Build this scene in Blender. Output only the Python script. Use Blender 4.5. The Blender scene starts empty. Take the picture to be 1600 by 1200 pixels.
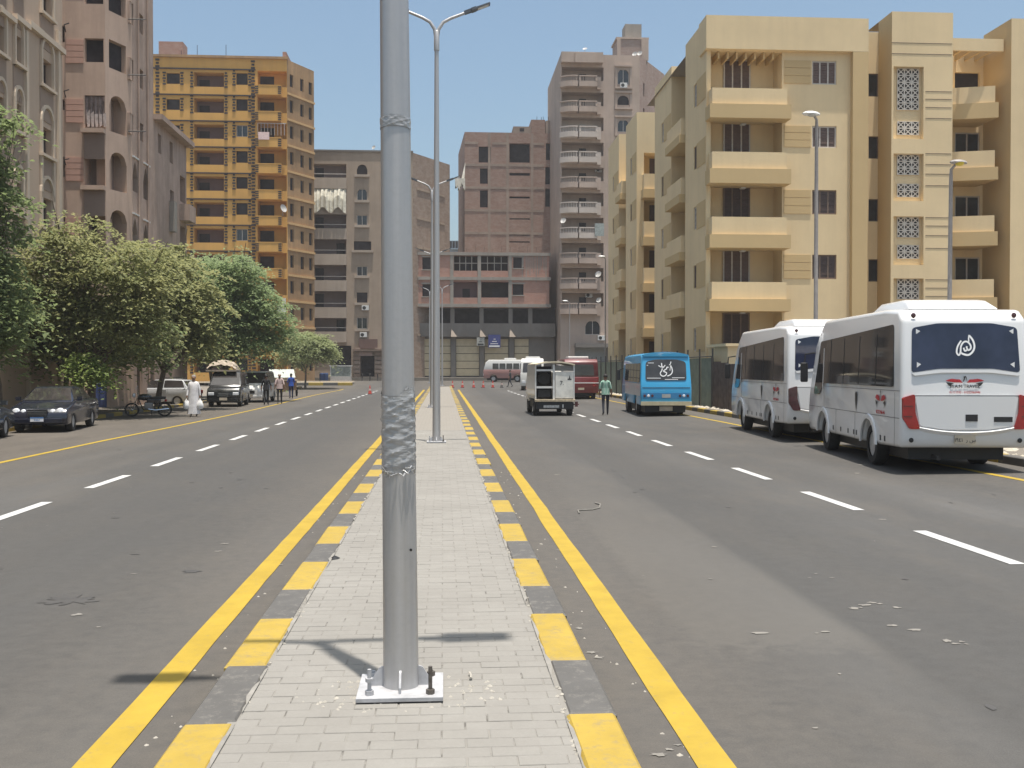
import bpy, bmesh, math, random
from mathutils import Vector, Matrix
R = math.radians
rnd = random.Random(7)
scene = bpy.context.scene
C = scene.collection
# ------------------------------------------------------------ camera
F = 1600.0                                   # focal length in photo pixels (1600 x 1200)
CAMZ = 2.05
cam_d = bpy.data.cameras.new('camera'); cam = bpy.data.objects.new('camera', cam_d); C.objects.link(cam)
cam_d.sensor_width = 36.0; cam_d.lens = 36.0; cam_d.clip_start = 0.1; cam_d.clip_end = 4000
cam.location = (0, 0, CAMZ)
cam.rotation_euler = (R(90 - 0.86), 0, R(-3.861))
scene.camera = cam
# ------------------------------------------------------------ sky and sun
SUN_TO = Vector((0.50, -1.05, 10.0)).normalized()
world = bpy.data.worlds.new('World'); scene.world = world; world.use_nodes = True
wn = world.node_tree
sky = wn.nodes.new('ShaderNodeTexSky'); sky.sky_type = 'NISHITA'; sky.sun_disc = False
sky.sun_elevation = math.asin(SUN_TO.z); sky.sun_rotation = math.atan2(SUN_TO.x, SUN_TO.y)
sky.altitude = 0; sky.air_density = 1.0; sky.dust_density = 3.6; sky.ozone_density = 1.5
bg = wn.nodes['Background']; bg.inputs['Strength'].default_value = 0.112
wb = wn.nodes.new('ShaderNodeMix'); wb.data_type = 'RGBA'; wb.blend_type = 'MULTIPLY'; wb.inputs[0].default_value = 1.0; wb.inputs[7].default_value = (.925, 1.0, .945, 1)   # the camera's white balance
wn.links.new(sky.outputs['Color'], wb.inputs[6]); wn.links.new(wb.outputs[2], bg.inputs['Color'])
sun_d = bpy.data.lights.new('sun', 'SUN'); sun = bpy.data.objects.new('sun', sun_d); C.objects.link(sun)
sun_d.energy = 4.2; sun_d.angle = R(0.53); sun_d.color = (1.0, 0.94, 0.86)
sun.rotation_euler = (-SUN_TO).to_track_quat('-Z', 'Y').to_euler(); sun.location = (0, 0, 60)
vs = scene.view_settings
vs.view_transform = 'Standard'; vs.look = 'None'; vs.gamma = 1.0; vs.exposure = 0.64
vs.use_curve_mapping = False
# ------------------------------------------------------------ photo pixel -> direction -> point on a known surface
_RM = cam.rotation_euler.to_matrix()
def ray(u, v): return _RM @ Vector(((u - 800) / F, (600 - v) / F, -1.0))
def gp(u, v, z=0.0):                          # on a level surface
    d = ray(u, v); t = (z - CAMZ) / d.z; return Vector((d.x * t, d.y * t, z))
def yp(u, v, Y):                              # on a wall facing the camera along the street
    d = ray(u, v); t = Y / d.y; return Vector((d.x * t, Y, CAMZ + d.z * t))
def xp(u, v, X):                              # on a wall along the street
    d = ray(u, v); t = X / d.x; return Vector((X, d.y * t, CAMZ + d.z * t))
def gz(y):                                    # the street climbs a little at its far end
    if y < 95: return 0.0
    t = min(1.0, (y - 95) / 27.0); return 0.62 * t * t * (3 - 2 * t)
# ------------------------------------------------------------ mesh helpers
ORIG = {}
def root_of(o):
    while o.parent: o = o.parent
    return o
class MB:
    def __init__(self): self.v = []; self.f = []; self.m = []; self.mi = 0
    def add(self, vs, fs):
        b = len(self.v); self.v += [tuple(p) for p in vs]
        for q in fs: self.f.append([b + i for i in q]); self.m.append(self.mi)
        return self
    def quad(self, a, b, c, d): return self.add([a, b, c, d], [(0, 1, 2, 3)])
    def box(self, x0, x1, y0, y1, z0, z1):
        if x0 > x1: x0, x1 = x1, x0
        if y0 > y1: y0, y1 = y1, y0
        if z0 > z1: z0, z1 = z1, z0
        return self.add([(x0,y0,z0),(x1,y0,z0),(x1,y1,z0),(x0,y1,z0),(x0,y0,z1),(x1,y0,z1),(x1,y1,z1),(x0,y1,z1)],
                        [(3,2,1,0),(4,5,6,7),(0,1,5,4),(1,2,6,5),(2,3,7,6),(3,0,4,7)])
    def obox(self, o, du, dn, u0, u1, n0, n1, z0, z1):       # box in a wall's own frame: u along, n out, z up
        p = lambda a, b, c: (o.x + du.x*a + dn.x*b, o.y + du.y*a + dn.y*b, c)
        return self.add([p(u0,n1,z0),p(u1,n1,z0),p(u1,n0,z0),p(u0,n0,z0),p(u0,n1,z1),p(u1,n1,z1),p(u1,n0,z1),p(u0,n0,z1)],
                        [(3,2,1,0),(4,5,6,7),(0,1,5,4),(1,2,6,5),(2,3,7,6),(3,0,4,7)])
    def prism(self, poly, f, a, b):                            # poly of 2d points, f(p, t) -> 3d
        n = len(poly)
        vs = [f(p, a) for p in poly] + [f(p, b) for p in poly]
        fs = [tuple(range(n - 1, -1, -1)), tuple(range(n, 2 * n))] + [(i, (i+1) % n, n + (i+1) % n, n + i) for i in range(n)]
        return self.add(vs, fs)
    def tube(self, pts, rad, n=8, cap=True, flat=None):
        pts = [Vector(p) for p in pts]
        if not hasattr(rad, '__len__'): rad = [rad] * len(pts)
        b = len(self.v); up = None; rings = []
        for i, p in enumerate(pts):
            t = (pts[min(i+1, len(pts)-1)] - pts[max(i-1, 0)]).normalized()
            if up is None:
                up = Vector((0, 0, 1)) if abs(t.z) < .9 else Vector((1, 0, 0))
            s = t.cross(up).normalized(); w = s.cross(t).normalized(); up = w
            ring = []
            for k in range(n):
                a = 2 * math.pi * k / n
                ring.append(p + (s * math.cos(a) + w * math.sin(a) * (flat or 1)) * rad[i])
            rings.append(ring)
        vs = [q for r in rings for q in r]; fs = []
        for i in range(len(pts) - 1):
            for k in range(n):
                fs.append((i*n + k, i*n + (k+1) % n, (i+1)*n + (k+1) % n, (i+1)*n + k))
        if cap:
            fs.append(tuple(range(n - 1, -1, -1))); fs.append(tuple((len(pts)-1)*n + k for k in range(n)))
        return self.add(vs, fs)
    def lathe(self, prof, n=16, c=(0,0,0), axis='z', caps=True):          # prof: (r, h)
        vs = []; fs = []
        for r, h in prof:
            for k in range(n):
                a = 2 * math.pi * k / n; x, y = r*math.cos(a), r*math.sin(a)
                p = (x, y, h) if axis == 'z' else ((h, x, y) if axis == 'x' else (y, h, x))
                vs.append((p[0]+c[0], p[1]+c[1], p[2]+c[2]))
        for i in range(len(prof) - 1):
            for k in range(n): fs.append((i*n+k, i*n+(k+1) % n, (i+1)*n+(k+1) % n, (i+1)*n+k))
        if caps and prof[0][0] > 1e-6: fs.append(tuple(range(n - 1, -1, -1)))
        if caps and prof[-1][0] > 1e-6: fs.append(tuple((len(prof)-1)*n + k for k in range(n)))
        return self.add(vs, fs)
    def mesh(self, name, mats, off=Vector((0,0,0)), smooth=False, bevel=0, angle=30, segs=2):
        me = bpy.data.meshes.new(name)
        me.from_pydata([(x-off.x, y-off.y, z-off.z) for x, y, z in self.v], [], self.f)
        if not isinstance(mats, (list, tuple)): mats = [mats]
        for m in mats: me.materials.append(m)
        if len(mats) > 1: me.polygons.foreach_set('material_index', self.m)
        if bevel:
            bm = bmesh.new(); bm.from_mesh(me)
            bmesh.ops.remove_doubles(bm, verts=bm.verts, dist=1e-5)
            bmesh.ops.recalc_face_normals(bm, faces=bm.faces)
            es = [e for e in bm.edges if len(e.link_faces) == 2 and e.calc_face_angle(0) > R(angle)]
            bmesh.ops.bevel(bm, geom=es, offset=bevel, segments=segs, profile=.5, affect='EDGES', clamp_overlap=True)
            bm.to_mesh(me); bm.free()
        if smooth:
            me.polygons.foreach_set('use_smooth', [True] * len(me.polygons))
            if hasattr(me, 'set_sharp_from_angle'): me.set_sharp_from_angle(angle=R(38))
        me.update()
        return me
    def build(self, name, mats, parent=None, **kw):
        off = Vector((0,0,0))
        if parent is not None: off = ORIG.get(root_of(parent).name, Vector((0,0,0)))
        o = bpy.data.objects.new(name, self.mesh(name, mats, off, **kw)); C.objects.link(o)
        if parent is not None: o.parent = parent
        return o
def tag(o, label=None, cat=None, group=None, kind=None):
    if label: o['label'] = label
    if cat: o['category'] = cat
    if group: o['group'] = group
    if kind: o['kind'] = kind
    return o
def thing(name, label, cat, loc=(0,0,0), group=None, world=True):
    o = bpy.data.objects.new(name, None); C.objects.link(o); o.location = loc; o.empty_display_size = .3
    ORIG[o.name] = Vector(loc) if world else Vector((0,0,0))
    return tag(o, label, cat, group)
def copy_tree(o, parent=None):
    c = o.copy(); C.objects.link(c); c.parent = parent
    for ch in list(o.children): copy_tree(ch, c)
    return c
def inst(o, name, parent, loc, rz=0, scale=None):              # another piece sharing mesh data
    c = bpy.data.objects.new(name, o.data if hasattr(o, 'data') else o); C.objects.link(c); c.parent = parent
    c.location = loc; c.rotation_euler = (0, 0, rz)
    if scale: c.scale = scale
    return c
def grp_loc(p, parent): return Vector(p) - ORIG.get(root_of(parent).name, Vector((0,0,0)))
# ------------------------------------------------------------ materials
def lin(c):
    return tuple(((x/255)/12.92 if x/255 <= .04045 else (((x/255)+.055)/1.055)**2.4) for x in c)
MATS = {}
class N:
    def __init__(self, name):
        self.m = bpy.data.materials.new(name); self.m.use_nodes = True; self.t = self.m.node_tree
        self.b = self.t.nodes['Principled BSDF']; self.tc = None
    def n(self, typ, **kw):
        x = self.t.nodes.new(typ)
        for k, v in kw.items(): setattr(x, k, v)
        return x
    def l(self, a, b): self.t.links.new(a, b)
    def coord(self, scale=(1,1,1), rot=(0,0,0)):
        if not self.tc: self.tc = self.n('ShaderNodeNewGeometry')
        mp = self.n('ShaderNodeMapping'); mp.inputs['Scale'].default_value = scale; mp.inputs['Rotation'].default_value = rot
        self.l(self.tc.outputs['Position'], mp.inputs['Vector']); return mp.outputs['Vector']
    def noise(self, vec, scale, detail=4, rough=.6):
        x = self.n('ShaderNodeTexNoise'); x.inputs['Scale'].default_value = scale
        x.inputs['Detail'].default_value = detail; x.inputs['Roughness'].default_value = rough
        self.l(vec, x.inputs['Vector']); return x.outputs['Fac']
    def ramp(self, fac, a, b, lo=0.0, hi=1.0):
        x = self.n('ShaderNodeMapRange'); x.inputs[1].default_value = a; x.inputs[2].default_value = b
        x.inputs[3].default_value = lo; x.inputs[4].default_value = hi; self.l(fac, x.inputs[0]); return x.outputs[0]
    def mix(self, fac, a, b, mode='MIX'):
        x = self.n('ShaderNodeMix', data_type='RGBA', blend_type=mode)
        for s, val in ((0, fac), (6, a), (7, b)):
            if isinstance(val, (int, float)): x.inputs[s].default_value = val
            elif isinstance(val, tuple): x.inputs[s].default_value = (*val[:3], 1)
            else: self.l(val, x.inputs[s])
        return x.outputs[2]
    def math(self, op, a, b=None):
        x = self.n('ShaderNodeMath', operation=op)
        for i, val in enumerate((a, b)):
            if val is None: continue
            if isinstance(val, (int, float)): x.inputs[i].default_value = val
            else: self.l(val, x.inputs[i])
        return x.outputs[0]
    def bump(self, h, strength, dist=.01):
        x = self.n('ShaderNodeBump'); x.inputs['Strength'].default_value = strength; x.inputs['Distance'].default_value = dist
        self.l(h, x.inputs['Height']); self.l(x.outputs[0], self.b.inputs['Normal'])
    def col(self, c):
        if isinstance(c, tuple): self.b.inputs['Base Color'].default_value = (*c[:3], 1)
        else: self.l(c, self.b.inputs['Base Color'])
    def set(self, **kw):
        for k, v in kw.items():
            key = {'rough':'Roughness','metal':'Metallic','spec':'Specular IOR Level','coat':'Coat Weight','trans':'Transmission Weight','alpha':'Alpha'}[k]
            self.b.inputs[key].default_value = v
        return self
def plain(name, c, rough=.6, metal=0, coat=0, vary=.12, scale=6, spec=.5, bump=0):
    if name in MATS: return MATS[name]
    k = N(name); k.set(rough=rough, metal=metal, coat=coat, spec=spec)
    if vary:
        f = k.noise(k.coord(), scale, 5)
        f = k.ramp(f, .3, .7, 1 - vary, 1 + vary)
        k.col(k.mix(k.ramp(f, 1-vary, 1+vary), tuple(x*(1-vary) for x in c), tuple(min(1, x*(1+vary)) for x in c)))
        if bump: k.bump(f, bump)
    else: k.col(c)
    MATS[name] = k.m; return k.m
def stucco(name, c, stain=.18, dirt=(.16,.12,.09), rough=.93):
    if name in MATS: return MATS[name]
    k = N(name); k.set(rough=rough, spec=.2)
    big = k.ramp(k.noise(k.coord(), .35, 5, .65), .35, .7)
    st = k.ramp(k.noise(k.coord((1.6, 1.6, .12)), 1.0, 5, .7), .45, .75)
    fine = k.ramp(k.noise(k.coord(), 9, 4, .7), .25, .75)
    c1 = k.mix(big, tuple(x*(1-stain*.5) for x in c), tuple(min(1, x*(1+stain*.45)) for x in c))
    c2 = k.mix(k.math('MULTIPLY', st, stain), c1, dirt)
    c3 = k.mix(k.math('MULTIPLY', fine, stain*.4), c2, tuple(x*.72 for x in c))
    k.col(c3); k.bump(k.noise(k.coord(), 35, 4), .25, .006)
    MATS[name] = k.m; return k.m
def brickmat(name, c1, c2, mortar, w=.24, h=.09, stain=.35):
    if name in MATS: return MATS[name]
    k = N(name); k.set(rough=.95, spec=.15)
    sep = k.n('ShaderNodeSeparateXYZ'); k.l(k.coord(), sep.inputs[0])
    cb = k.n('ShaderNodeCombineXYZ'); k.l(k.math('ADD', sep.outputs[0], sep.outputs[1]), cb.inputs[0]); k.l(sep.outputs[2], cb.inputs[1])
    b = k.n('ShaderNodeTexBrick'); k.l(cb.outputs[0], b.inputs['Vector'])
    b.inputs['Color1'].default_value = (*c1, 1); b.inputs['Color2'].default_value = (*c2, 1); b.inputs['Mortar'].default_value = (*mortar, 1)
    b.inputs['Scale'].default_value = 1; b.inputs['Brick Width'].default_value = w; b.inputs['Row Height'].default_value = h
    b.inputs['Mortar Size'].default_value = .012; b.inputs['Bias'].default_value = .1
    st = k.ramp(k.noise(k.coord((1,1,.5)), .5, 6, .7), .4, .72)
    blot = k.ramp(k.noise(k.coord((1,1,2.2)), 1.3, 6, .75), .42, .62)
    c = k.mix(k.math('MULTIPLY', st, stain), b.outputs['Color'], tuple(x*.55 for x in c1))
    k.col(k.mix(k.math('MULTIPLY', blot, stain*.8), c, tuple(min(1, x*1.25) for x in mortar)))
    k.bump(b.outputs['Fac'], -.4, .01)
    MATS[name] = k.m; return k.m
def glassmat(name, c=(.02,.025,.03), rough=.06, spec=.6):
    if name in MATS: return MATS[name]
    k = N(name); k.set(rough=rough, spec=spec)
    f = k.ramp(k.noise(k.coord(), 1.2, 3), .35, .65)
    k.col(k.mix(f, c, tuple(x*1.8+.004 for x in c)))
    MATS[name] = k.m; return k.m
M_dark = plain('dark_interior', (.042,.037,.04), .9, vary=.35, scale=1.5, spec=.1)
M_darkwarm = plain('dark_room', (.045,.036,.034), .9, vary=.3, scale=1.2, spec=.1)
M_glass = glassmat('window_glass')
M_black = plain('black_plastic', (.018,.018,.019), .55)
M_rubber = plain('tyre_rubber', (.022,.021,.02), .85, vary=.25, scale=20)
M_chrome = plain('bright_metal', (.7,.7,.7), .22, 1, vary=.05)
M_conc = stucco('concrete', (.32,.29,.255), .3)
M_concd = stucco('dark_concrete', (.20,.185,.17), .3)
M_white = plain('white_paint', (.78,.77,.74), .45, vary=.05)
M_plastic_white = plain('white_plastic', (.62,.62,.60), .4, vary=.06)
# ============================================================ ground, road, median
def asphalt(name, base, warm, dusty=.35, median=False):
    k = N(name); k.set(spec=.22)
    pos = k.coord(); big = k.ramp(k.noise(k.coord((.30, .10, 1)), 1, 6, .62), .32, .68)
    lane = k.ramp(k.noise(k.coord((.85, .012, 1)), 1, 4, .55), .36, .64)
    wob = k.noise(k.coord((.25, .25, 1)), 1, 3)
    streak = k.ramp(k.noise(k.coord((3.5, .05, 1)), 1, 5, .7), .5, .72)
    fine = k.ramp(k.noise(k.coord(), 85, 5, .85), .3, .7); mid = k.ramp(k.noise(k.coord(), 7, 5, .75), .35, .7)
    speck = k.ramp(k.noise(k.coord(), 240, 2, .6), .66, .76)
    dust = k.ramp(k.noise(k.coord((.9, .35, 1)), 1, 6, .72), .46, .76)
    c = k.mix(big, tuple(x*.70 for x in base), tuple(x*1.17 for x in base))
    c = k.mix(k.math('MULTIPLY', lane, .75), c, tuple(x*.70 for x in base))
    c = k.mix(k.math('MULTIPLY', streak, .25), c, tuple(x*.7 for x in base))
    c = k.mix(k.math('MULTIPLY', dust, dusty), c, warm)
    if median:                                              # sand swept against the median and the outer kerb
        sp = k.n('ShaderNodeSeparateXYZ'); k.l(pos, sp.inputs[0]); x = k.math('ADD', sp.outputs[0], k.math('MULTIPLY', k.math('SUBTRACT', wob, .5), 1.6))
        d = k.math('ABSOLUTE', k.math('ADD', x, .22)); e = k.ramp(d, 1.2, 3.4, 1, 0); e2 = k.ramp(x, 8.3, 11.2, 0, 1)
        e3 = k.ramp(x, -7.0, -9.8, 0, 1)
        xs = k.math('ADD', sp.outputs[0], k.math('MULTIPLY', k.math('SUBTRACT', mid, .5), .10)); yy = k.math('ADD', sp.outputs[1], k.math('MULTIPLY', k.math('SUBTRACT', mid, .5), .5))
        pan = k.math('MULTIPLY', k.math('MULTIPLY', k.ramp(xs, 1.80, 1.95, 0, 1), k.ramp(xs, 3.28, 3.12, 0, 1)), k.math('MULTIPLY', k.ramp(yy, 7.1, 7.5, 0, 1), k.ramp(yy, 11, 22, 1, 0)))
        dk = k.math('MULTIPLY', k.ramp(xs, 3.10, 3.25, 0, 1), k.ramp(x, 5.4, 4.0, 0, 1)); dl = k.math('MULTIPLY', k.ramp(x, -2.2, -3.2, 0, 1), k.ramp(x, -6.2, -5.0, 0, 1))
        c = k.mix(k.math('MULTIPLY', k.math('MAXIMUM', dk, dl), k.ramp(big, 0, 1, .35, .75)), c, tuple(q_*.66 for q_ in base))
        c = k.mix(k.math('MULTIPLY', pan, k.ramp(big, 0, 1, .35, .75)), c, (.118,.111,.10))
        c = k.mix(k.math('MULTIPLY', k.math('MAXIMUM', k.math('MAXIMUM', e, e2), e3), k.ramp(mid, 0, 1, .25, .75)), c, warm)
    c = k.mix(k.math('MULTIPLY', fine, .32), c, tuple(x*.5 for x in base))
    c = k.mix(k.math('MULTIPLY', mid, .18), c, tuple(x*1.5 for x in base))
    c = k.mix(k.math('MULTIPLY', speck, .5), c, tuple(x*2.6 for x in base))
    k.col(c); k.l(k.ramp(fine, 0, 1, .62, .9), k.b.inputs['Roughness'])
    k.bump(k.noise(k.coord(), 140, 3, .7), .35, .006)
    return k.m
M_asph = asphalt('asphalt', (.093,.090,.086), (.125,.108,.088), .45, True)
M_park = asphalt('dusty_asphalt', (.115,.102,.088), (.165,.142,.117), .6)
def sandmat(name, a, b):
    k = N(name); k.set(rough=.97, spec=.1)
    f = k.ramp(k.noise(k.coord(), .8, 6, .7), .3, .7); g = k.ramp(k.noise(k.coord(), 25, 4, .8), .35, .7)
    k.col(k.mix(k.math('MULTIPLY', g, .35), k.mix(f, a, b), tuple(x*.6 for x in a))); k.bump(g, .4, .02); return k.m
M_sand = sandmat('sandy_ground', (.20,.168,.128), (.255,.22,.17))
M_walk = sandmat('pavement_slabs', (.185,.165,.14), (.235,.21,.18))
def ys(y0, y1):
    a = [y0] + [y for y in (95,98,101,104,107,110,113,116,119,122) if y0 < y < y1] + [y1]; return a
def gx(x, y):                                                # the right lane's shoulder falls towards the middle
    t = max(0.0, min(1.0, (y - 85) / 18)); return .02 * max(0.0, min(5.1, x - 6.5)) * (1 - t*t*(3-2*t))
def gzz(x, y): return gz(y) + gx(x, y)
def sheet(name, x0, x1, y0, y1, dz, m, parent=None, kind='structure', fall=False):
    mb = MB(); Y = ys(y0, y1); X = [x0, x1]
    if fall:
        Y = sorted(set(Y + [y for y in range(84, 106, 2) if y0 < y < y1])); X = [x0] + [x for x in (6.5,) if x0 < x < x1] + [x1]
    h = (lambda x, y: gzz(x, y) + dz) if fall else (lambda x, y: gz(y) + dz)
    for a, b in zip(Y[:-1], Y[1:]):
        for c, d in zip(X[:-1], X[1:]): mb.quad((c,a,h(c,a)),(d,a,h(d,a)),(d,b,h(d,b)),(c,b,h(c,b)))
    o = mb.build(name, m, parent)
    if kind and parent is None: tag(o, kind=kind)
    return o
sheet('ground', -1500, 1500, -200, 3000, -.02, M_sand)
road = sheet('road', -9.85, 11.6, -30, 104, 0, M_asph, fall=True)
sheet('cross_street', -90, 90, 104, 121.5, -.004, M_asph)
park = sheet('parking_strip', -14.2, -9.85, -30, 104, -.004, M_park)
def paint(name, c, wear=.2, under=(.16,.15,.13), lo=.56):
    k = N(name); k.set(rough=.62, spec=.35)
    w = k.ramp(k.noise(k.coord(), 11, 7, .85), lo, lo+.13); w2 = k.ramp(k.noise(k.coord(), 2.1, 5, .7), .35, .7)
    c1 = k.mix(w2, tuple(x*.80 for x in c), c)
    k.col(k.mix(k.math('MULTIPLY', w, wear), c1, under)); k.bump(k.noise(k.coord(), 120, 3), .2, .004)
    return k.m
M_yel = paint('yellow_road_paint', (.41,.282,.034), .45)
M_yelk = paint('yellow_kerb_paint', (.40,.28,.05), .7, (.24,.19,.10), .51)
M_blkk = paint('faded_black_kerb', (.112,.107,.10), .7, (.225,.21,.185), .53)
M_wht = paint('white_road_paint', (.52,.52,.51), .25)
def stripe(name, pts, w, m, parent, dz=.006, jit=.004):
    mb = MB(); L = []
    for i, (x, y) in enumerate(pts):
        j1, j2 = rnd.uniform(-jit, jit), rnd.uniform(-jit, jit)
        L.append(((x - w/2 + j1, y, gzz(x - w/2 + j1, y)+dz), (x + w/2 + j2, y, gzz(x + w/2 + j2, y)+dz)))
    for a, b in zip(L[:-1], L[1:]): mb.quad(a[0], a[1], b[1], b[0])
    return mb.build(name, m, parent)
def line_pts(xf, y0, y1, step=1.2):
    n = int((y1-y0)/step)+1; return [(xf(y0+(y1-y0)*i/n), y0+(y1-y0)*i/n) for i in range(n+1)]
def rline(y):                                                 # the wandering painted edge line
    return 1.40 + .004*math.sin(y*.8) + .0009*y + .014*max(0, 1-abs(y-15.0)/.8)
stripe('edge_line', line_pts(rline, 1, 98, .45), .2, M_yel, road)
stripe('edge_line', line_pts(lambda y: -1.80 + .004*math.sin(y*.5), 1, 98, .45), .2, M_yel, road)
stripe('edge_line', line_pts(lambda y: -9.62 + .25*math.sin((y-30)*.09)*(y > 30), 5, 100), .16, M_yel, road)
stripe('edge_line', line_pts(lambda y: 10.25 + .05*math.sin(y*.2), 5, 100), .15, M_yel, road)
for k in range(24):
    y = 6.1 + 3.95*k
    if y < 96: stripe('lane_dash', [(-6.05 , y), (-6.05, y + 2.12)], .17, M_wht, road, jit=.008)
for k in range(23):
    y = 6.2 + 4.1*k
    if y < 96: stripe('lane_dash', [(6.0, y), (6.0, y + 2.22)], .17, M_wht, road, jit=.008)
# --- wear on the asphalt, each with its own outline: a patch, a dark oil stain, splashes of dried paint
def blob(name, cx, cy, rx, ry, m, parent, dz, n=22, rough=.25, seed=0):
    q = random.Random(seed); mb = MB(); vs = []
    for i in range(n):
        a = 2*math.pi*i/n; r = 1 + q.uniform(-rough, rough)
        vs.append((cx + rx*r*math.cos(a), cy + ry*r*math.sin(a), dz + gzz(cx + rx*r*math.cos(a), cy)))
    return mb.add(vs, [tuple(range(n))]).build(name, m, parent)
M_asphd = asphalt('newer_asphalt', (.094,.091,.087), (.12,.11,.10), .2)
M_oil = plain('oil_stain', (.058,.055,.052), .6, vary=.2)
M_splash = plain('dried_paint_splash', (.19,.178,.158), .8, vary=.2)
M_tan = plain('tan_stain', (.118,.111,.10), .9, vary=.15)
mb = MB(); a = gp(905, 890); 
def poly(name, px, m, parent, dz): return MB().add([tuple(gp(u, v)+Vector((0,0,dz))) for u, v in px], [tuple(range(len(px)))]).build(name, m, parent)
p = gp(110, 938); blob('oil_stain', p.x, p.y, .20, .17, M_oil, road, .004, seed=3, rough=.55, n=30)
dq = random.Random(14)
for i in range(46):
    x_ = dq.choice([dq.gauss(-4.0,.5), dq.gauss(3.9,.6), dq.gauss(8.4,.5), dq.gauss(-7.9,.5)]); y_ = 5 + 22*dq.random()
    blob('oil_drip', x_, y_, dq.uniform(.015,.05), dq.uniform(.02,.07), M_oil, road, .0042, n=9, rough=.4, seed=200+i)
for i in range(70):
    x_ = dq.choice([dq.uniform(-9,-2), dq.uniform(1.7,9)]); y_ = 5 + 20*dq.random()**1.5; blob('paint_fleck', x_, y_, dq.uniform(.008,.022), dq.uniform(.006,.016), M_splash, road, .0043, n=7, rough=.4, seed=300+i)
p = gp(300, 893); blob('oil_stain', p.x, p.y, .11, .06, M_oil, road, .004, seed=4, rough=.5)
for i, (u, v, s) in enumerate([(120,961,.06),(210,897,.03),(437,883,.05),(340,862,.05),(350,850,.06),(1352,946,.06),(1362,942,.05),(1374,944,.04),(1345,950,.03),(1480,1002,.06),(1492,1006,.05),(1502,1003,.04),(1510,1007,.03),
        (1395,978,.05),(1290,988,.05),(1335,951,.06),(1430,985,.05),(1402,950,.05),(1265,903,.03),(1275,897,.03),(1300,903,.03),(1110,905,.03),(1117,855,.05),(1380,812,.08),(1448,834,.06),
        (935,1028,.07),(965,966,.05),(1188,990,.09),(1030,1180,.05),(1045,1172,.04),(1060,1165,.03),(905,982,.05),(925,1020,.06),(790,700,.06),(870,742,.07),(885,870,.05),(875,860,.04),(1340,742,.10),(1345,730,.10)]):
    p = gp(u, v); blob('paint_splash', p.x, p.y, s*rnd.uniform(.5,1.0), s*rnd.uniform(.3,.7), M_splash, road, .0045 + .0002*(i % 5), n=11, rough=.5, seed=20+i)
mb = MB(); mb.tube([gp(u, v, .012) for u, v in [(905,802),(903,797),(925,796),(937,793),(938,788),(930,786)]], .012, 5)
mb.build('twine_scrap', M_splash, road)
# --- median: kerb stones, pavers
k = N('swept_joint_sand'); k.set(rough=.95, spec=.15)
jf = k.ramp(k.noise(k.coord(), 5.5, 5, .75), .52, .62); jg = k.ramp(k.noise(k.coord(), 1.1, 5, .7), .3, .7)
k.col(k.mix(k.math('MULTIPLY', jf, .75), k.mix(jg, (.20,.19,.172), (.245,.232,.21)), (.075,.07,.062))); M_joint = k.m
MT = .25                                                       # top of the median above the road
median = sheet('median', -1.10, .70, -12, 100, MT - .0085, M_joint)
def chamfer_box(lx, ly, lz, c):
    mb = MB(); x, y = lx/2, ly/2
    mb.add([(-x,-y,-lz),(x,-y,-lz),(x,y,-lz),(-x,y,-lz),(-x,-y,-c),(x,-y,-c),(x,y,-c),(-x,y,-c),(-x+c,-y+c,0),(x-c,-y+c,0),(x-c,y-c,0),(-x+c,y-c,0)],
           [(0,1,5,4),(1,2,6,5),(2,3,7,6),(3,0,4,7),(4,5,9,8),(5,6,10,9),(6,7,11,10),(7,4,8,11),(8,9,10,11)])
    return mb
kerb_y = chamfer_box(.26, 1.17, .30, .018).mesh('kerb_stone', M_yelk)
kerb_b = chamfer_box(.26, .985, .30, .018).mesh('kerb_stone', M_blkk)
def kerb_run(xc, y, y1, parent, first='y', jit=.012, ztop=MT):
    k = first
    while y < y1:
        L = 1.17 if k == 'y' else .985
        o = inst(kerb_y if k == 'y' else kerb_b, 'kerb_stone', parent, (xc(y) if callable(xc) else xc, y + L/2, gzz(xc(y) if callable(xc) else xc, y+L/2) + ztop + rnd.uniform(-.006, .006)), rnd.uniform(-.006, .006))
        o.location.x += rnd.uniform(-jit, jit)
        y += L + .012; k = 'b' if k == 'y' else 'y'
kerb_run(-1.19, 1.93 - 2.179*3, 100, median)
kerb_run(.77, 1.93 - 2.179*3, 100, median)
k = N('paving_blocks'); k.set(rough=.92, spec=.2)
oi = k.n('ShaderNodeObjectInfo')
f1 = k.ramp(k.noise(k.coord(), 1.1, 6, .7), .3, .7); f2 = k.ramp(k.noise(k.coord(), 45, 4, .8), .3, .75)
f3 = k.n('ShaderNodeTexWhiteNoise'); sn = k.n('ShaderNodeVectorMath', operation='SNAP'); k.l(k.coord((1,1,0)), sn.inputs[0]); sn.inputs[1].default_value = (.233,.118,1)
k.l(sn.outputs[0], f3.inputs['Vector'])
c = k.mix(f1, (.218,.208,.190), (.270,.259,.238)); c = k.mix(k.math('MULTIPLY', f3.outputs['Value'], .22), c, (.19,.178,.162))
c = k.mix(k.math('MULTIPLY', f2, .25), c, (.15,.14,.122)); k.col(c); k.bump(k.noise(k.coord(), 110, 3), .35, .004)
M_paver = k.m
PW, PD = .233, .118
paver = chamfer_box(PW - .005, PD - .005, .05, .003).mesh('paver', M_paver)
row = 0; y = 4.15; cnt = 0; far = MB()
X0, X1 = -1.055, .635
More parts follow.
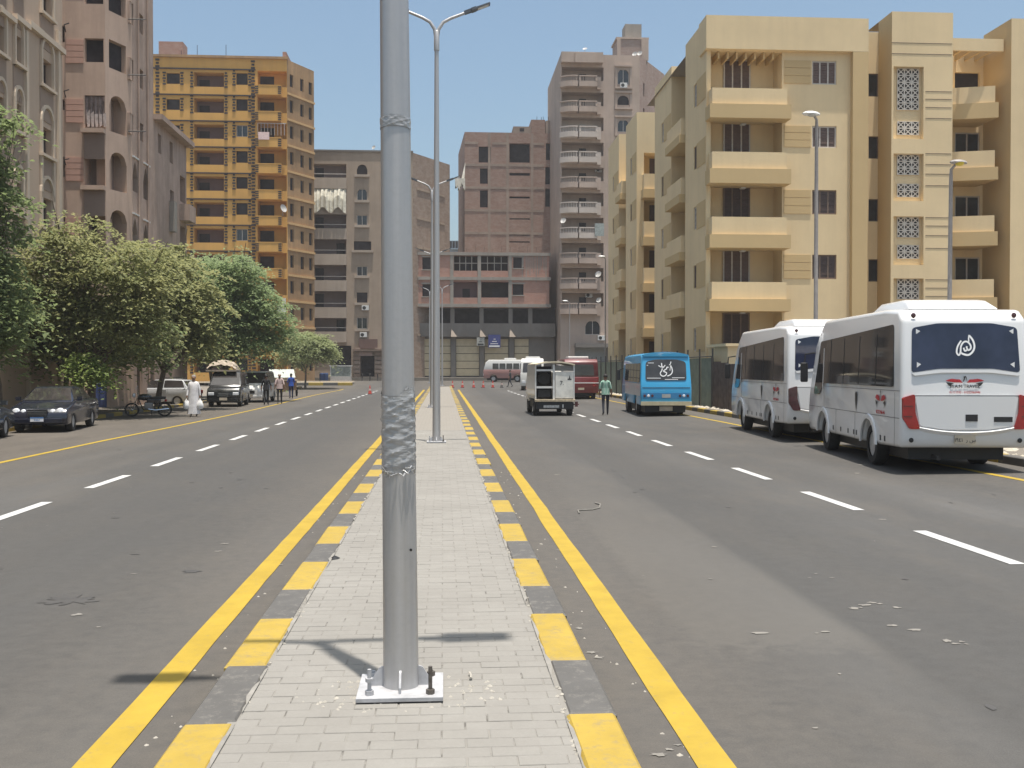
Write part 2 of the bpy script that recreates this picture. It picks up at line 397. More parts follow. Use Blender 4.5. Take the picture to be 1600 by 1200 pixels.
while y < 30:
    off = (row % 2) * PW/2
    xs = []; x = X0 - off
    while x < X1 - .02:
        a, b = max(x, X0), min(x + PW, X1)
        if b - a > .05: xs.append((a, b))
        x += PW
    for a, b in xs:
        zz = MT - .0055 + rnd.uniform(-.0022, .0022)
        if y < 8.9 and cnt < 298 :
            o = inst(paver, 'paver', median, ((a+b)/2 + rnd.uniform(-.002,.002), y + PD/2, zz), rnd.uniform(-.012,.012), ((b-a-.005)/(PW-.005), 1, 1))
            o.rotation_euler.x = rnd.uniform(-.012, .012); cnt += 1
        else:
            cb = chamfer_box(b-a-.005, PD-.005, .05, .003); far.add([((a+b)/2+vx, y+PD/2+vy, zz+vz) for vx,vy,vz in cb.v], cb.f)
    y += PD; row += 1
far.build('paver_field', M_paver, median)['kind'] = 'stuff'
k = N('far_paving_blocks'); k.set(rough=.92, spec=.2)
b = k.n('ShaderNodeTexBrick'); k.l(k.coord(), b.inputs['Vector']); b.inputs['Scale'].default_value = 1
b.inputs['Brick Width'].default_value = PW; b.inputs['Row Height'].default_value = PD; b.inputs['Mortar Size'].default_value = .006
b.inputs['Color1'].default_value = (.228,.211,.187,1); b.inputs['Color2'].default_value = (.25,.232,.206,1); b.inputs['Mortar'].default_value = (.19,.176,.155,1)
g = k.ramp(k.noise(k.coord(), .8, 5), .3, .7); k.col(k.mix(k.math('MULTIPLY', g, .3), b.outputs['Color'], (.21,.194,.17)))
sheet('paved_top', X0, X1, 30, 100, MT - .004, k.m, median)
sheet('paved_top', X0, X1, -12, 4.13, MT - .004, k.m, median)
# crumbs of mortar and paint along the kerb, sand drifts round the lamp base
M_mortar = plain('mortar_crumbs', (.36,.335,.29), .9, vary=.2)
def lump(c, r, q, n=7):
    mb = MB(); vs = [(c[0], c[1], c[2]+r*q.uniform(.35,.6))]; 
    for i in range(n):
        a = 2*math.pi*i/n; rr = r*q.uniform(.6, 1.3); vs.append((c[0]+rr*math.cos(a), c[1]+rr*math.sin(a)*q.uniform(.6,1.4), c[2]-.004))
    return vs, [(0, i+1, (i+1) % n+1) for i in range(n)]
q = random.Random(5); mb = MB()
for i in range(190):
    y = 4.2 + 18*q.random()**2; side = q.random()
    x = .64 + q.uniform(-.02,.03) if side < .7 else -1.06 + q.uniform(-.03,.03)
    mb.add(*lump((x, y, MT-.002), q.uniform(.004,.017), q))
for i in range(110):
    a = q.uniform(0, 6.28); r = q.uniform(.22, .48); mb.add(*lump((-.23+r*math.cos(a)*1.25, 5.74+r*math.sin(a)*.7-.03, MT-.003), q.uniform(.004,.016), q))
for i in range(160):
    x = q.choice([q.uniform(1.0,1.3), q.uniform(-1.7,-1.36), q.uniform(.9,1.0)]); mb.add(*lump((x, 4.2+16*q.random()**1.7, .003), q.uniform(.004,.018), q))
o = mb.build('mortar_crumbs', M_mortar, median); o['kind'] = 'stuff'
M_smear = plain('cement_smear', (.235,.222,.2), .95, vary=.18, scale=9)
for sx_, xe, w0 in ((1, .628, .05), (-1, -1.048, .05)):
    y = 4.1
    while y < 26:
        Ls = q.uniform(.5, 1.6); n_ = 12; mb = MB(); P0 = []
        for i in range(n_+1):
            yy = y + Ls*i/n_; wd = w0*(.30 + .22*math.sin(i*.9+y*3) + .12*math.sin(i*2.3+y) + .12*q.random())*(math.sin(math.pi*i/n_)**.5 + .03); P0.append(((xe, yy, MT+.0035), (xe + sx_*wd, yy, MT+.0075)))
        for a_, b_ in zip(P0[:-1], P0[1:]): mb.quad(a_[0], a_[1], b_[1], b_[0])
        mb.build('cement_smear', M_smear, median); y += Ls + q.uniform(.0, .5)
p = gp(735, 1058, MT); mb = MB(); mb.tube([(p.x, p.y-.05, MT+.008), (p.x+.004, p.y, MT+.01), (p.x-.004, p.y+.06, MT+.008)], .008, 6); mb.build('mortar_streak', M_mortar, median)
p = gp(523, 872, MT); mb = MB(); mb.add(*lump((p.x, p.y, MT), .07, q)); mb.build('dark_rag', M_black, median)
# --- pavements
walk_r = sheet('pavement_right', 11.62, 60, -30, 104, .14, M_walk, fall=True)
kerb_run(lambda y: 11.62, -10, 103, walk_r, ztop=.17)
walk_l = sheet('pavement_left', -70, -14.22, -30, 104, .10, M_walk)
kerb_run(lambda y: -14.22, 20, 103, walk_l, first='b', ztop=.14)
mb = MB(); mb.box(-90, 90, 121.5, 135, -.5, 1.0)
far_walk = tag(mb.build('far_pavement', M_walk), kind='structure')
# corner kerb of the junction, big painted blocks
kerbL = {}
isl = sheet('junction_island', -30, -9.6, 108.3, 113, .26, M_sand)
for i in range(10):
    mt = M_yelk if i % 2 == 0 else M_blkk
    if mt not in kerbL: kerbL[mt] = chamfer_box(1.5, .32, .42, .03).mesh('kerb_stone', mt)
    inst(kerbL[mt], 'kerb_stone', isl, (-10.2 - 1.52*i, 108.15, gz(108)+.30))
# ============================================================ building kit
class Wall:
    """a straight wall seen from outside: s runs along it, n points out, openings are cut for real"""
    def __init__(self, p0, p1):
        self.o = Vector((p0[0], p0[1], 0)); d = Vector((p1[0]-p0[0], p1[1]-p0[1], 0)); self.L = d.length
        self.du = d.normalized(); self.dn = Vector((self.du.y, -self.du.x, 0))
    def px(self, u, v):
        d = ray(u, v); c = Vector((0,0,CAMZ)); t = (self.o - c).dot(self.dn) / d.dot(self.dn); p = c + d*t
        return (p - self.o).dot(self.du), p.z
    def p(self, s, n, z): return Vector((self.o.x + self.du.x*s + self.dn.x*n, self.o.y + self.du.y*s + self.dn.y*n, z))
    def rect(self, u0, v0, u1, v1):
        um, vm = (u0+u1)/2, (v0+v1)/2
        a, b = self.px(u0, vm)[0], self.px(u1, vm)[0]; c, d = self.px(um, v1)[1], self.px(um, v0)[1]
        return min(a, b), max(a, b), min(c, d), max(c, d)
    def rects(self, lst): return [(*self.rect(*q[:4]), *q[4:]) for q in lst]
    def box(self, mb, s0, s1, n0, n1, z0, z1): mb.obox(self.o, self.du, self.dn, s0, s1, n0, n1, z0, z1)
    def fill(self, mb, z0, z1, ops, s0=0, s1=None):
        s1 = self.L if s1 is None else s1
        ss = sorted(set([s0, s1] + [x for q in ops for x in q[:2] if s0 < x < s1])); zs = sorted(set([z0, z1] + [x for q in ops for x in q[2:4] if z0 < x < z1]))
        for a, b in zip(ss[:-1], ss[1:]):
            run = None
            for c, d in zip(zs[:-1], zs[1:]):
                m, k = (a+b)/2, (c+d)/2
                hole = any(q[0] < m < q[1] and q[2] < k < q[3] for q in ops)
                if hole:
                    if run: self.quad(mb, a, b, *run); run = None
                else: run = (run[0], d) if run else (c, d)
            if run: self.quad(mb, a, b, *run)
    def quad(self, mb, a, b, c, d): mb.quad(self.p(a,0,c), self.p(b,0,c), self.p(b,0,d), self.p(a,0,d))
    def reveal(self, mb, a, b, c, d, dep):
        P = self.p
        mb.quad(P(a,0,c),P(b,0,c),P(b,-dep,c),P(a,-dep,c)); mb.quad(P(a,-dep,d),P(b,-dep,d),P(b,0,d),P(a,0,d))
        mb.quad(P(a,-dep,c),P(a,-dep,d),P(a,0,d),P(a,0,c)); mb.quad(P(b,0,c),P(b,0,d),P(b,-dep,d),P(b,-dep,c))
    def arch(self, mb, a, b, d, rise, dep, pointed=False):              # corner fillings that round the head of an opening
        n = 8; m = (a+b)/2; h = (b-a)/2
        def top(s):
            t = abs(s-m)/h
            return d - rise*(t**1.3 if pointed else 1-math.sqrt(max(0, 1-t*t)))
        for i in range(n):
            s0, s1 = a+(b-a)*i/n, a+(b-a)*(i+1)/n; P = self.p
            mb.quad(P(s0,0,top(s0)),P(s1,0,top(s1)),P(s1,0,d),P(s0,0,d)); mb.quad(P(s0,-dep,top(s0)),P(s1,-dep,top(s1)),P(s1,0,top(s1)),P(s0,0,top(s0)))
M_frame = plain('pale_window_frame', (.50,.46,.42), .6)
M_brownfr = plain('brown_window_frame', (.17,.12,.09), .6)
M_leaf = plain('brown_shutter', (.125,.085,.072), .65, vary=.2)
M_leafd = plain('dark_shutter', (.07,.048,.045), .65, vary=.2)
def fit_window(W, root, q, dep=.22):
    a, b, c, d = q[:4]; kind = q[4]; P = W.p
    if kind in ('void', 'hole'): return
    if kind == 'dark':
        mb = MB(); mb.quad(P(a,-dep,c),P(b,-dep,c),P(b,-dep,d),P(a,-dep,d)); mb.build('window', M_dark, root); return
    fr = M_brownfr if kind in ('shut_d', 'glass_b') else M_frame
    mb = MB(); t = min(.07, (b-a)*.09)
    n0, n1 = -dep, -dep+.06
    W.box(mb, a, a+t, n0, n1, c, d); W.box(mb, b-t, b, n0, n1, c, d); W.box(mb, a+t, b-t, n0, n1, c, c+t); W.box(mb, a+t, b-t, n0, n1, d-t, d)
    nl = 3 if kind.startswith('shut') else (2 if b-a > .7 else 1)
    for i in range(1, nl): x = a+(b-a)*i/nl; W.box(mb, x-t*.5, x+t*.5, n0, n1-.005, c+t, d-t)
    w = mb.build('window', fr, root)
    for i in range(nl):
        x0, x1 = a+(b-a)*i/nl + t*.5, a+(b-a)*(i+1)/nl - t*.5
        mb = MB()
        if kind.startswith('shut'):
            k = max(3, int((d-c)/.14)); h = (d-c-2*t)/k
            for j in range(k): W.box(mb, x0, x1, n0+.004, n0+.028+.012*(j % 2), c+t+j*h, c+t+(j+1)*h-.012)
            mb.quad(P(x0,n0+.002,c+t),P(x1,n0+.002,c+t),P(x1,n0+.002,d-t),P(x0,n0+.002,d-t))
            mb.build('shutter_leaf', M_leafd if kind == 'shut_d' else M_leaf, w)
        else:
            mb.quad(P(x0,n0+.02,c+t),P(x1,n0+.02,c+t),P(x1,n0+.02,d-t),P(x0,n0+.02,d-t)); mb.build('pane', M_glass, w)
def loggia(W, root, mb, q, dep, m_in, door=None, mdoor=None):            # deep recess with its own back wall and door
    a, b, c, d = q[:4]; P = W.p
    W.reveal(mb, a, b, c, d, dep)
    x = MB(); x.quad(P(a,-dep,c),P(b,-dep,c),P(b,-dep,d),P(a,-dep,d)); x.build('loggia_back', m_in, root)
    if door:
        y = MB(); W.box(y, a+(b-a)*door[0], a+(b-a)*door[1], -dep+.002, -dep+.05, c-.0 , c+(d-c)*door[2]); y.build('door', mdoor or M_dark, root)
def facade(root, p0, p1, z0, z1, ops, m, dep=.22, name='wall'):
    W = Wall(p0, p1); mb = MB(); W.fill(mb, z0, z1, ops)
    for q in ops:
        if q[4] in ('void', 'loggia'): continue
        W.reveal(mb, *q[:4], q[5] if len(q) > 5 and isinstance(q[5], float) else dep)
        if len(q) > 6 and q[6] in ('arch', 'point'): W.arch(mb, q[0], q[1], q[3], (q[1]-q[0])*(.5 if q[6] == 'arch' else .95), dep, q[6] == 'point')
        fit_window(W, root, q, q[5] if len(q) > 5 and isinstance(q[5], float) else dep)
    mb.build(name, m, root)
    return W
def plain_sides(root, pts, z0, z1, edges, m, roof=True, rm=None):
    mb = MB(); n = len(pts)
    for i in edges:
        a, b = pts[i], pts[(i+1) % n]; mb.quad((a[0],a[1],z0),(b[0],b[1],z0),(b[0],b[1],z1),(a[0],a[1],z1))
    if edges: mb.build('wall', m, root)
    if roof: MB().add([(p[0],p[1],z1-.35) for p in pts], [tuple(range(n))]).build('roof', rm or M_concd, root)
def parapet(W, root, m, s0, s1, n0, n1, z0, z1, name='balcony', lip=0):
    mb = MB(); W.box(mb, s0, s1, n0, n1, z0, z1)
    if lip: W.box(mb, s0-.02, s1+.02, n0-.02, n1+.03, z1, z1+lip)
    return mb.build(name, m, root)
def ac_unit(W, root, s, z, n=0.02):
    t = MB(); W.box(t, s-.42, s+.42, n, n+.30, z, z+.58); o = t.build('air_conditioner', M_plastic_white, root, bevel=.02)
    f = MB(); c = W.p(s-.12, n+.305, z+.29); pts = [c + W.du*math.cos(a)*.21 + Vector((0,0,math.sin(a)*.21)) for a in [k*math.pi/8 for k in range(16)]]
    f.add(pts, [tuple(range(16))]); f.build('fan_grille', M_black, o)
    b = MB(); W.box(b, s-.36, s-.32, 0, n+.32, z-.05, z); W.box(b, s+.32, s+.36, 0, n+.32, z-.05, z); b.build('bracket', M_black, o)
def dish(root, p, d=(-.5,-.8,.4), r=.4):
    d = Vector(d).normalized(); mb = MB(); s = d.cross(Vector((0,0,1))).normalized(); w = s.cross(d); vs = []; p = Vector(p)
    for i, (rr, h) in enumerate([(0.02,0),(.5,.06),(1,.2)]):
        for k in range(12): a = k*math.pi/6; vs.append(p + (s*math.cos(a)+w*math.sin(a))*r*.72*rr + d*r*h)
    fs = [(i*12+k, i*12+(k+1) % 12, (i+1)*12+(k+1) % 12, (i+1)*12+k) for i in range(2) for k in range(12)]
    mb.add(vs, fs); mb.tube([p - Vector((0,0,r*1.2)), p], .03, 5); mb.tube([p, p + d*r*.9], .012, 4)
    return mb.build('satellite_dish', plain('dish_grey', (.40,.39,.37), .5), root)

# ------------------------------------------------------------ orange tower with dark quoins
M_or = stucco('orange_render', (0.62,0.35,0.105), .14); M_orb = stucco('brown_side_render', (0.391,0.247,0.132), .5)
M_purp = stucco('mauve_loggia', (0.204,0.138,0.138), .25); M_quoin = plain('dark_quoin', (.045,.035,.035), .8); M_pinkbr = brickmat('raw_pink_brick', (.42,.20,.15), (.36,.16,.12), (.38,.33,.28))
M_buff = plain('buff_ledge', (.55,.36,.17), .8)
def orange_tower():
    Y = 112.0; a = yp(243,300,Y); b = yp(449,300,Y); top = yp(400,92,Y).z; g = .6
    e = yp(491,300,Y+4.2); c = (e.x, Y+4.2); pts = [(a.x-3.0,Y),(b.x,Y),c,(c[0]-8,Y+16),(a.x-3,Y+16)]
    root = thing('apartment_tower', 'ochre orange apartment tower with dark toothed quoins around every window', 'building', (b.x-7, Y+6, g))
    W = Wall(pts[0], pts[1]); ops = []; logs = []
    for k in range(12):
        dv = 40.6*k
        kind = 'glass' if k in (2, 6) else 'dark'
        ops.append((*W.rect(260,114+dv,281,131+dv), 'dark')); ops.append((*W.rect(369,114+dv,387,132.5+dv), kind))
        logs.append((*W.rect(303,113+dv,350,135.5+dv), 'void')); logs.append((*W.rect(402.5,111+dv,448,136+dv), 'void'))
    ops = [q for q in ops if q[2] > g+.3]; logs = [q for q in logs if q[2] > g+.3]
    mb = MB(); W.fill(mb, g, top, ops+logs)
    for q in ops: W.reveal(mb, *q[:4], .25); fit_window(W, root, q, .25)
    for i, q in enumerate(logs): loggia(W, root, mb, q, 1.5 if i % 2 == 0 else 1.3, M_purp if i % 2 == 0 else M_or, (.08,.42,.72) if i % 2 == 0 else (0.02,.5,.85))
    mb.build('wall', M_or, root)
    # quoins: rows of little dark blocks either side of the openings and up the corners
    qb = MB()
    def teeth(s, z0, z1, w=.34, h=.17):
        z = z0; k = 0
        while z < z1: W.box(qb, s-w/2+(0.06 if k % 2 else 0), s+w/2-(0.06 if k % 2 else 0), .004, .07, z, z+h); z += h*1.75; k += 1
    for q in ops: teeth(q[0]-.22, q[2]-.1, q[3]+.15); teeth(q[1]+.22, q[2]-.1, q[3]+.15)
    for i, q in enumerate(logs):
        if i % 2 == 0: teeth(q[0]-.22, q[2]-.1, q[3]+.15); teeth(q[1]+.22, q[2]-.1, q[3]+.15)
    for u in (247, 396): s = W.px(u, 300)[0]; teeth(s, g, top-.3, .42, .2)
    o = qb.build('quoin_blocks', M_quoin, root); o['kind'] = 'stuff'
    s0, s1 = 0, W.px(400,300)[0]; sb0, sb1 = W.px(402,300)[0], W.px(441,300)[0]
    for k in range(12):
        z = W.px(330, 109+40.6*k)[1]
        if z < g+2: continue
        mb = MB(); W.box(mb, s0, s1, 0.003, .16, z, z+.12); mb.build('string_course', M_quoin, root)
        zt, zb = W.px(420,137+40.6*k)[1], W.px(420,151+40.6*k)[1]
        parapet(W, root, M_or, sb0, sb1, .003, .85, zb, zt, lip=.08)
        qb = MB(); 
        for s in (sb0+.12, sb1-.12):
            for j in range(4): W.box(qb, s-.17, s+.17, .853, .90, zb+.1+j*.22, zb+.22+j*.22)
        qb.build('quoin_blocks', M_quoin, root)['kind'] = 'stuff'
    zt = W.px(330, 90)[1]; mb = MB(); W.box(mb, -.1, W.L+.1, -.2, .2, top, top+.25); mb.build('cornice', M_orb, root)
    # raw brick stair head and wall on the roof, antennas
    mb = MB(); W.box(mb, W.px(441,100)[0], W.L-.1, -6, -.25, top+.26, top+.9); mb.build('roof_wall', M_pinkbr, root)
    mb = MB(); W.box(mb, 2.6, 5.2, -5, -3, top-.3, top+2.6); mb.build('stair_head', M_pinkbr, root)
    for s, h in ((W.px(308,80)[0], 1.1), (W.px(353,80)[0], 1.2), (W.px(283,80)[0], .5)):
        mb = MB(); mb.tube([W.p(s,-.05,top+.2), W.p(s,-.05,top+.25+h)], .03, 5); mb.build('antenna', M_black, root)
    # side wall, brick-toned
    W2 = Wall(pts[1], pts[2]); ops = []
    for k in range(12):
        z = W.px(420, 130+40.6*k)[1] - .2
        for s in (W2.L*.10, W2.L*.48, W2.L*.80):
            if z > g+.5: ops.append((s, s+.62, z, z+1.35, 'dark', .2))
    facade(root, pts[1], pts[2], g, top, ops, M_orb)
    for k in range(12):
        z = W.px(420, 147+40.6*k)[1]
        if z > g+2: mb = MB(); W2.box(mb, 0, W2.L, .003, .14, z, z+.22); mb.build('string_course', M_buff, root)
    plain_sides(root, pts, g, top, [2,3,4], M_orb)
    # washing, white dish and blinds on single balconies
    mb = MB(); z = W.px(420,213)[1]; s = W.px(406,213)[0]; W.box(mb, s, s+1.15, .90, .93, z-.55, z+.25); mb.build('pink_cloth', plain('pink_cloth', (.75,.55,.52), .9), root)
    mb = MB(); s0, z0 = W.px(404,208)[0], W.px(404,213)[1]
    for j in range(9): W.box(mb, s0+.35*j, s0+.35*j+.05, .55, .60, z0, z0+1.3)
    W.box(mb, s0, s0+3.0, .5, .56, z0+1.25, z0+1.33); mb.build('balcony_glazing', M_frame, root)
    dish(root, W.p(W.px(444,325)[0], .9, W.px(444,328)[1]), (.8,-.6,.3), .62)
    mb = MB(); W.box(mb, W.px(440,480)[0]-.4, W.px(447,480)[0], .1, .3, W.px(440,498)[1], W.px(440,466)[1]); mb.build('sign_board', M_plastic_white, root)
orange_tower()

# ------------------------------------------------------------ grey-brown block with recessed loggias and arched windows
M_gb = stucco('taupe_render', (0.370,0.293,0.227), .22); M_gbp = stucco('pale_taupe_band', (0.429,0.358,0.293), .2); M_oldbr = brickmat('old_brown_brick', (.31,.22,.17), (.27,.185,.145), (.34,.285,.235), stain=.6)
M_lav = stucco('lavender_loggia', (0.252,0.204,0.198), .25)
def taupe_block():
    Y = 123.0; a = yp(470,300,Y); b = yp(645,300,Y); top = yp(540,237,Y).z; g = 1.0
    c = yp(703,247,Y+4.5); pts = [(a.x,Y),(b.x,Y),(c.x,Y+7),(c.x-3,Y+16),(a.x,Y+16)]
    root = thing('apartment_block', 'taupe apartment block with open loggias hung with pale awnings', 'building', ((a.x+b.x)/2, Y+6, g))
    W = Wall(pts[0], pts[1]); logs = []; ops = []
    for i, (v0, v1) in enumerate([(256,278),(294,318),(334,357),(373,397),(414,438),(454,480),(494,518)]): logs.append((*W.rect(488,v0,541,v1), 'void'))
    for i, (v0, v1) in enumerate([(257,273),(295,313),(336,352),(377,391),(416,431),(457,473),(496,514)]):
        ops.append((*W.rect(553 if i == 3 else 557.5, v0, 580 if i == 3 else 574, v1), 'dark' if i in (0,3,5) else 'glass', .18, 'arch' if i < 2 else ''))
    shop = [(*W.rect(517,540,549,588), 'void'), (*W.rect(563,556,585,588), 'dark', .5), (*W.rect(603,540,640,588), 'void')]
    mb = MB(); W.fill(mb, g, top, logs+ops+shop)
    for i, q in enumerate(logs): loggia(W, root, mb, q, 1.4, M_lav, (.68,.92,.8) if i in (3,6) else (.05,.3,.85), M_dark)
    for q in ops:
        W.reveal(mb, *q[:4], .18); fit_window(W, root, q, .18)
        if q[6] == 'arch': W.arch(mb, q[0], q[1], q[3], (q[1]-q[0])*.5, .18)
        s = MB(); W.box(s, q[0]-.25, q[1]+.25, .003, .25, q[2]-.28, q[2]); s.build('window_sill', M_gbp, root)
    for q in shop: 
        W.reveal(mb, *q[:4], 1.0); x = MB(); x.quad(W.p(q[0],-1.0,q[2]),W.p(q[1],-1.0,q[2]),W.p(q[1],-1.0,q[3]),W.p(q[0],-1.0,q[3])); x.build('shop_front', M_dark, root)
    mb.build('wall', M_gb, root)
    for i, q in enumerate(logs):
        parapet(W, root, M_gbp, q[0]-.05, q[1]+.05, .003, .35, q[2]-1.3, q[2]-.02)
        t = MB(); W.box(t, q[0], q[1], .1, .15, q[2]+.42, q[2]+.5); t.build('handrail', M_frame, root)
    # awnings and washing over the second loggia
    q = logs[1]; cl = plain('awning_canvas', (.58,.55,.46), .9, vary=.25, scale=3); rr = random.Random(3); mb = MB(); n = 26
    for i in range(n):
        s0, s1 = q[0]+(q[1]-q[0])*i/n, q[0]+(q[1]-q[0])*(i+1)/n
        f = lambda i: .45+.16*math.sin(i*1.9)+.05*math.sin(i*.7); dl = lambda i: 1.3+.35*math.sin(i*.55)
        mb.quad(W.p(s0,f(i)+.2,q[3]-dl(i)),W.p(s1,f(i+1)+.2,q[3]-dl(i+1)),W.p(s1,.1,q[3]+.3),W.p(s0,.1,q[3]+.3))
        mb.quad(W.p(s0,f(i)+.3,q[3]-dl(i)-1.4),W.p(s1,f(i+1)+.3,q[3]-dl(i+1)-1.4),W.p(s1,f(i+1)+.2,q[3]-dl(i+1)),W.p(s0,f(i)+.2,q[3]-dl(i)))
    mb.build('awning', cl, root)
    ac_unit(W, root, W.px(571,478)[0], W.px(571,485)[1]); ac_unit(W, root, W.px(568,520)[0], W.px(568,527)[1])
    # entrance with striped pillars, canopy and sign board
    for u0, u1 in ((553,563),(586,600)):
        for j in range(7):
            mb = MB(); s0, s1 = W.px(u0,570)[0], W.px(u1,570)[0]; W.box(mb, s0, s1, .01, .35, g+j*.52, g+j*.52+.42); mb.build('pillar_block', M_oldbr, root)
    mb = MB(); W.box(mb, W.px(552,540)[0], W.px(600,540)[0], .01, .9, W.px(570,549)[1], W.px(570,546)[1]); mb.build('canopy', M_brownfr, root)
    mb = MB(); W.box(mb, W.px(561,540)[0], W.px(590,540)[0], .02, .3, W.px(570,545)[1], W.px(570,530)[1]); mb.build('sign_board', plain('brown_board', (.14,.085,.07), .7), root)
    mb = MB(); W.box(mb, W.px(562,540)[0], W.px(582,540)[0], .02, .4, W.px(570,556)[1], W.px(570,550)[1]); mb.build('sign_board', plain('pinkish_board', (.35,.25,.22), .7), root)
    facade(root, pts[1], pts[2], g, top, [], M_oldbr); plain_sides(root, pts, g, top, [2,3,4], M_gb)
    W2 = Wall(pts[1], pts[2]); mb = MB()
    for j in range(6): z = g+5+3.5*j; mb = MB(); W2.box(mb, W2.L*.1, W2.L*.85, .003, .08, z, z+.22); mb.build('slab_edge', M_gb, root)
    mb = MB(); W.box(mb, -.05, W.L+.05, -.1, .12, top, top+.2); mb.build('cornice', M_concd, root)
    dish(root, W.p(W.px(584,235)[0], -.3, top+.6), r=.35)
taupe_block()

# ------------------------------------------------------------ raw brick tower in the middle
M_br = brickmat('weathered_brick', (.34,.20,.155), (.285,.165,.13), (.33,.265,.22), stain=.5); M_band = stucco('floor_slab_concrete', (0.330,0.258,0.210), .35)
def brick_tower():
    Y = 133.0; a = yp(726,300,Y); b = yp(880,300,Y); top = yp(780,207,Y).z; g = 1.0
    pts = [(a.x,Y),(b.x,Y),(b.x,Y+14),(a.x-.6,Y+14)]
    root = thing('brick_tower', 'unfinished bare brick tower block with one wide dark square opening', 'building', ((a.x+b.x)/2, Y+7, g))
    W = Wall(pts[0], pts[1])
    ops = W.rects([(748,229,767,254,'dark'),(750,263,762,287,'dark'),(750,297,762,324,'dark'),(796,224,828,254,'dark',.6),(853,224,868,250,'dark'),(852,261,865,288,'dark'),(852,295,865,323,'dark'),
        (861,369,866,374,'dark'),(796,270,828,274.5,'dark'),(796,307,828,310,'dark'),(796,341,828,343,'dark'),(796,366,828,368,'dark'),(796,377,828,379,'dark')])
    facade(root, pts[0], pts[1], g, top, ops, M_br, .3)
    def slab_bit(s0, s1, z, n, h): mb = MB(); W.box(mb, s0, s1, .003, n, z-h, z+h); mb.build('floor_slab', M_band, root)
    for v in (224, 258, 293.5, 329, 364.5, 400):
        z = W.px(780, v)[1]
        for s0, s1 in ((0, W.px(747,300)[0]), (W.px(769,300)[0], W.px(795,300)[0]), (W.px(829,300)[0], W.px(850,300)[0]), (W.px(869,300)[0], W.L)): slab_bit(s0, s1, z, .04, .16)
        if v > 230: slab_bit(W.px(747.5,300)[0], W.px(768.5,300)[0], z, .035, .15); slab_bit(W.px(795.5,300)[0], W.px(828.5,300)[0], z, .035, .15)
    for u in (764.5, 793, 831.5, 868.5): mb = MB(); s = W.px(u,300)[0]; W.box(mb, s-.16, s+.16, .045, .06, g, top-.05); mb.build('column', M_band, root)
    plain_sides(root, pts, g, top, [1,2,3], M_br)
    for u0, u1, v, m in ((802,829.5,198,M_band),(830,852,187,M_br),(853,880,188,M_band)):
        mb = MB(); W.box(mb, W.px(u0,200)[0], W.px(u1,200)[0], -5, -.02, top-.3, W.px(840,v)[1]); mb.build('roof_room', m, root)
    mb = MB(); W.box(mb, W.px(812,200)[0], W.px(819,200)[0], -.019, .0, top+.2, top+.6); mb.build('window', M_dark, root)
    mb = MB(); W.box(mb, W.px(862,200)[0], W.px(868,200)[0], -.019, .0, W.px(865,203)[1], W.px(865,194)[1]); mb.build('window', M_dark, root)
    for u in (840,847,850,858,866): mb = MB(); s = W.px(u,180)[0]; z = W.px(845,187)[1]; mb.tube([W.p(s,-1,z-.4), W.p(s,-1,z+.5+.3*rnd.random())], .03, 4); mb.build('rebar', M_black, root)
brick_tower()

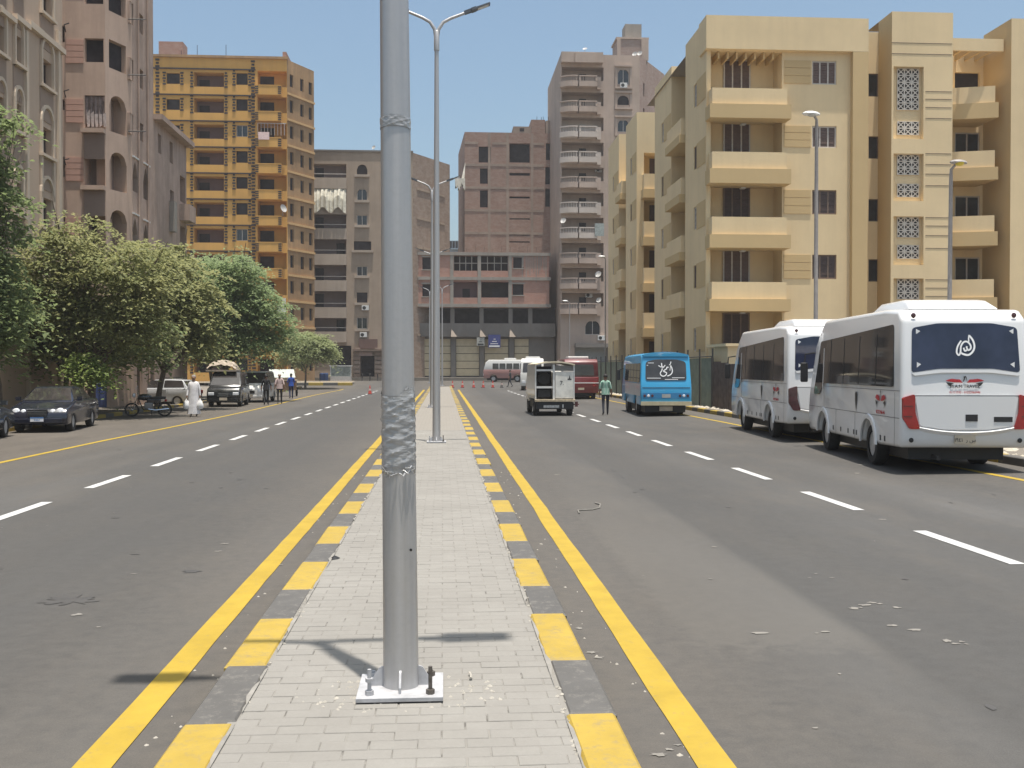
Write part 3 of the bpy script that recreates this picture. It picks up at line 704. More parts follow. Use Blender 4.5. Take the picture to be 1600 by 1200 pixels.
# ------------------------------------------------------------ low red brick building over shuttered shops
M_red = brickmat('new_red_brick', (.44,.21,.155), (.38,.18,.135), (.40,.31,.26), stain=.3); M_shut = plain('cream_shutter', (.50,.42,.28), .55, vary=.1, scale=2)
def shop_block():
    Y = 124.0; a = yp(640,450,Y); b = yp(858,450,Y); top = yp(760,394,Y).z; g = 1.0
    root = thing('shop_building', 'half built red brick floors over a row of cream roller shutters', 'building', ((a.x+b.x)/2, Y+5, g))
    W = Wall((a.x,Y),(b.x,Y))
    z1 = W.px(760,481)[1]
    ops = W.rects([(660,402,677,421,'dark'),(802,402,818,419,'dark'),(660,444,678,463,'dark'),(801,444,818,461,'dark')])
    big = W.rects([(709,399,746.5,423,'void'),(751,399,794,423,'void'),(707.5,440,746,465,'void'),(752,440,795,465,'void')])
    mb = MB(); W.fill(mb, z1, top, ops+big)
    for q in ops: W.reveal(mb, *q[:4], .25); fit_window(W, root, q, .25); s = MB(); W.box(s, q[0]-.12, q[1]+.12, .003, .05, q[3], q[3]+.18); s.build('lintel', M_conc, root); s = MB(); W.box(s, q[0]-.1, q[1]+.1, .003, .1, q[2]-.12, q[2]); s.build('window_sill', M_conc, root)
    for i, q in enumerate(big):
        loggia(W, root, mb, q, 1.2, M_darkwarm if i != 2 else M_purp, (.4,.7,.6))
        if i < 2:
            f = MB(); n = 4
            for j in range(n+1): s = q[0]+(q[1]-q[0])*j/n; W.box(f, s-.05, s+.05, -.2, -.12, q[2], q[3])
            W.box(f, q[0], q[1], -.21, -.13, (q[2]+q[3])/2-.05, (q[2]+q[3])/2+.05); f.build('window_frame', M_conc, root)
    mb.build('wall', M_red, root)
    for v in (396.5, 435, 477): z = W.px(760,v)[1]; mb = MB(); W.box(mb, 0, W.L+.2, .003, .16, z-.22, z+.16); mb.build('floor_slab', M_conc, root)
    for u in (706, 749, 797): mb = MB(); s = W.px(u,450)[0]; W.box(mb, s-.2, s+.2, .005, .10, z1, top); mb.build('column', M_conc, root)
    # mortar runs on the upper wall at the right
    mb = MB(); rr = random.Random(2)
    for i in range(13): s = W.px(815+3.2*i+rr.uniform(-1,1),400)[0]; h = rr.uniform(1.2,3.2); W.box(mb, s-.05, s+.05, .003, .03, top-.4-h, top-.3)
    o = mb.build('mortar_runs', M_conc, root); o['kind'] = 'stuff'
    for i in range(16): mb = MB(); s = W.L*(i+.5)/16; mb.tube([W.p(s,-.1,top-.2), W.p(s+.05,-.1,top+.3+.5*rr.random())], .025, 4); mb.build('rebar', M_brownfr, root)
    # dark open storey set back, concrete balcony band, shutters below
    z2 = W.px(760,505)[1]; z3 = W.px(760,526)[1]
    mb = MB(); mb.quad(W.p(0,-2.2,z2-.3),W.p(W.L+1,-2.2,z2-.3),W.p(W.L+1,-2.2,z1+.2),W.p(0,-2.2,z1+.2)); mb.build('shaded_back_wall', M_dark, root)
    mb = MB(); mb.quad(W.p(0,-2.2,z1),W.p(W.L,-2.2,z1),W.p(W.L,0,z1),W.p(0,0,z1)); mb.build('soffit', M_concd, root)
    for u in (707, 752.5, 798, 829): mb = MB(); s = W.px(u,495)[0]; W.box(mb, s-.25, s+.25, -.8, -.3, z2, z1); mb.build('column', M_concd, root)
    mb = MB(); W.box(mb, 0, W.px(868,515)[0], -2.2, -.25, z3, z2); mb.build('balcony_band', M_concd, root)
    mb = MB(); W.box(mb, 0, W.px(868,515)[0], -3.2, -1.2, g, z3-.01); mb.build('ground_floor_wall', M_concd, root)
    S = [(640,704),(713,749),(758,795),(805,827)]
    for u0, u1 in S:
        s0, s1 = W.px(u0,560)[0], W.px(u1,560)[0]; n = 5; h = (z3-.25-g-.1)/n
        for j in range(n): mb = MB(); W.box(mb, s0, s1, -1.19, -1.1, g+.1+j*h+.07, g+.1+(j+1)*h); mb.build('shutter_panel', M_shut, root)
        mb = MB(); W.box(mb, s0, s1, -1.198, -1.16, g+.08, z3-.25); mb.build('shutter_back', M_black, root)
    for u in (708.5, 753.5, 800):
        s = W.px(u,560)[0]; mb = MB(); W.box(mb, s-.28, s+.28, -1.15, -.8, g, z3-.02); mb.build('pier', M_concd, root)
        mb = MB(); P = W.p; mb.add([P(s-.3,-.24,z3-.02),P(s+.45,-.24,z3-.02),P(s-.25,-.24,z3+1.0),P(s-.3,.05,z3-.02),P(s+.45,.05,z3-.02),P(s-.25,-.2,z3+1.0)], [(3,4,5),(0,3,5,2),(1,2,5,4),(0,1,4,3)]); mb.build('bracket', M_gbp, root)
    for u0, v0, u1, v1, m in ((763,523,782,543,plain('navy_sign', (.045,.055,.19), .5)),(745,527,757,540,plain('grey_sign', (.36,.36,.33), .6))):
        q = W.rect(u0,v0,u1,v1); mb = MB(); W.box(mb, q[0], q[1], -.1, -.02, q[2], q[3]); sg = mb.build('sign_board', m, root)
        mb = MB(); W.box(mb, q[0]+.1, q[1]-.1, -.019, -.012, q[2]+.08, q[2]+.25)
        for j in range(3): W.box(mb, q[0]+.25+.2*j, q[1]-.3-.15*j, -.019, -.012, q[2]+.42+.28*j, q[2]+.5+.28*j)
        mb.build('lettering', M_white if u0 > 750 else M_black, sg)
    pts = [(a.x,Y),(b.x,Y),(b.x,Y+8.5),(a.x,Y+8.5)]; plain_sides(root, pts, z1, top, [1,2,3], M_red)
shop_block()
mb = MB(); a = yp(700,380,190); b = yp(722,380,190); mb.box(a.x, b.x+8, 190, 198, 0, yp(710,376,190).z); mb.box(a.x+.5, b.x+8.4, 189.6, 198, yp(710,390,190).z, yp(710,388,190).z)
for i in range(5): mb.mi = 1; mb.box(a.x+.3+.55*i, a.x+.7+.55*i, 189.9, 190, yp(710,388,190).z, yp(710,377,190).z)
tag(mb.build('distant_building', [stucco('bluegrey_render', (.24,.29,.34), .2), M_dark]), 'small blue grey building glimpsed in the gap between two brick blocks', 'building')

# ------------------------------------------------------------ tall beige tower with curved balconies
M_be = stucco('pinkish_beige_render', (0.452,0.358,0.297), .22); M_beb = brickmat('pink_side_brick', (.36,.25,.215), (.32,.22,.185), (.35,.29,.25), stain=.5); M_pale = stucco('pale_balcony', (0.546,0.474,0.416), .15)
def beige_tower():
    Y = 121.0; a = yp(876,300,Y); b = yp(999,300,Y); top = yp(960,86,Y).z; g = 1.0
    pts = [(a.x,Y),(b.x,Y),(b.x+4.6,Y+7.5),(b.x+2,Y+15),(a.x,Y+15)]
    root = thing('apartment_tower', 'tall pinkish beige tower with balustraded balconies and a water tank house', 'building', ((a.x+b.x)/2, Y+6, g))
    W = Wall(pts[0], pts[1]); logs = []; rows = [122+39.2*k for k in range(10)]
    for v in rows: logs.append((*W.rect(878,v-17,943,v+4), 'void'))
    ops = [(*W.rect(965,v0,983,v1), k, .2, 'arch') for v0, v1, k in ((108,132,'glass'),(149,164,'dark'),(187,206,'glass'),(226,245,'glass'),(265,284,'dark'))]
    ops.append((*W.rect(914,501,938,523), 'glass', .2, 'arch')); shop = (*W.rect(898,540,950,570), 'void')
    mb = MB(); W.fill(mb, g, top, logs+ops+[shop]); W.reveal(mb, *shop[:4], .6)
    x = MB(); x.quad(W.p(shop[0],-.6,shop[2]),W.p(shop[1],-.6,shop[2]),W.p(shop[1],-.6,shop[3]),W.p(shop[0],-.6,shop[3])); x.build('shop_shutter', plain('grey_shutter', (.26,.27,.26), .6), root)
    for i, q in enumerate(logs): loggia(W, root, mb, q, 1.5, M_pale if i == 2 else M_be, (.45,.62,.75), M_dark if i != 2 else M_frame)
    for q in ops: W.reveal(mb, *q[:4], .2); fit_window(W, root, q, .2); W.arch(mb, q[0], q[1], q[3], (q[1]-q[0])*.45, .2)
    mb.build('wall', M_be, root)
    for q in ops[:5]:
        s = MB(); W.box(s, q[0]-.35, q[1]+.35, .003, .3, q[2]-.55, q[2]-.35); W.box(s, q[0]-.35, q[1]+.35, .003, .25, q[3]+.25, q[3]+.45); W.box(s, q[0]-.3, q[0]-.08, .004, .12, q[2]-.35, q[3]+.25); W.box(s, q[1]+.08, q[1]+.3, .004, .12, q[2]-.35, q[3]+.25); s.build('window_surround', M_be, root)
    for i, v in enumerate(rows):
        zt = W.px(905,v)[1]; m = M_pale if i in (2,3,5,6) else M_be
        mb = MB(); n = 7; s0, s1 = W.px(874,v)[0], W.px(901,v)[0]; f = lambda t: 1.25*math.sin(math.pi*(.12+.5*t))        # bowed left half
        for j in range(n):
            t0, t1 = j/n, (j+1)/n; x0, x1 = s0+(s1-s0)*t0, s0+(s1-s0)*t1; A, B = f(t0), f(t1); P = W.p
            zb = zt-1.25
            mb.add([P(x0,.003,zb),P(x1,.003,zb),P(x1,B,zb),P(x0,A,zb),P(x0,.003,zt-.62),P(x1,.003,zt-.62),P(x1,B,zt-.62),P(x0,A,zt-.62)], [(3,2,1,0),(4,5,6,7),(2,3,7,6),(0,3,7,4),(1,2,6,5)])
            mb.add([P(x0,A-.12,zt-.1),P(x1,B-.12,zt-.1),P(x1,B+.03,zt-.1),P(x0,A+.03,zt-.1),P(x0,A-.12,zt+.03),P(x1,B-.12,zt+.03),P(x1,B+.03,zt+.03),P(x0,A+.03,zt+.03)], [(3,2,1,0),(4,5,6,7),(2,3,7,6),(0,1,5,4)])
            mb.add([P(x0+.05,A-.08,zt-.62),P(x0+.16,A-.08,zt-.62),P(x0+.16,A-.02,zt-.62),P(x0+.05,A-.02,zt-.62),P(x0+.05,A-.08,zt-.1),P(x0+.16,A-.08,zt-.1),P(x0+.16,A-.02,zt-.1),P(x0+.05,A-.02,zt-.1)], [(0,1,5,4),(1,2,6,5),(2,3,7,6),(3,0,4,7)])
        s2, s3 = W.px(903,v)[0], W.px(931,v)[0]
        W.box(mb, s2, s3, .003, 1.15, zt-1.25, zt-.62); W.box(mb, s2, s3, 1.0, 1.18, zt-.1, zt+.03)
        W.box(mb, s2, s2+.2, .95, 1.16, zt-.62, zt-.1); W.box(mb, s3-.2, s3, .95, 1.16, zt-.62, zt-.1)
        for j in range(9): W.box(mb, s2+.3+.2*j, s2+.38+.2*j, 1.04, 1.1, zt-.62, zt-.1)
        W.box(mb, W.px(932,v)[0], W.px(938,v)[0], .003, .5, zt-1.4, zt+.05)
        mb.build('balcony', m, root)
    ac_unit(W, root, W.px(974,128)[0], W.px(974,138)[1]); ac_unit(W, root, W.px(938,263)[0], W.px(938,266)[1], -1.4); ac_unit(W, root, W.px(939,527)[0], W.px(939,532)[1]); ac_unit(W, root, W.px(922,462)[0], W.px(922,464)[1], -1.2)
    dish(root, W.p(W.px(933,433)[0], 1.0, W.px(933,430)[1]), r=.55); dish(root, W.p(W.px(934,472)[0], 1.0, W.px(934,470)[1]), r=.45); dish(root, W.p(W.px(879,350)[0], 1.0, W.px(879,347)[1]), r=.5)
    mb = MB(); s = W.px(927,365)[0]; z = W.px(927,355)[1]; W.box(mb, s, s+1.1, 1.19, 1.23, z-1.2, z+.3); mb.build('hanging_cloth', plain('grey_cloth', (.30,.33,.31), .9, vary=.3), root)
    q = W.rect(898,537,950,543); mb = MB(); W.box(mb, q[0], q[1]+.4, .01, .8, q[2], q[3]); mb.build('shop_canopy', M_concd, root)
    W2 = Wall(pts[1], pts[2]); ops = []
    for k in range(7): z = top-4.5-3*k; ops += [(1.2,1.7,z,z+1.6,'dark',.2),(5.0,5.5,z-.4,z+.9,'dark',.2)]
    facade(root, pts[1], pts[2], g, top, ops, M_beb); plain_sides(root, pts, g, top, [2,3,4], M_be)
    mb = MB(); W.box(mb, 0, W.px(941,86)[0], .003, .8, top-1.15, top+.05); W.box(mb, W.px(897,90)[0], W.px(929,90)[0], .81, 1.1, top-1.25, top-.1); mb.build('roof_parapet', M_be, root)
    mb = MB(); W.box(mb, W.px(969,60)[0], W.px(1017,60)[0], -5.5, -2, top-.3, W.px(990,53)[1]); th = mb.build('tank_house', M_beb, root)
    mb = MB(); W.box(mb, W.px(969,60)[0]-.15, W.px(1017,60)[0]+.15, -5.6, -1.9, W.px(990,53)[1]+.01, W.px(990,50)[1]); W.box(mb, W.px(969,60)[0]-.05, W.px(974,60)[0], -1.99, -1.85, top, W.px(990,53)[1]); W.box(mb, W.px(1007,60)[0], W.px(1017,60)[0]+.1, -1.99, -1.85, top, W.px(990,53)[1]); mb.build('frame', M_be, th)
    mb = MB(); W.box(mb, W.px(983,40)[0], W.px(1009,40)[0], -4.8, -2.6, W.px(990,50)[1], W.px(990,26)[1]); mb.build('water_tank', M_conc, root)
    dish(root, W.p(W.px(995,76)[0], -1.2, top+.5), r=.45); dish(root, W.p(W.px(1003,76)[0], -1.2, top+.6), r=.45); dish(root, W.p(W.px(913,84)[0], .5, top+.45), (-.2,-.6,.8), r=.4)
beige_tower()
# ============================================================ left side of the street
M_l1 = stucco('sand_brown_render', (0.497,0.378,0.287), .12); M_l1d = stucco('panel_brown', (0.319,0.240,0.189), .15); M_l1t = stucco('light_moulding', (0.585,0.481,0.377), .12)
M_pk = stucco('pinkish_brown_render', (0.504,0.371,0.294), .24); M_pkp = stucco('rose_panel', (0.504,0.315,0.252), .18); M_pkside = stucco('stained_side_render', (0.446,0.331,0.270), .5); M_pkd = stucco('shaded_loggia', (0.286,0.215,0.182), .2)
def arch_trim(W, root, q, rise, w=.16, legs=None):
    a, b, c, d = q[:4]; m = (a+b)/2; h = (b-a)/2 + w; mb = MB(); n = 10; P = W.p
    out = lambda t, r: (m + r*math.cos(math.pi*(1-t)), d - rise + r*math.sin(math.pi*(1-t))*(rise+w)/(h))
    for i in range(n):
        t0, t1 = i/n, (i+1)/n; A = out(t0, h+.001); B = out(t1, h+.001); Ai = out(t0, h-w); Bi = out(t1, h-w)
        mb.add([P(*(A[0],.003,A[1])),P(B[0],.003,B[1]),P(Bi[0],.003,Bi[1]),P(Ai[0],.003,Ai[1]),P(A[0],.12,A[1]),P(B[0],.12,B[1]),P(Bi[0],.12,Bi[1]),P(Ai[0],.12,Ai[1])],
               [(4,5,6,7),(0,1,5,4),(2,3,7,6)])
    z0 = legs if legs is not None else c
    W.box(mb, a-w, a, .003, .12, z0, d-rise); W.box(mb, b, b+w, .003, .12, z0, d-rise)
    return mb.build('arch_moulding', M_l1t, root)
def sandstone_block():
    X = -18.0; y1 = xp(99,300,X).y; root = thing('apartment_block', 'sand brown block with tall arched window mouldings and dark sunken panels', 'building', (X-5, 36, .1))
    top = 24.0; W = Wall((X,14),(X,y1)); ops = []
    for u0, u1, rows in ((62,82,[(-12,24),(94,136),(200,243),(310,356)]),(20,35,[(-60,-15),(56,100),(162,205),(285,335)]),(-9,8,[(-62,-22),(38,82),(150,200),(275,330)])):
        for v0, v1 in rows: q = W.rect(u0,v0,u1,v1); ops.append((q[0]+.12,q[1]-.12,q[2],q[3],'glass_b',.3,''))
    for k in range(5): 
        for s in (4.5,9.5,14,19): ops.append((s,s+1.3,2.6+3.1*k,4.3+3.1*k,'glass_b',.3,''))
    facade(root, (X,14), (X,y1), .1, top, ops, M_l1, .3)
    for i, q in enumerate(ops[:12]):
        rise = (q[1]-q[0])/2; qq = (q[0],q[1],q[2],q[3]+rise+.25); mb = MB()
        arch_trim(W, root, qq, rise+.05, .14, q[2]-2.0 if i in (2,3) else q[2]-.15)
        mb = MB(); W.box(mb, q[0]-.15, q[1]+.15, .003, .03, q[2]-1.6, q[2]-.16); mb.build('sunken_panel', M_l1d, root)
        mb = MB(); W.box(mb, q[0]-.2, q[1]+.2, .004, .2, q[2]-.15, q[2]-.02); mb.build('window_sill', M_l1t, root)
    for u in (40, 90): mb = MB(); s = W.px(u,300)[0]; W.box(mb, s-.12, s+.12, .003, .14, .1, W.px(u,50)[1]); mb.build('pilaster', M_l1t, root)
    for v0, v1, u0, u1 in ((18,28,-5,19),(28,38,19,41),(38,50,41,62),(62,72,62,96)):
        q = W.rect(u0,v0,u1,v1); mb = MB(); W.box(mb, q[0], q[1], .006, .22, q[2], q[3]-.05); mb.build('stepped_cornice', M_l1t, root)
    pts = [(X,14),(X,y1),(X-11,y1),(X-11,14)]; plain_sides(root, pts, .1, top, [1,2,3], M_l1)
    W2 = Wall((X,y1),(X-11,y1))
sandstone_block()
def rose_block():
    Y = 53.0; a = yp(96,200,Y); b = yp(165,200,Y); c = (b.x+.75, Y+1.9); y3 = xp(240,200,c[0]).y; top = 24.5; g = .1
    pts = [(a.x-3,Y),(b.x,Y),c,(c[0],y3),(a.x-3,y3)]
    root = thing('apartment_block', 'rose brown block with a faceted corner bay and broken balcony openings', 'building', (b.x-2, Y+4, g))
    W = Wall(pts[0],pts[1]); ops = W.rects([(132,60,163,97,'dark',.3),(132,-40,163,6,'dark',.3)]); logs = [(*q,'void') for q in [W.rect(132,149,166,202), W.rect(132,240,166,291), W.rect(134,338,167,395)]]
    logs = [(q[0], min(q[1], W.L-.04), *q[2:]) for q in logs]; ops = [(q[0], min(q[1], W.L-.08), *q[2:]) for q in ops]
    sl = W.rects([(96,40,101,66,'dark',.2),(96,155,101,172,'dark',.2),(96,245,101,276,'dark',.2),(96,335,101,346,'dark',.2)])
    sl += [(*W.rect(112,566,131,650)[:2], g+.02, 2.6, 'dark', .4), (*W.rect(138,566,160,650)[:2], g+.02, 2.9, 'dark', .4)]
    mb = MB(); W.fill(mb, g, top, ops+logs+sl)
    for q in ops+sl: W.reveal(mb, *q[:4], .3); fit_window(W, root, q, .3)
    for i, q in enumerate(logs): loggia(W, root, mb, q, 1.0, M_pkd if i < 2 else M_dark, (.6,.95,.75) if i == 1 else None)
    mb.build('wall', M_pk, root)
    for v in (-50, 62, 155, 246, 340):                         # grooved rose panels
        for j in range(4):
            q = W.rect(103, v+9.4*j, 130.5, v+9.4*(j+1)); mb = MB(); W.box(mb, q[0], q[1], .003, .05, q[2]+.03, q[3]); mb.build('panel', M_pkp, root)
    for i, q in enumerate(logs[:2]):
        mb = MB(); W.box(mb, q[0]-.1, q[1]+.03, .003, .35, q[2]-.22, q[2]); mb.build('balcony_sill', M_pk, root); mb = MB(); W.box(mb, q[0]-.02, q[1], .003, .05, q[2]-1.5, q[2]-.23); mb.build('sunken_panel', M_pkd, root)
    q = logs[0]; rr = random.Random(8); cl = plain('ragged_cloth', (.24,.19,.18), .9, vary=.45, scale=4); mb = MB(); n = 14
    for i in range(n):
        s0, s1 = q[0]+(q[1]-q[0])*i/n, q[0]+(q[1]-q[0])*(i+1)/n; f = lambda i: -.12+.07*math.sin(i*2.1)
        mb.quad(W.p(s0,f(i),q[2]+.3),W.p(s1,f(i+1),q[2]+.3),W.p(s1,f(i+1)*.4-.05,q[3]-.03),W.p(s0,f(i)*.4-.05,q[3]-.03))
    mb.build('ragged_curtain', cl, root)
    mb = MB()
    for i in range(5): s = q[0]+.15+.2*i; mb.quad(W.p(s,.03,q[2]+.1),W.p(s+.14,.05,q[2]+.1+.1*rr.random()),W.p(s+.12,.04,q[2]+.7+.3*rr.random()),W.p(s-.05,.02,q[2]+.75))
    mb.build('torn_rags', plain('pale_rag', (.42,.36,.34), .9, vary=.3), root)['kind'] = 'stuff'
    W2 = Wall(pts[1],pts[2]); ops2 = []
    for v0, v1, k, ar in ((-15,22,'dark',''),(66,110,'dark',''),(150,208,'void','arch'),(238,298,'void','arch'),(328,392,'void','arch')):
        z0, z1 = W2.px(182,v1)[1], W2.px(182,v0)[1]; ops2.append((.28, W2.L-.45, z0, z1, k, .3, ar))
    mb = MB(); W2.fill(mb, g, top, ops2)
    for q in ops2:
        if q[4] == 'dark': W2.reveal(mb, *q[:4], .3); fit_window(W2, root, q, .3)
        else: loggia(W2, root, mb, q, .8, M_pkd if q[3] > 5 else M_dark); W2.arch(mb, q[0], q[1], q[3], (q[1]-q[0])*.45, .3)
    mb.build('wall', M_pk, root)
    W3 = Wall(pts[2],pts[3]); ops3 = []
    for u0, u1, rows, ar in ((203,208.5,[(4,38),(92,126),(178,210)],''),(207,215,[(252,300),(340,390)],'point'),(216,224,[(22,52),(108,138),(192,220)],''),(224,231.5,[(262,312),(350,400)],'point')):
        for v0, v1 in rows: q = W3.rect(u0,v0,u1,v1); ops3.append((*q,'dark',.25,ar))
    ops3 += [(.6,1.6,g+.02,2.5,'dark',.3,''),(2.6,4.4,g+.02,2.8,'dark',.4,'')]
    facade(root, pts[2], pts[3], g, top, ops3, M_pkside, .25)
    mb = MB(); W.box(mb, W.L-.55, W.L-.02, .004, .06, g, 2.3); mb.build('door', plain('blue_door', (.05,.08,.22), .6, vary=.2), root)
    for q in ops3:
        if q[6] == 'point': mb = MB(); W3.box(mb, q[0]-.1, q[1]+.1, .02, .10, q[3]+.12, q[3]+.2); mb.build('strip_lamp', M_plastic_white, root)
    for s, n in ((.9,.05),(2.6,.05)): mb = MB(); mb.tube([W3.p(s,n+.04,g), W3.p(s,n+.04,top-1)], .05, 6); mb.build('drain_pipe', M_pkside, root)
    for u, v in ((103,50),(103,152),(103,258)):
        s, z = W.px(u,v); mb = MB(); mb.tube([W.p(s,.03,z), W.p(s+.2,.8,z+.1), W.p(s+.5,1.0,z+.12)], .03, 5); mb.build('pipe_stub', M_black, root)
    for v in (30, 117, 205): mb = MB(); s, z = W3.px(200,v); mb.tube([W3.p(s,0,z), W3.p(s,.9,z)], .03, 5); mb.build('pipe_stub', M_black, root)
    plain_sides(root, pts, g, top, [3,4], M_pkside)
    # lower annexe further along
    X = c[0]; y4 = xp(291,230,X).y; r2 = thing('low_block', 'lower cracked brown block with a slanting lit roof edge beside the rose block', 'building', (X-3, y3+4, g))
    P2 = [(X,y3+.02),(X,y4),(X-8,y4),(X-8,y3+.02)]; t2 = xp(265,208,X).z
    W4 = Wall(P2[0],P2[1]); o4 = W4.rects([(247,210,252,240,'dark'),(265,222,270,255,'dark'),(266,298,272,325,'dark')]) + [(W4.L-1.6,W4.L-.3,9.3,10.9,'dark',.6),(W4.L-1.6,W4.L-.3,6.2,7.8,'dark',.6),(W4.L-1.6,W4.L-.3,12.4,14.0,'dark',.6)]
    facade(r2, P2[0], P2[1], g, t2, o4, M_pkside, .25); plain_sides(r2, P2, g, t2, [1,2,3], M_pkside)
    mb = MB(); W4.box(mb, -.05, W4.L+.1, -.2, .5, t2, t2+.3); mb.build('cornice', M_pkside, r2)
    for v in (9.0, 12.1): mb = MB(); W4.box(mb, W4.L-1.7, W4.L-.1, .003, .6, v-.9, v+.1); mb.build('balcony', M_pkside, r2)
    mb = MB(); W4.box(mb, 3.2, 3.8, .003, .3, 10.2, 12.0); mb.build('stained_patch', M_conc, r2)
rose_block()

# ============================================================ right side: new yellow walk-up blocks
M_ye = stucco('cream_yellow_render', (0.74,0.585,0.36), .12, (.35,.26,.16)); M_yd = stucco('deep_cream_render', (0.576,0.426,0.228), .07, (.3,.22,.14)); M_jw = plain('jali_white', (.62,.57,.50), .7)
FL = [13.65, 10.6, 7.63, 4.75, 1.65]; KF = 1.0667
def zf(z): return 2.05 + (z-2.05)*KF
FLZ = [zf(z) for z in FL]                                        # soffit level of each balcony, top floor first
TOPA = zf(18.6)
def jali_mesh():
    mb = MB(); s = .155; w = .022
    for a, b, c, d in ((-s,s,-s,-s+w),(-s,s,s-w,s),(-s,-s+w,-s+w,s-w),(s-w,s,-s+w,s-w)): mb.box(a,b,0,.06,c,d)
    for sx, sz in ((1,1),(1,-1),(-1,1),(-1,-1)):
        mb.add([(0,.005,0.03*sz),(.03*sx,.005,0),(s*sx*.92,.005,s*sz*.72),(s*sx*.72,.005,s*sz*.92)], [(0,1,2,3)])
        mb.add([(s*sx*.25,.008,s*sz*.88),(s*sx*.4,.008,s*sz*.88),(s*sx*.88,.008,s*sz*.4),(s*sx*.88,.008,s*sz*.25)], [(0,1,2,3)])
    mb.lathe([(.05,.0),(.05,.05)], 8, (0,.01,0), 'y')
    return mb.mesh('jali_block', M_jw)
JALI = jali_mesh()
def side_wing(root, x0, y0, y1, top, slit=True, balc=None):      # wall along the street, outward -x
    W = Wall((x0,y1),(x0,y0)); ops = []
    for i, z in enumerate(FLZ):
        ops.append((W.L*.5-.35, W.L*.5+.35, z+1.35, z+2.55, 'shut_d' if i % 2 else 'shut', .12))
    facade(root, (x0,y1), (x0,y0), .14, top, ops, M_ye, .12)
    for i, z in enumerate(FLZ):
        mb = MB(); W.box(mb, W.L*.5+.36, W.L-.15, .003, .025, z+1.3, z+2.6); mb.build('grooved_panel', M_yd, root)
    return W
def apartment_front():
    Y = 50.6; x0 = yp(1106,300,Y).x; x1 = yp(1356,300,Y).x; root = thing('apartment_block', 'long cream yellow walk-up block with deep loggias and white pierced stair screens', 'building', (x0+8, Y+6, .14))
    px = lambda u: yp(u,300,Y).x
    g = .14; yb = 54.7; 
    # wing with loggias: frame face at Y, field face set back
    xr = px(1332); set_ = .32
    W = Wall((x0,Y+set_),(xr,Y+set_))
    ops = []; zt = yp(1200,78,Y).z
    wins = [(95,132,'shut'),(197,231,'shut'),(297,335,'shut_d'),(398,436,'shut_d'),(500,537,'shut_d')]
    for v0, v1, k in wins: ops.append((*W.rect(1269,v0,1307,v1), k, .12))
    logs = []
    for i, (v0, v1) in enumerate(((78,136),(185,236),(287,338),(388,440),(486,541))):
        q = W.rect(1112,v0,1222,v1); logs.append((.22, q[1], q[2]-.4, min(q[3], zt+.0), 'void'))
    mb = MB(); W.fill(mb, g, zt+.02, ops+logs)
    for q in ops: W.reveal(mb, *q[:4], .12); fit_window(W, root, q, .12)
    for i, q in enumerate(logs):
        loggia(W, root, mb, q, 1.35, M_ye)
        a, b = W.px(1141,200)[0], W.px(1184,200)[0]; kind = 'shut' if i in (0,1,3) else 'shut_d'
        B = Wall(W.p(0,-1.34,0), W.p(W.L,-1.34,0)); fit_window(B, root, (a*1.0, b, q[2], q[2]+2.15, kind), -.03)
    mb.build('wall', M_ye, root)
    for q in ops:                                                # grooved panels left of each window
        s0 = W.px(1225,200)[0]; n = 3; h = (q[3]-q[2])/n
        for j in range(n): mb = MB(); W.box(mb, s0, q[0]-.08, .003, .035, q[2]+j*h+.02, q[2]+(j+1)*h-.012); mb.build('grooved_panel', M_yd, root)
    for i, (va, vb, vc) in enumerate(((136,162,184),(236,263,286),(338,366,387),(440,467,486),(541,568,588))):
        za, zb, zc = [yp(1160,v,Y-.6).z for v in (va,vb,vc)]; sE = W.px(1224,200)[0]
        mb = MB(); W.box(mb, .10, sE-.06, set_*0+.003, .75, zb, za); b_ = mb.build('balcony', M_ye, root)
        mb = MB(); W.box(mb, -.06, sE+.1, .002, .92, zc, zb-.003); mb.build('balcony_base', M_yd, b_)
        mb = MB(); W.box(mb, sE*.5-.12, sE*.5+.12, -.5, -.2, zc-.06, zc-.002); mb.build('ceiling_lamp', M_plastic_white, b_)
    # frame: top band and right pier
    mb = MB(); mb.box(x0-.10, x1, Y, Y+1.5, zt+.02, TOPA); mb.build('parapet_band', M_ye, root)
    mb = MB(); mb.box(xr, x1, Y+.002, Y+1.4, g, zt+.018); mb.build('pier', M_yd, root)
    for i in range(7):                                           # slotted beams over the top loggia
        s = W.px(1122+14.2*i,90)[0]; mb = MB(); W.box(mb, s, s+.09, -1.2, -.05, zt-.35, zt-.02); mb.build('pergola_beam', M_yd, root)
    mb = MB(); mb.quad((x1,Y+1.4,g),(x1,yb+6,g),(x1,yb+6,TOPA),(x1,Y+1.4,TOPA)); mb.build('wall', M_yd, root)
    side_wing(root, x0, Y+set_, 55.4, TOPA)
    MB().add([(x0,Y+.3,TOPA-.6),(x1,Y+.3,TOPA-.6),(x1,66,TOPA-.6),(x0,66,TOPA-.6)], [(0,1,2,3)]).build('roof', M_conc, root)
    # recess with a column of small windows
    Yr = Y+1.5; xa, xb = x1, px(1412)
    Wr = Wall((xa,Yr),(xb+1,Yr)); ops = [(*Wr.rect(1357,v0,1372.5,v1),'glass_b',.12) for v0, v1 in ((115,151),(213,248),(311,346),(405,440),(500,535))]
    facade(root, (xa,Yr), (xb+1,Yr), g, yp(1365,50,Yr).z, ops, M_ye, .12)
    # stair tower with pierced screens
    tx0, tx1 = px(1391), px(1486); Wt = Wall((tx0,Y-.1),(tx1,Y-.1)); zt2 = yp(1440,20,Y).z
    pan = [(*Wt.rect(1396,v0,1443,v1),'void') for v0, v1 in ((104,217),(240,314),(338,414),(435,505))]
    mb = MB(); Wt.fill(mb, g, zt2, pan)
    for q in pan: Wt.reveal(mb, *q[:4], .28)
    mb.build('wall', M_ye, root)
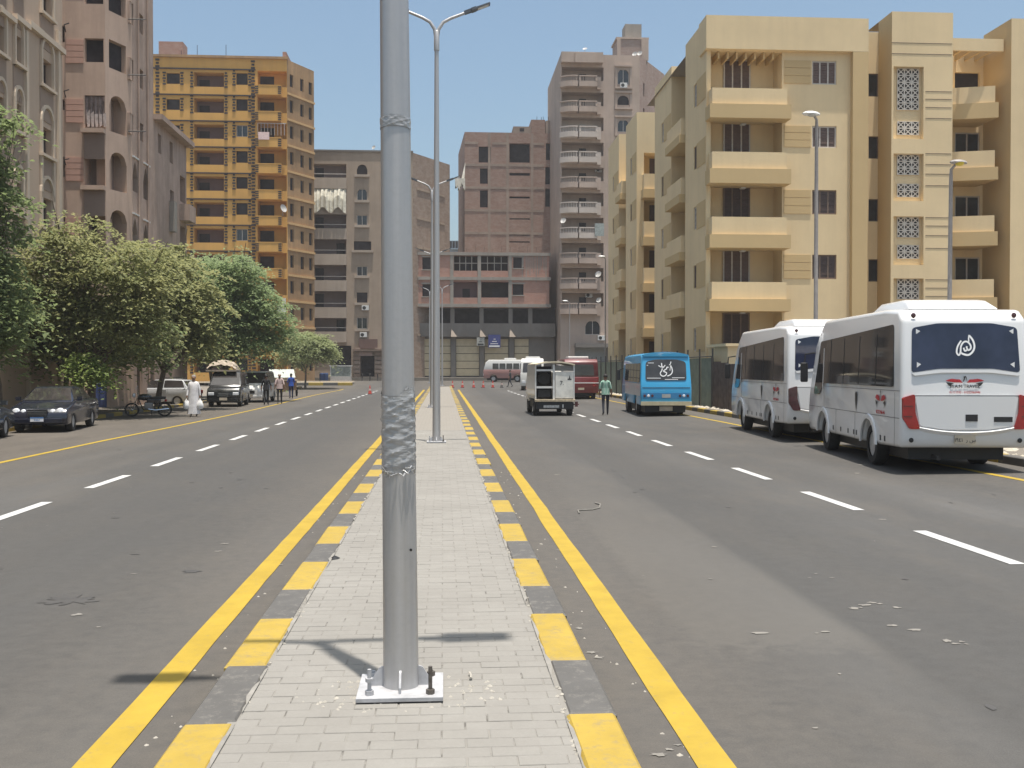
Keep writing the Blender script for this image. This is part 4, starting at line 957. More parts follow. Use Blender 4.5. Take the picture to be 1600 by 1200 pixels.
    for q in pan: mb = MB(); P = Wt.p; mb.quad(P(q[0],-.28,q[2]),P(q[1],-.28,q[2]),P(q[1],-.28,q[3]),P(q[0],-.28,q[3])); mb.build('screen_panel', M_ye, root)
    for r0, r1, n in ((105,170,6),(188,209.5,2),(240,272,3),(286,307,2),(338,370,3),(382,403.5,2),(435,467,3)):
        q = Wt.rect(1405,r0,1439,r1); h = (q[3]-q[2])/n; w = (q[1]-q[0])/3
        mb = MB(); Wt.box(mb, q[0], q[1], -.279, -.27, q[2], q[3]); bk = mb.build('screen_backing', M_darkwarm, root)
        for i in range(3):
            for j in range(n):
                c = Wt.p(q[0]+(i+.5)*w, -.22, q[2]+(j+.5)*h); o = inst(JALI, 'jali_block', bk, grp_loc(c, root)); o.scale = (w/.31, 1, h/.31)
    for v in (68,85,143,155,168,185,240,257,272,290,340,353,368,388,437,450,463):
        s0 = Wt.px(1446 if v > 100 else 1393,v)[0]; z = Wt.px(1460,v)[1]; mb = MB(); Wt.box(mb, s0, Wt.L-.05, .002, .012, z-.012, z+.012); mb.build('groove', M_leaf, root)
    mb = MB(); mb.quad((tx0,Yr,g),(tx0,Y-.1,g),(tx0,Y-.1,zt2),(tx0,Yr,zt2)); mb.quad((tx1,Y-.1,g),(tx1,Y+3,g),(tx1,Y+3,zt2),(tx1,Y-.1,zt2)); mb.quad((tx0,Y-.1,zt2),(tx1,Y-.1,zt2),(tx1,Y+3,zt2),(tx0,Y+3,zt2)); mb.build('wall', M_yd, root)
    # balconies in the next recess
    bx0, bx1 = tx1, yp(1577,300,Y).x; Yb = Y+2.6; Wb = Wall((bx0,Yb),(bx1,Yb)); ops = []
    for i, (v0, v1) in enumerate(((113,137),(207,237),(306,340),(402,437),(500,540))):
        q = Wb.rect(1492,v0,1531,v1); ops.append((q[0], q[1], q[2]-.9, q[3], 'glass', .12) if i else (q[0],q[1],q[2]-.9,q[3],'dark',.2))
    facade(root, (bx0,Yb), (bx1,Yb), g, TOPA-.55, ops, M_ye, .12)
    for i, (va, vb, vc) in enumerate(((137,163,187),(237,263,283),(338,363,385),(437,465,487),(541,566,588))):
        za, zb, zc = [yp(1540,v,Y+.9).z for v in (va,vb,vc)]
        f = lambda t, off: Y+1.25-.75*t-off
        for lo, hi, off, m, nm in ((zb,za,0,M_ye,'balcony'),(zc,zb-.004,.12,M_yd,'balcony_base')):
            mb = MB(); e0, e1 = bx0+.02, bx1-.5+off; A, B = f(0,off), f(1,off)
            mb.add([(e0,A,lo),(e1,B,lo),(e1,Yb-.01,lo),(e0,Yb-.01,lo),(e0,A,hi),(e1,B,hi),(e1,Yb-.01,hi),(e0,Yb-.01,hi)], [(3,2,1,0),(4,5,6,7),(0,1,5,4),(1,2,6,5),(2,3,7,6),(3,0,4,7)])
            mb.build(nm, m, root)
    for j in range(4): x = bx0+.9+.55*j; z = yp(1540,72,Y+1).z; mb = MB(); mb.box(x,x+.12,Y+.6,Yb,z-.3,z); mb.build('pergola_beam', M_yd, root)
    z0, z1 = yp(1540,85,Y+1).z, yp(1540,66,Y+1).z; mb = MB(); mb.box(bx0+.01,bx1-.1,Y+.45,Y+.58,z0,z1); mb.build('pergola_lintel', M_ye, root)
    # right hand wing, mirror of the first
    mb = MB(); mb.quad((bx1,Yb,g),(bx1,Y-.1,g),(bx1,Y-.1,TOPA+.15),(bx1,Yb,TOPA+.15)); mb.build('wall', M_yd, root)
    Ww = Wall((bx1,Y-.1),(bx1+9,Y-.1)); ops = []
    for i, (v0, v1) in enumerate(((95,132),(197,231),(297,335),(398,436),(500,537))):
        z0, z1 = yp(1600,v1,Y).z, yp(1600,v0,Y).z; ops += [(1.5,2.7,z0,z1,'shut',.12),(4.6,7.6,z0-.8,z1,'dark',1.2)]
    facade(root, (bx1,Y-.1), (bx1+9,Y-.1), g, TOPA+.15, ops, M_ye, .12)
    mb = MB(); mb.quad((bx1+9,Y-.1,g),(bx1+9,66,g),(bx1+9,66,TOPA+.15),(bx1+9,Y-.1,TOPA+.15)); mb.build('wall', M_ye, root)
    mb = MB(); mb.quad((x1,Y+4,TOPA-.56),(bx1+9,Y,TOPA-.56),(bx1+9,66,TOPA-.56),(x1,66,TOPA-.56)); mb.build('roof', M_conc, root)
    return root, x0
blockA, XA = apartment_front()
def rear_wing(root, Y, Yend, corner, depth_x=8.5, balc=True, front='window'):
    x0 = corner; g = .14
    side_wing(root, x0, Y, Yend, TOPA)
    W = Wall((x0,Y),(x0+depth_x,Y)); ops = [(1.15,2.2,z+1.35,z+2.6,'shut_d',.12) for z in FLZ] if front == 'window' else []
    if front == 'window': facade(root, (x0,Y), (x0+depth_x,Y), g, TOPA, ops, M_ye, .12)
    else:
        logs = [(.5, 2.6, z+.9, z+2.5, 'void') for z in FLZ]; mb = MB(); W.fill(mb, g, TOPA, logs)
        for q in logs: loggia(W, root, mb, q, 1.2, M_yd, (.3,.7,.9), M_leafd)
        mb.build('wall', M_ye, root)
        for q in logs[:4]: parapet(W, root, M_ye, q[0]-.1, q[1]+.1, .003, .6, q[2]-1.0, q[2]+.05); parapet(W, root, M_yd, q[0]-.2, q[1]+.2, .003, .75, q[2]-1.6, q[2]-1.003, 'balcony_base')
    MB().add([(x0,Y,TOPA-.5),(x0+depth_x,Y,TOPA-.5),(x0+depth_x,Yend,TOPA-.5),(x0,Yend,TOPA-.5)], [(0,1,2,3)]).build('roof', M_conc, root)
    mb = MB(); mb.quad((x0+depth_x,Yend,g),(x0,Yend,g),(x0,Yend,TOPA),(x0+depth_x,Yend,TOPA)); mb.build('wall', M_ye, root)
def link_core(root, y0, y1, x):                                  # set-back stair core with balconies between two wings
    W = Wall((x,y1),(x,y0)); facade(root, (x,y1), (x,y0), .14, TOPA-.4, [(W.L*.5-.5,W.L*.5+.5,z+1.2,z+2.6,'shut_d',.12) for z in FLZ], M_yd, .12)
    for z in FLZ[:4]:
        mb = MB(); mb.box(x-2.1, x-.01, y0+.15, y1-.15, z+.45, z+1.35); b_ = mb.build('balcony', M_ye, root)
        mb = MB(); mb.box(x-2.2, x-.012, y0+.1, y1-.1, z, z+.448); mb.build('balcony_base', M_yd, b_)
rear_wing(blockA, 59.3, 64, XA+.1, front='window')
link_core(blockA, 55.42, 59.28, XA+1.9)
blockB = thing('apartment_block', 'second cream yellow walk-up block standing further along beyond the blue bus', 'building', (XA+4, 76, .14))
rear_wing(blockB, 70.0, 74.2, XA+.1, front='loggia'); link_core(blockB, 74.22, 76.6, XA+1.9); rear_wing(blockB, 76.62, 81.5, XA)
# ============================================================ street lamps on the median
k = N('galvanised_steel'); k.set(rough=.42, metal=.55, spec=.5)
st = k.ramp(k.noise(k.coord((14,14,.35)), 1, 5, .65), .35, .7); sp = k.ramp(k.noise(k.coord(), 30, 4, .7), .45, .7)
c = k.mix(st, (.43,.42,.415), (.51,.50,.495)); k.col(k.mix(k.math('MULTIPLY', sp, .2), c, (.36,.35,.345))); k.l(k.ramp(st, 0, 1, .36, .55), k.b.inputs['Roughness'])
M_steel = k.m
M_plate = plain('whitened_plate', (.42,.42,.43), .5, .1, vary=.2, scale=12)
M_bolt = plain('rusty_bolt', (.13,.115,.10), .6, .5, vary=.3, scale=40)
k = N('plastic_film'); k.set(rough=.16, spec=.8, coat=.6); f = k.ramp(k.noise(k.coord((5,5,30)), 1, 5, .7), .3, .7)
k.col(k.mix(f, (.27,.27,.27), (.38,.38,.38))); k.bump(k.noise(k.coord((7,7,26)), 1, 4, .6), .45, .02); M_film = k.m
M_led = plain('dark_lamp_housing', (.10,.11,.125), .5, .3)
def street_lamp(loc, label, lean=(0,0), detail=False, n=16, H=9.95):
    t = thing('street_lamp', label, 'street lamp', loc, 'double arm lamps down the median', world=False)
    mb = MB(); mb.box(-.235,.235,-.225,.225,.004,.028); mb.build('base_plate', M_plate, t, bevel=.003)
    for sx in (-1,1):
        for sy in (-1,1):
            mb = MB(); h = (.15 if sx > 0 else .14) if sy < 0 else .035; c = (sx*.165, sy*.165)
            m = M_bolt if (sx > 0) else M_plate
            mb.lathe([(.011,.0),(.011,h)], 8, (c[0],c[1],.028)); b = mb.build('anchor_bolt', m, t)
            mb = MB(); mb.lathe([(.024,0),(.024,.025)], 6, (c[0],c[1],.0285))
            mb.build('nut', m, b)
            if sx < 0 and sy < 0: mb = MB(); mb.lathe([(.022,0),(.022,.02)], 6, (c[0],c[1],.10)); mb.build('nut', m, b)
    for a in range(4):
        d = Vector((math.cos(a*math.pi/2), math.sin(a*math.pi/2), 0)); s = Vector((-d.y, d.x, 0))*.006; mb = MB()
        pr = [(.09,.028),(.165,.028),(.165,.06),(.12,.13),(.09,.14)]
        mb.prism(pr, lambda p, w, d=d, s=s: tuple(d*p[0] + s*w + Vector((0,0,p[1]))), -1, 1); mb.build('gusset', M_plate, t)
    prof = []; zz = [0,.6,1.2,2,3,4,5,6,7,8,9,H]
    mb = MB(); vs = []
    r = lambda z: .099 - .0052*z
    for z in zz:
        for kk in range(n*(2 if detail else 1)):
            a = 2*math.pi*kk/(n*(2 if detail else 1)); vs.append((lean[0]*z + r(z)*math.cos(a), lean[1]*z + r(z)*math.sin(a), z+.028))
    N_ = n*(2 if detail else 1); fs = [(i*N_+q, i*N_+(q+1) % N_, (i+1)*N_+(q+1) % N_, (i+1)*N_+q) for i in range(len(zz)-1) for q in range(N_)]
    mb.add(vs, fs); mb.build('pole', M_steel, t, smooth=True)
    tx, ty = lean[0]*H, lean[1]*H
    mb = MB(); mb.lathe([(.064,H-.42),(.066,H-.4),(.066,H+.03),(.05,H+.06)], n, (tx,ty,0)); mb.build('sleeve', M_steel, t, smooth=True)
    for s in (-1,1):
        mb = MB(); pts = [(tx+s*.03,ty,H-.05),(tx+s*.05,ty,H+.10),(tx+s*.16,ty,H+.27),(tx+s*.34,ty,H+.37),(tx+s*.72,ty,H+.52)]
        mb.tube(pts, [.042,.042,.04,.038,.034], 10); ar = mb.build('arm', M_steel, t, smooth=True)
        mb = MB(); d = Vector((s*.93,0,.36)).normalized(); o = Vector((tx+s*.68,ty,H+.505)); w = Vector((0,1,0)); u = d.cross(w)*s
        def P(a, b, c): return tuple(o + d*a + w*b + Vector((-d.z*s, 0, abs(d.x)))*c)
        for (a0,a1,b0,b1,c0,c1) in ((0,.18,.05,.055,-.035,.045),(.18,.30,.11,.11,-.03,.035),(.30,.66,.11,.095,-.02,.018)):
            mb.add([P(a0,-b0,c0),P(a1,-b1,c0),P(a1,b1,c0),P(a0,b0,c0),P(a0,-b0,c1),P(a1,-b1,c1),P(a1,b1,c1),P(a0,b0,c1)], [(3,2,1,0),(4,5,6,7),(0,1,5,4),(1,2,6,5),(2,3,7,6),(3,0,4,7)])
        hd = mb.build('lamp_head', M_led, ar)
        mb = MB(); mb.add([P(.34,-.08,-.022),P(.62,-.075,-.022),P(.62,.075,-.022),P(.34,.08,-.022)], [(0,1,2,3)]); mb.build('lens', M_plastic_white, hd)
    return t
L1 = street_lamp((-.235, 5.74, MT), 'silver lamp post with shiny plastic film wrapped round its shaft', (-.0085, .001), True)
def film(root, z0, z1, r0, seed, amp=.006):
    q = random.Random(seed); n, m = 64, 44; mb = MB(); vs = []
    ph = [(q.uniform(0,6.28), q.uniform(14,44), q.choice([-4,-3,-2,2,3,4,5]), q.uniform(.3,1)) for _ in range(7)]
    for j in range(m+1):
        z = z0 + (z1-z0)*j/m
        for i in range(n):
            a = 2*math.pi*i/n; w = sum(A*max(0, math.sin(p + f*(z-z0)*3.0 + kk*a))**6 for p, f, kk, A in ph)
            e = .5 + .5*min(1, min(j, m-j)/4)
            zz = z + (.03*math.sin(a*2+seed) + .02*q.uniform(-1,1))*(j in (0, m))*(1 if z1-z0 > .2 else .15)
            r = (.099-.0052*z) + r0 + amp*w*e
            vs.append((-.0085*z + r*math.cos(a), r*math.sin(a), zz))
    fs = [(j*n+i, j*n+(i+1) % n, (j+1)*n+(i+1) % n, (j+1)*n+i) for j in range(m) for i in range(n)]
    mb.add(vs, fs); return mb.build('plastic_wrap', M_film, root, smooth=True)
film(L1, 1.24, 1.66, .0015, 3, .0032); film(L1, 3.13, 3.19, .0012, 5, .0015)
mb = MB(); q = random.Random(9)
for i in range(7):
    a = q.uniform(-2.6,-.2); z = 1.22 + q.uniform(-.02,.05); r = .1
    mb.tube([(-.01 + r*math.cos(a), r*math.sin(a), z), (-.01 + (r+.02)*math.cos(a+.15), (r+.02)*math.sin(a+.15), z+q.uniform(-.02,.03)), (-.01 + r*math.cos(a+.4), r*math.sin(a+.4), z+q.uniform(-.02,.02))], .006, 5, flat=.5)
mb.build('film_rags', M_film, L1)['kind'] = 'stuff'
mb = MB(); mb.lathe([(.008,0),(.008,.003)], 10, (.058,-.082,.80), 'y'); mb.build('bolt_hole', M_black, L1)
L2 = street_lamp((gp(682,691,MT).x, gp(682,691,MT).y, MT), 'bare silver lamp post standing next behind the film wrapped one', (.0015,0))
p = yp(675,600,47.5); L3 = street_lamp((p.x, 47.5, MT), 'silver lamp post with a white rag hanging from one lamp head', (.001,0))
mb = MB(); rr = random.Random(4)
for i in range(7):
    x = 1.12 + .06*i; h = rr.uniform(.35,.9) if i not in (4,) else .3
    mb.add([(x-.05,-.13,10.55),(x+.05,-.13,10.58),(x+.06,-.12,10.6-h),(x-.04,-.12,10.6-h+.1),(x-.05,.13,10.55),(x+.05,.13,10.58),(x+.06,.10,10.65-h),(x-.04,.1,10.6-h)], [(0,1,2,3),(5,4,7,6),(1,5,6,2),(4,0,3,7),(0,4,5,1)])
mb.add([(1.35,-.1,10.5),(1.5,-.1,10.5),(1.55,0,11.35),(1.35,.1,10.5)], [(0,1,2),(1,3,2),(0,2,3)])
mb.build('hanging_rag', plain('white_rag', (.66,.62,.54), .9, vary=.2), L3)['kind'] = 'stuff'
p = yp(677,600,76); street_lamp((p.x, 76, MT), 'silver lamp post deep in the row, hidden behind nearer posts', n=8)
p = yp(691,600,107); street_lamp((p.x, 107, gz(107)), 'small far lamp post in front of the roller shutters', n=8)
p = yp(673,600,113); street_lamp((p.x-.1, 113, gz(113)), 'farthest lamp post, standing at the edge of the cross street', n=8)
# single arm lamps on the right pavement
M_lampgrey = plain('grey_lamp_paint', (.30,.275,.26), .6); M_lens = plain('yellowed_lens', (.62,.47,.06), .35, vary=.2)
def side_lamp(x, y, h, label, bend=.25, lens=None, lean=0, r=.075, hs=1.0):
    t = thing('street_lamp', label, 'street lamp', (x, y, .14), 'single arm lamps on the right', world=False)
    mb = MB(); pts = [(0,0,0),(lean*h*.3,0,h*.3),(lean*h*.7,0,h*.7),(lean*h,0,h-.35),(lean*h-.02,-.05,h-.12),(lean*h-bend*.5,-.12,h-.02)]
    mb.tube(pts, [r,r*.95,r*.85,r*.75,r*.6,r*.55], 10); mb.build('pole', M_lampgrey, t, smooth=True)
    mb = MB(); c = Vector((lean*h-bend, -.2, h+.02)); vs = []; 
    prof = [(-.34,.05,.03),(-.24,.17,.09),(0,.20,.12),(.2,.13,.10),(.30,.06,.06)]
    for a, b, hh in prof:
        for kk in range(10):
            an = 2*math.pi*kk/10; vs.append((c.x + a*.9*hs, c.y + b*hs*math.cos(an), c.z + hs*(hh*math.sin(an)*(.9 if math.sin(an) > 0 else .45) + .05*(-a))))
    mb.add(vs, [(i*10+kk, i*10+(kk+1) % 10, (i+1)*10+(kk+1) % 10, (i+1)*10+kk) for i in range(4) for kk in range(10)] + [tuple(range(9,-1,-1)), tuple(40+kk for kk in range(10))])
    hd = mb.build('lamp_head', M_plastic_white if not lens else M_lampgrey, t, smooth=True)
    mb = MB(); mb.lathe([(.0,-.06),(.09*hs,-.05),(.14*hs,-.02),(.15*hs,.02)], 12, (c.x, c.y-.04, c.z-.03)); mb.build('lens', lens or plain('glass_lens', (.45,.45,.42), .3), hd, smooth=True)
X = 12.6
p = xp(1276,200,X); side_lamp(X, p.y, xp(1276,182,X).z-.14, 'grey lamp post with pale egg shaped head before the yellow block', .25)
p = xp(1484,300,X); side_lamp(X, p.y, xp(1484,258,X).z-.14, 'slim grey lamp post with a yellow tinted lamp glass', -.1, M_lens, .004, .06, hs=.72)
p = xp(946,420,12.9); side_lamp(12.9, p.y, xp(946,402,12.9).z-.14, 'thin pale lamp post beside the far end of the yellow blocks', .3, r=.06)
p = yp(890,470,112); side_lamp(p.x, 112, p.z-.2, 'short far lamp post in front of the beige tower', .5, r=.06)

# ============================================================ trees
def leafmat(name, c, c2, tr=.55):
    k = N(name); k.set(rough=.55, spec=.3)
    f = k.ramp(k.noise(k.coord(), .9, 4), .3, .7); g = k.n('ShaderNodeTexWhiteNoise'); sn = k.n('ShaderNodeVectorMath', operation='SNAP'); k.l(k.coord(), sn.inputs[0]); sn.inputs[1].default_value = (.35,.35,.35); k.l(sn.outputs[0], g.inputs['Vector'])
    col = k.mix(f, c, c2); col = k.mix(k.math('MULTIPLY', g.outputs['Value'], .5), col, tuple(x*.55 for x in c)); k.col(col)
    t = k.n('ShaderNodeBsdfTranslucent'); k.l(k.mix(.5, col, tuple(min(1, x*1.6) for x in c2)), t.inputs['Color'])
    m = k.n('ShaderNodeMixShader'); m.inputs[0].default_value = tr; out = k.t.nodes['Material Output']
    k.l(k.b.outputs[0], m.inputs[1]); k.l(t.outputs[0], m.inputs[2]); k.l(m.outputs[0], out.inputs['Surface']); return k.m
M_lfA = leafmat('deep_green_leaves', (.155,.21,.095), (.235,.285,.125)); M_lfB = leafmat('olive_leaves', (.21,.25,.105), (.33,.325,.155)); M_lfC = leafmat('fresh_green_leaves', (.20,.265,.13), (.29,.36,.18)); M_lfD = leafmat('feathery_pale_leaves', (.26,.30,.15), (.35,.385,.2)); M_lfE = leafmat('bright_leaves', (.17,.235,.07), (.25,.31,.10))
M_bark = plain('bark', (.13,.10,.075), .95, vary=.35, scale=8, bump=.5)
def tree(name, label, base, lobes, mat, n, leaf=(.26,.085), seed=1, trunk_r=.16, fork=None, cat='tree', group='street trees along the left pavement'):
    q = random.Random(seed); b = Vector(base); t = thing(name, label, cat, base, group)
    zf_ = fork or 1.9
    lo = [Vector(l[:3]) for l in lobes]; cen = sum(lo, Vector())/len(lo)
    mb = MB(); top = Vector((b.x*.6+cen.x*.4, b.y*.6+cen.y*.4, b.z+zf_))
    mid = (b+top)/2 + Vector((q.uniform(-.1,.1), q.uniform(-.1,.1), 0))
    mb.tube([b-Vector((0,0,.1)), b+Vector((0,0,.25)), mid, top], [trunk_r*1.35, trunk_r*1.05, trunk_r*.9, trunk_r*.8], 9)
    for l in lo:
        k1 = top.lerp(l, .45) + Vector((q.uniform(-.3,.3), q.uniform(-.3,.3), .15)); mb.tube([top-Vector((0,0,.15)), k1, l, l+(l-top)*.3], [trunk_r*.6, trunk_r*.42, trunk_r*.22, .02], 6)
        for _ in range(5):
            d = Vector((q.gauss(0,1), q.gauss(0,1), q.gauss(.2,.8))).normalized(); e = l + Vector((d.x, d.y, d.z))*q.uniform(.7,1.5)
            mb.tube([k1.lerp(l, q.uniform(.3,1)), (k1+e)/2+Vector((0,0,.1)), e], [trunk_r*.2, trunk_r*.12, .012], 4)
    mb.build('trunk', M_bark, t, smooth=True)
    vs = []; fs = []; vol = [l[3]*l[3]*l[4] for l in lobes]; tot = sum(vol); ox = b
    for li, l in enumerate(lobes):
        cnt = int(n*vol[li]/tot); per = 54
        for _ in range(max(1, cnt//per)):                      # sprays: flat fans of leaves, drooping at their tips
            d = Vector((q.gauss(0,1), q.gauss(0,1), q.gauss(0,1))).normalized(); rr = q.random()**.38
            lump_ = 1 + .30*math.sin(d.x*5+seed+li)*math.cos(d.y*4+d.z*5+seed) + q.uniform(-.12,.16)
            c = Vector((l[0]+d.x*l[3]*rr*lump_, l[1]+d.y*l[3]*rr*lump_, l[2]+d.z*l[4]*rr*lump_)); out = Vector((d.x, d.y, .15)).normalized()
            sr = q.uniform(.25,.58); tilt = Vector((q.gauss(0,.25), q.gauss(0,.25), 1)) + out*.35
            for _ in range(int(per*q.uniform(.5,1.4))):
                gx_, gy_ = q.gauss(0,sr), q.gauss(0,sr)
                p = c + Vector((gx_, gy_, q.gauss(0,sr*.16) - .35*(gx_*gx_+gy_*gy_) - (gx_*tilt.x+gy_*tilt.y)/tilt.z))
                ax = (Vector((q.gauss(0,1), q.gauss(0,1), q.gauss(-.2,.35))) + out*.8).normalized(); sd = ax.cross(Vector((q.gauss(0,.35), q.gauss(0,.35), 1))).normalized()
                L_, w_ = leaf[0]*q.uniform(.55,1.35), leaf[1]*q.uniform(.7,1.3); k0 = len(vs); dr = Vector((0,0,-.3*L_))
                vs += [tuple(p-ox), tuple(p+ax*L_*.5+sd*w_-ox), tuple(p+ax*L_+dr-ox), tuple(p+ax*L_*.5-sd*w_-ox)]; fs.append((k0,k0+1,k0+2,k0+3))
    me = bpy.data.meshes.new('crown'); me.from_pydata(vs, [], fs); me.materials.append(mat); o = bpy.data.objects.new('crown', me); C.objects.link(o); o.parent = t
    return t
tree('street_tree', 'tall dark green tree reaching above the parked cars against the sand brown block', (-16.6,39.5,.1), [(-16.9,37.5,8.2,1.6,2.0),(-16.6,37.3,10.3,1.15,1.5),(-16.6,37.2,6.2,1.5,1.5),(-16.7,38.0,4.2,2.0,1.8),(-15.6,37.0,10.7,.8,.5),(-15.6,37,8.2,.8,.6)], M_lfA, 26000, seed=2, fork=2.6, leaf=(.22,.075))
tree('street_tree', 'broad yellowing tree with dry pods between the rose block and dark sedan', (-14.9,44.6,.1), [(-16.6,43.6,5.4,1.8,1.8),(-14.8,43.4,6.3,1.8,1.7),(-13.2,43.8,5.4,1.7,1.8),(-15.6,43.3,7.3,1.2,1.0),(-14.8,44.3,3.9,2.0,1.5),(-12.4,44.6,6.2,1.3,1.2),(-13.0,44.4,3.7,1.5,1.3)], M_lfB, 26000, seed=3, trunk_r=.17, leaf=(.2,.06))
tree('street_tree', 'dense shaded tree at the back of the pavement behind the motorcycle', (-17.2,47.5,.1), [(-17.6,47,4.2,2.0,1.7),(-15.6,47.6,3.3,1.6,1.4),(-18.6,46.5,3.4,1.6,1.5),(-13.9,48.2,3.4,1.3,1.3)], M_lfA, 15000, seed=5, trunk_r=.13)
tree('street_tree', 'green tree with bare pale twigs beside the silver parked car', (-14.3,52.5,.1), [(-13.9,51.6,6.2,1.8,1.9),(-12.6,52.0,5.0,1.6,1.9),(-14.9,52.5,4.2,1.8,1.6),(-13.0,52.2,7.4,1.1,.9),(-12.5,52.4,3.5,1.3,1.1)], M_lfB, 17000, seed=7, trunk_r=.15, leaf=(.24,.075))
tree('street_tree', 'full fresh green tree rising between the black van and its neighbours', (-14.0,65.0,.1), [(-13.6,64.5,6.6,2.1,2.1),(-11.6,64.8,6.0,1.9,2.1),(-14.8,65.5,7.4,1.7,1.6),(-12.4,64.2,8.0,1.5,1.1),(-10.9,65,4.2,1.5,1.4),(-14.2,65.2,4.2,1.9,1.6),(-12.4,64.6,3.9,1.8,1.5)], M_lfC, 30000, seed=11, trunk_r=.14, leaf=(.22,.065))
tree('street_tree', 'green tree half hidden behind the fuller one, before the orange tower', (-15.5,71,.1), [(-16.4,70.5,7.4,2.1,2.0),(-14.5,71,8.4,1.8,1.5),(-17.8,71.5,6.2,1.9,2.0),(-16.4,71,4.4,2.1,1.6)], M_lfC, 17000, seed=13, trunk_r=.15, leaf=(.22,.065))
tree('willow_tree', 'small pale feathery weeping tree beside the junction island', (-13.4,101,.2), [(-13.2,100.6,4.6,1.9,1.1),(-11.8,100.8,3.9,1.6,1.2),(-14.6,101,3.6,1.6,1.4)], M_lfD, 11000, seed=17, trunk_r=.1, leaf=(.34,.06))
tree('young_tree', 'little bright green sapling in the shade between sedan and motorcycle', (-14.35,42.4,.1), [(-14.3,42.2,2.2,.48,.45),(-14.05,42.2,1.8,.4,.35)], M_lfE, 2200, seed=19, trunk_r=.03, fork=1.2, leaf=(.15,.07))
# ============================================================ vehicles
def roundpoly(pts, r, n=4):
    out = []; m = len(pts)
    for i in range(m):
        p0, p, p1 = Vector(pts[i-1]), Vector(pts[i]), Vector(pts[(i+1) % m]); a, b = (p0-p), (p1-p); rr = min(r, a.length*.45, b.length*.45)
        A, B = p + a.normalized()*rr, p + b.normalized()*rr
        for k in range(n+1):
            t = k/n; q = A*(1-t)**2 + p*2*t*(1-t) + B*t*t; out.append((q.x, q.y))
    return out
def arch_pts(yc, r, zb, n=9):                                  # wheel arch cut in a bottom edge, running towards +y
    return [(yc - r*math.cos(math.pi*k/n), zb + r*.98*math.sin(math.pi*k/n)) for k in range(n+1)]
def paintmat(name, c, rough=.28, dust=.25):
    if name in MATS: return MATS[name]
    k = N(name); k.set(rough=rough, coat=.5, spec=.5); f = k.ramp(k.noise(k.coord((1,1,1.5)), 2.2, 5, .7), .4, .75)
    k.col(k.mix(k.math('MULTIPLY', f, dust), c, tuple(x*.6+.14 for x in c))); k.l(k.ramp(f, 0, 1, rough, rough+dust*.6), k.b.inputs['Roughness']); MATS[name] = k.m; return k.m
M_busw = paintmat('bus_white', (.72,.722,.72), .22, .04); M_busblue = paintmat('bus_blue', (.028,.30,.55), .35, .22); M_busred = paintmat('bus_maroon', (.20,.022,.025), .35, .25); M_navy = paintmat('navy_black', (.014,.016,.028), .15, .08); M_blackcar = paintmat('black_car', (.012,.013,.014), .2, .15); M_silver = paintmat('silver_car', (.42,.43,.44), .25, .15); M_vanwhite = paintmat('van_white', (.66,.65,.62), .35, .3); M_brownv = paintmat('brown_cart', (.30,.21,.14), .6, .4)
M_busglass = glassmat('tinted_glass', (.03,.027,.026), .04, .7); M_bluetint = glassmat('dark_blue_glass', (.014,.018,.038), .08, .6)
M_tail = plain('red_tail_lamp', (.30,.012,.015), .18, coat=.6, vary=.2); M_taild = plain('smoked_tail_lamp', (.07,.02,.022), .18, coat=.6, vary=.2); M_amber = plain('amber_lamp', (.6,.2,.02), .3); M_seam = plain('panel_gap', (.05,.05,.05), .8); M_rim = plain('steel_rim', (.42,.42,.42), .45, .3, vary=.2); M_headl = plain('headlamp', (.75,.77,.8), .1, coat=.8, vary=.05)
M_redink = plain('red_print', (.50,.03,.04), .5); M_blackink = plain('black_print', (.03,.03,.03), .5); M_whiteink = plain('white_print', (.82,.82,.82), .5, vary=.03); M_plateblue = plain('plate_blue', (.03,.16,.42), .5); M_tanplate = plain('plate_tan', (.55,.47,.36), .5)
def wheel(parent, c, r, w, side, rim=.6):
    mb = MB(); mb.lathe([(r*rim,-w/2),(r*.93,-w/2),(r,-w*.34),(r,w*.34),(r*.93,w/2),(r*rim,w/2)], 22, c, 'x', False); t = mb.build('wheel', M_rubber, parent, smooth=True)
    mb = MB(); s = side; prof = [(0.0,.30),(.16,.32),(.22,.18),(.75,.10),(.9,.34),(1.0,.40)]
    mb.lathe([(r*rim*a + 1e-4*(a == 0), s*w*b) for a, b in prof], 18, c, 'x'); mb.build('rim', M_rim, t, smooth=True)
    mb = MB()
    for k in range(6): a = k*math.pi/3; mb.lathe([(r*.055,s*w*.10),(r*.055,s*w*.19)], 6, (c[0], c[1]+r*rim*.5*math.cos(a), c[2]+r*rim*.5*math.sin(a)), 'x')
    mb.build('rim_holes', M_black, t)['kind'] = 'stuff'
    return t
def text_mesh(parent, txt, size, loc, m, rot=(R(90),0,0), name='lettering', depth=.002, align='CENTER'):
    cu = bpy.data.curves.new(name, 'FONT'); cu.body = txt; cu.size = size; cu.align_x = align; cu.align_y = 'CENTER'; cu.extrude = depth; cu.resolution_u = 2
    o = bpy.data.objects.new(name, cu); C.objects.link(o); bpy.context.view_layer.update()
    me = bpy.data.meshes.new_from_object(o.evaluated_get(bpy.context.evaluated_depsgraph_get())); bpy.data.objects.remove(o)
    me.materials.clear(); me.materials.append(m); ob = bpy.data.objects.new(name, me); C.objects.link(ob); ob.parent = parent; ob.location = loc; ob.rotation_euler = rot; return ob
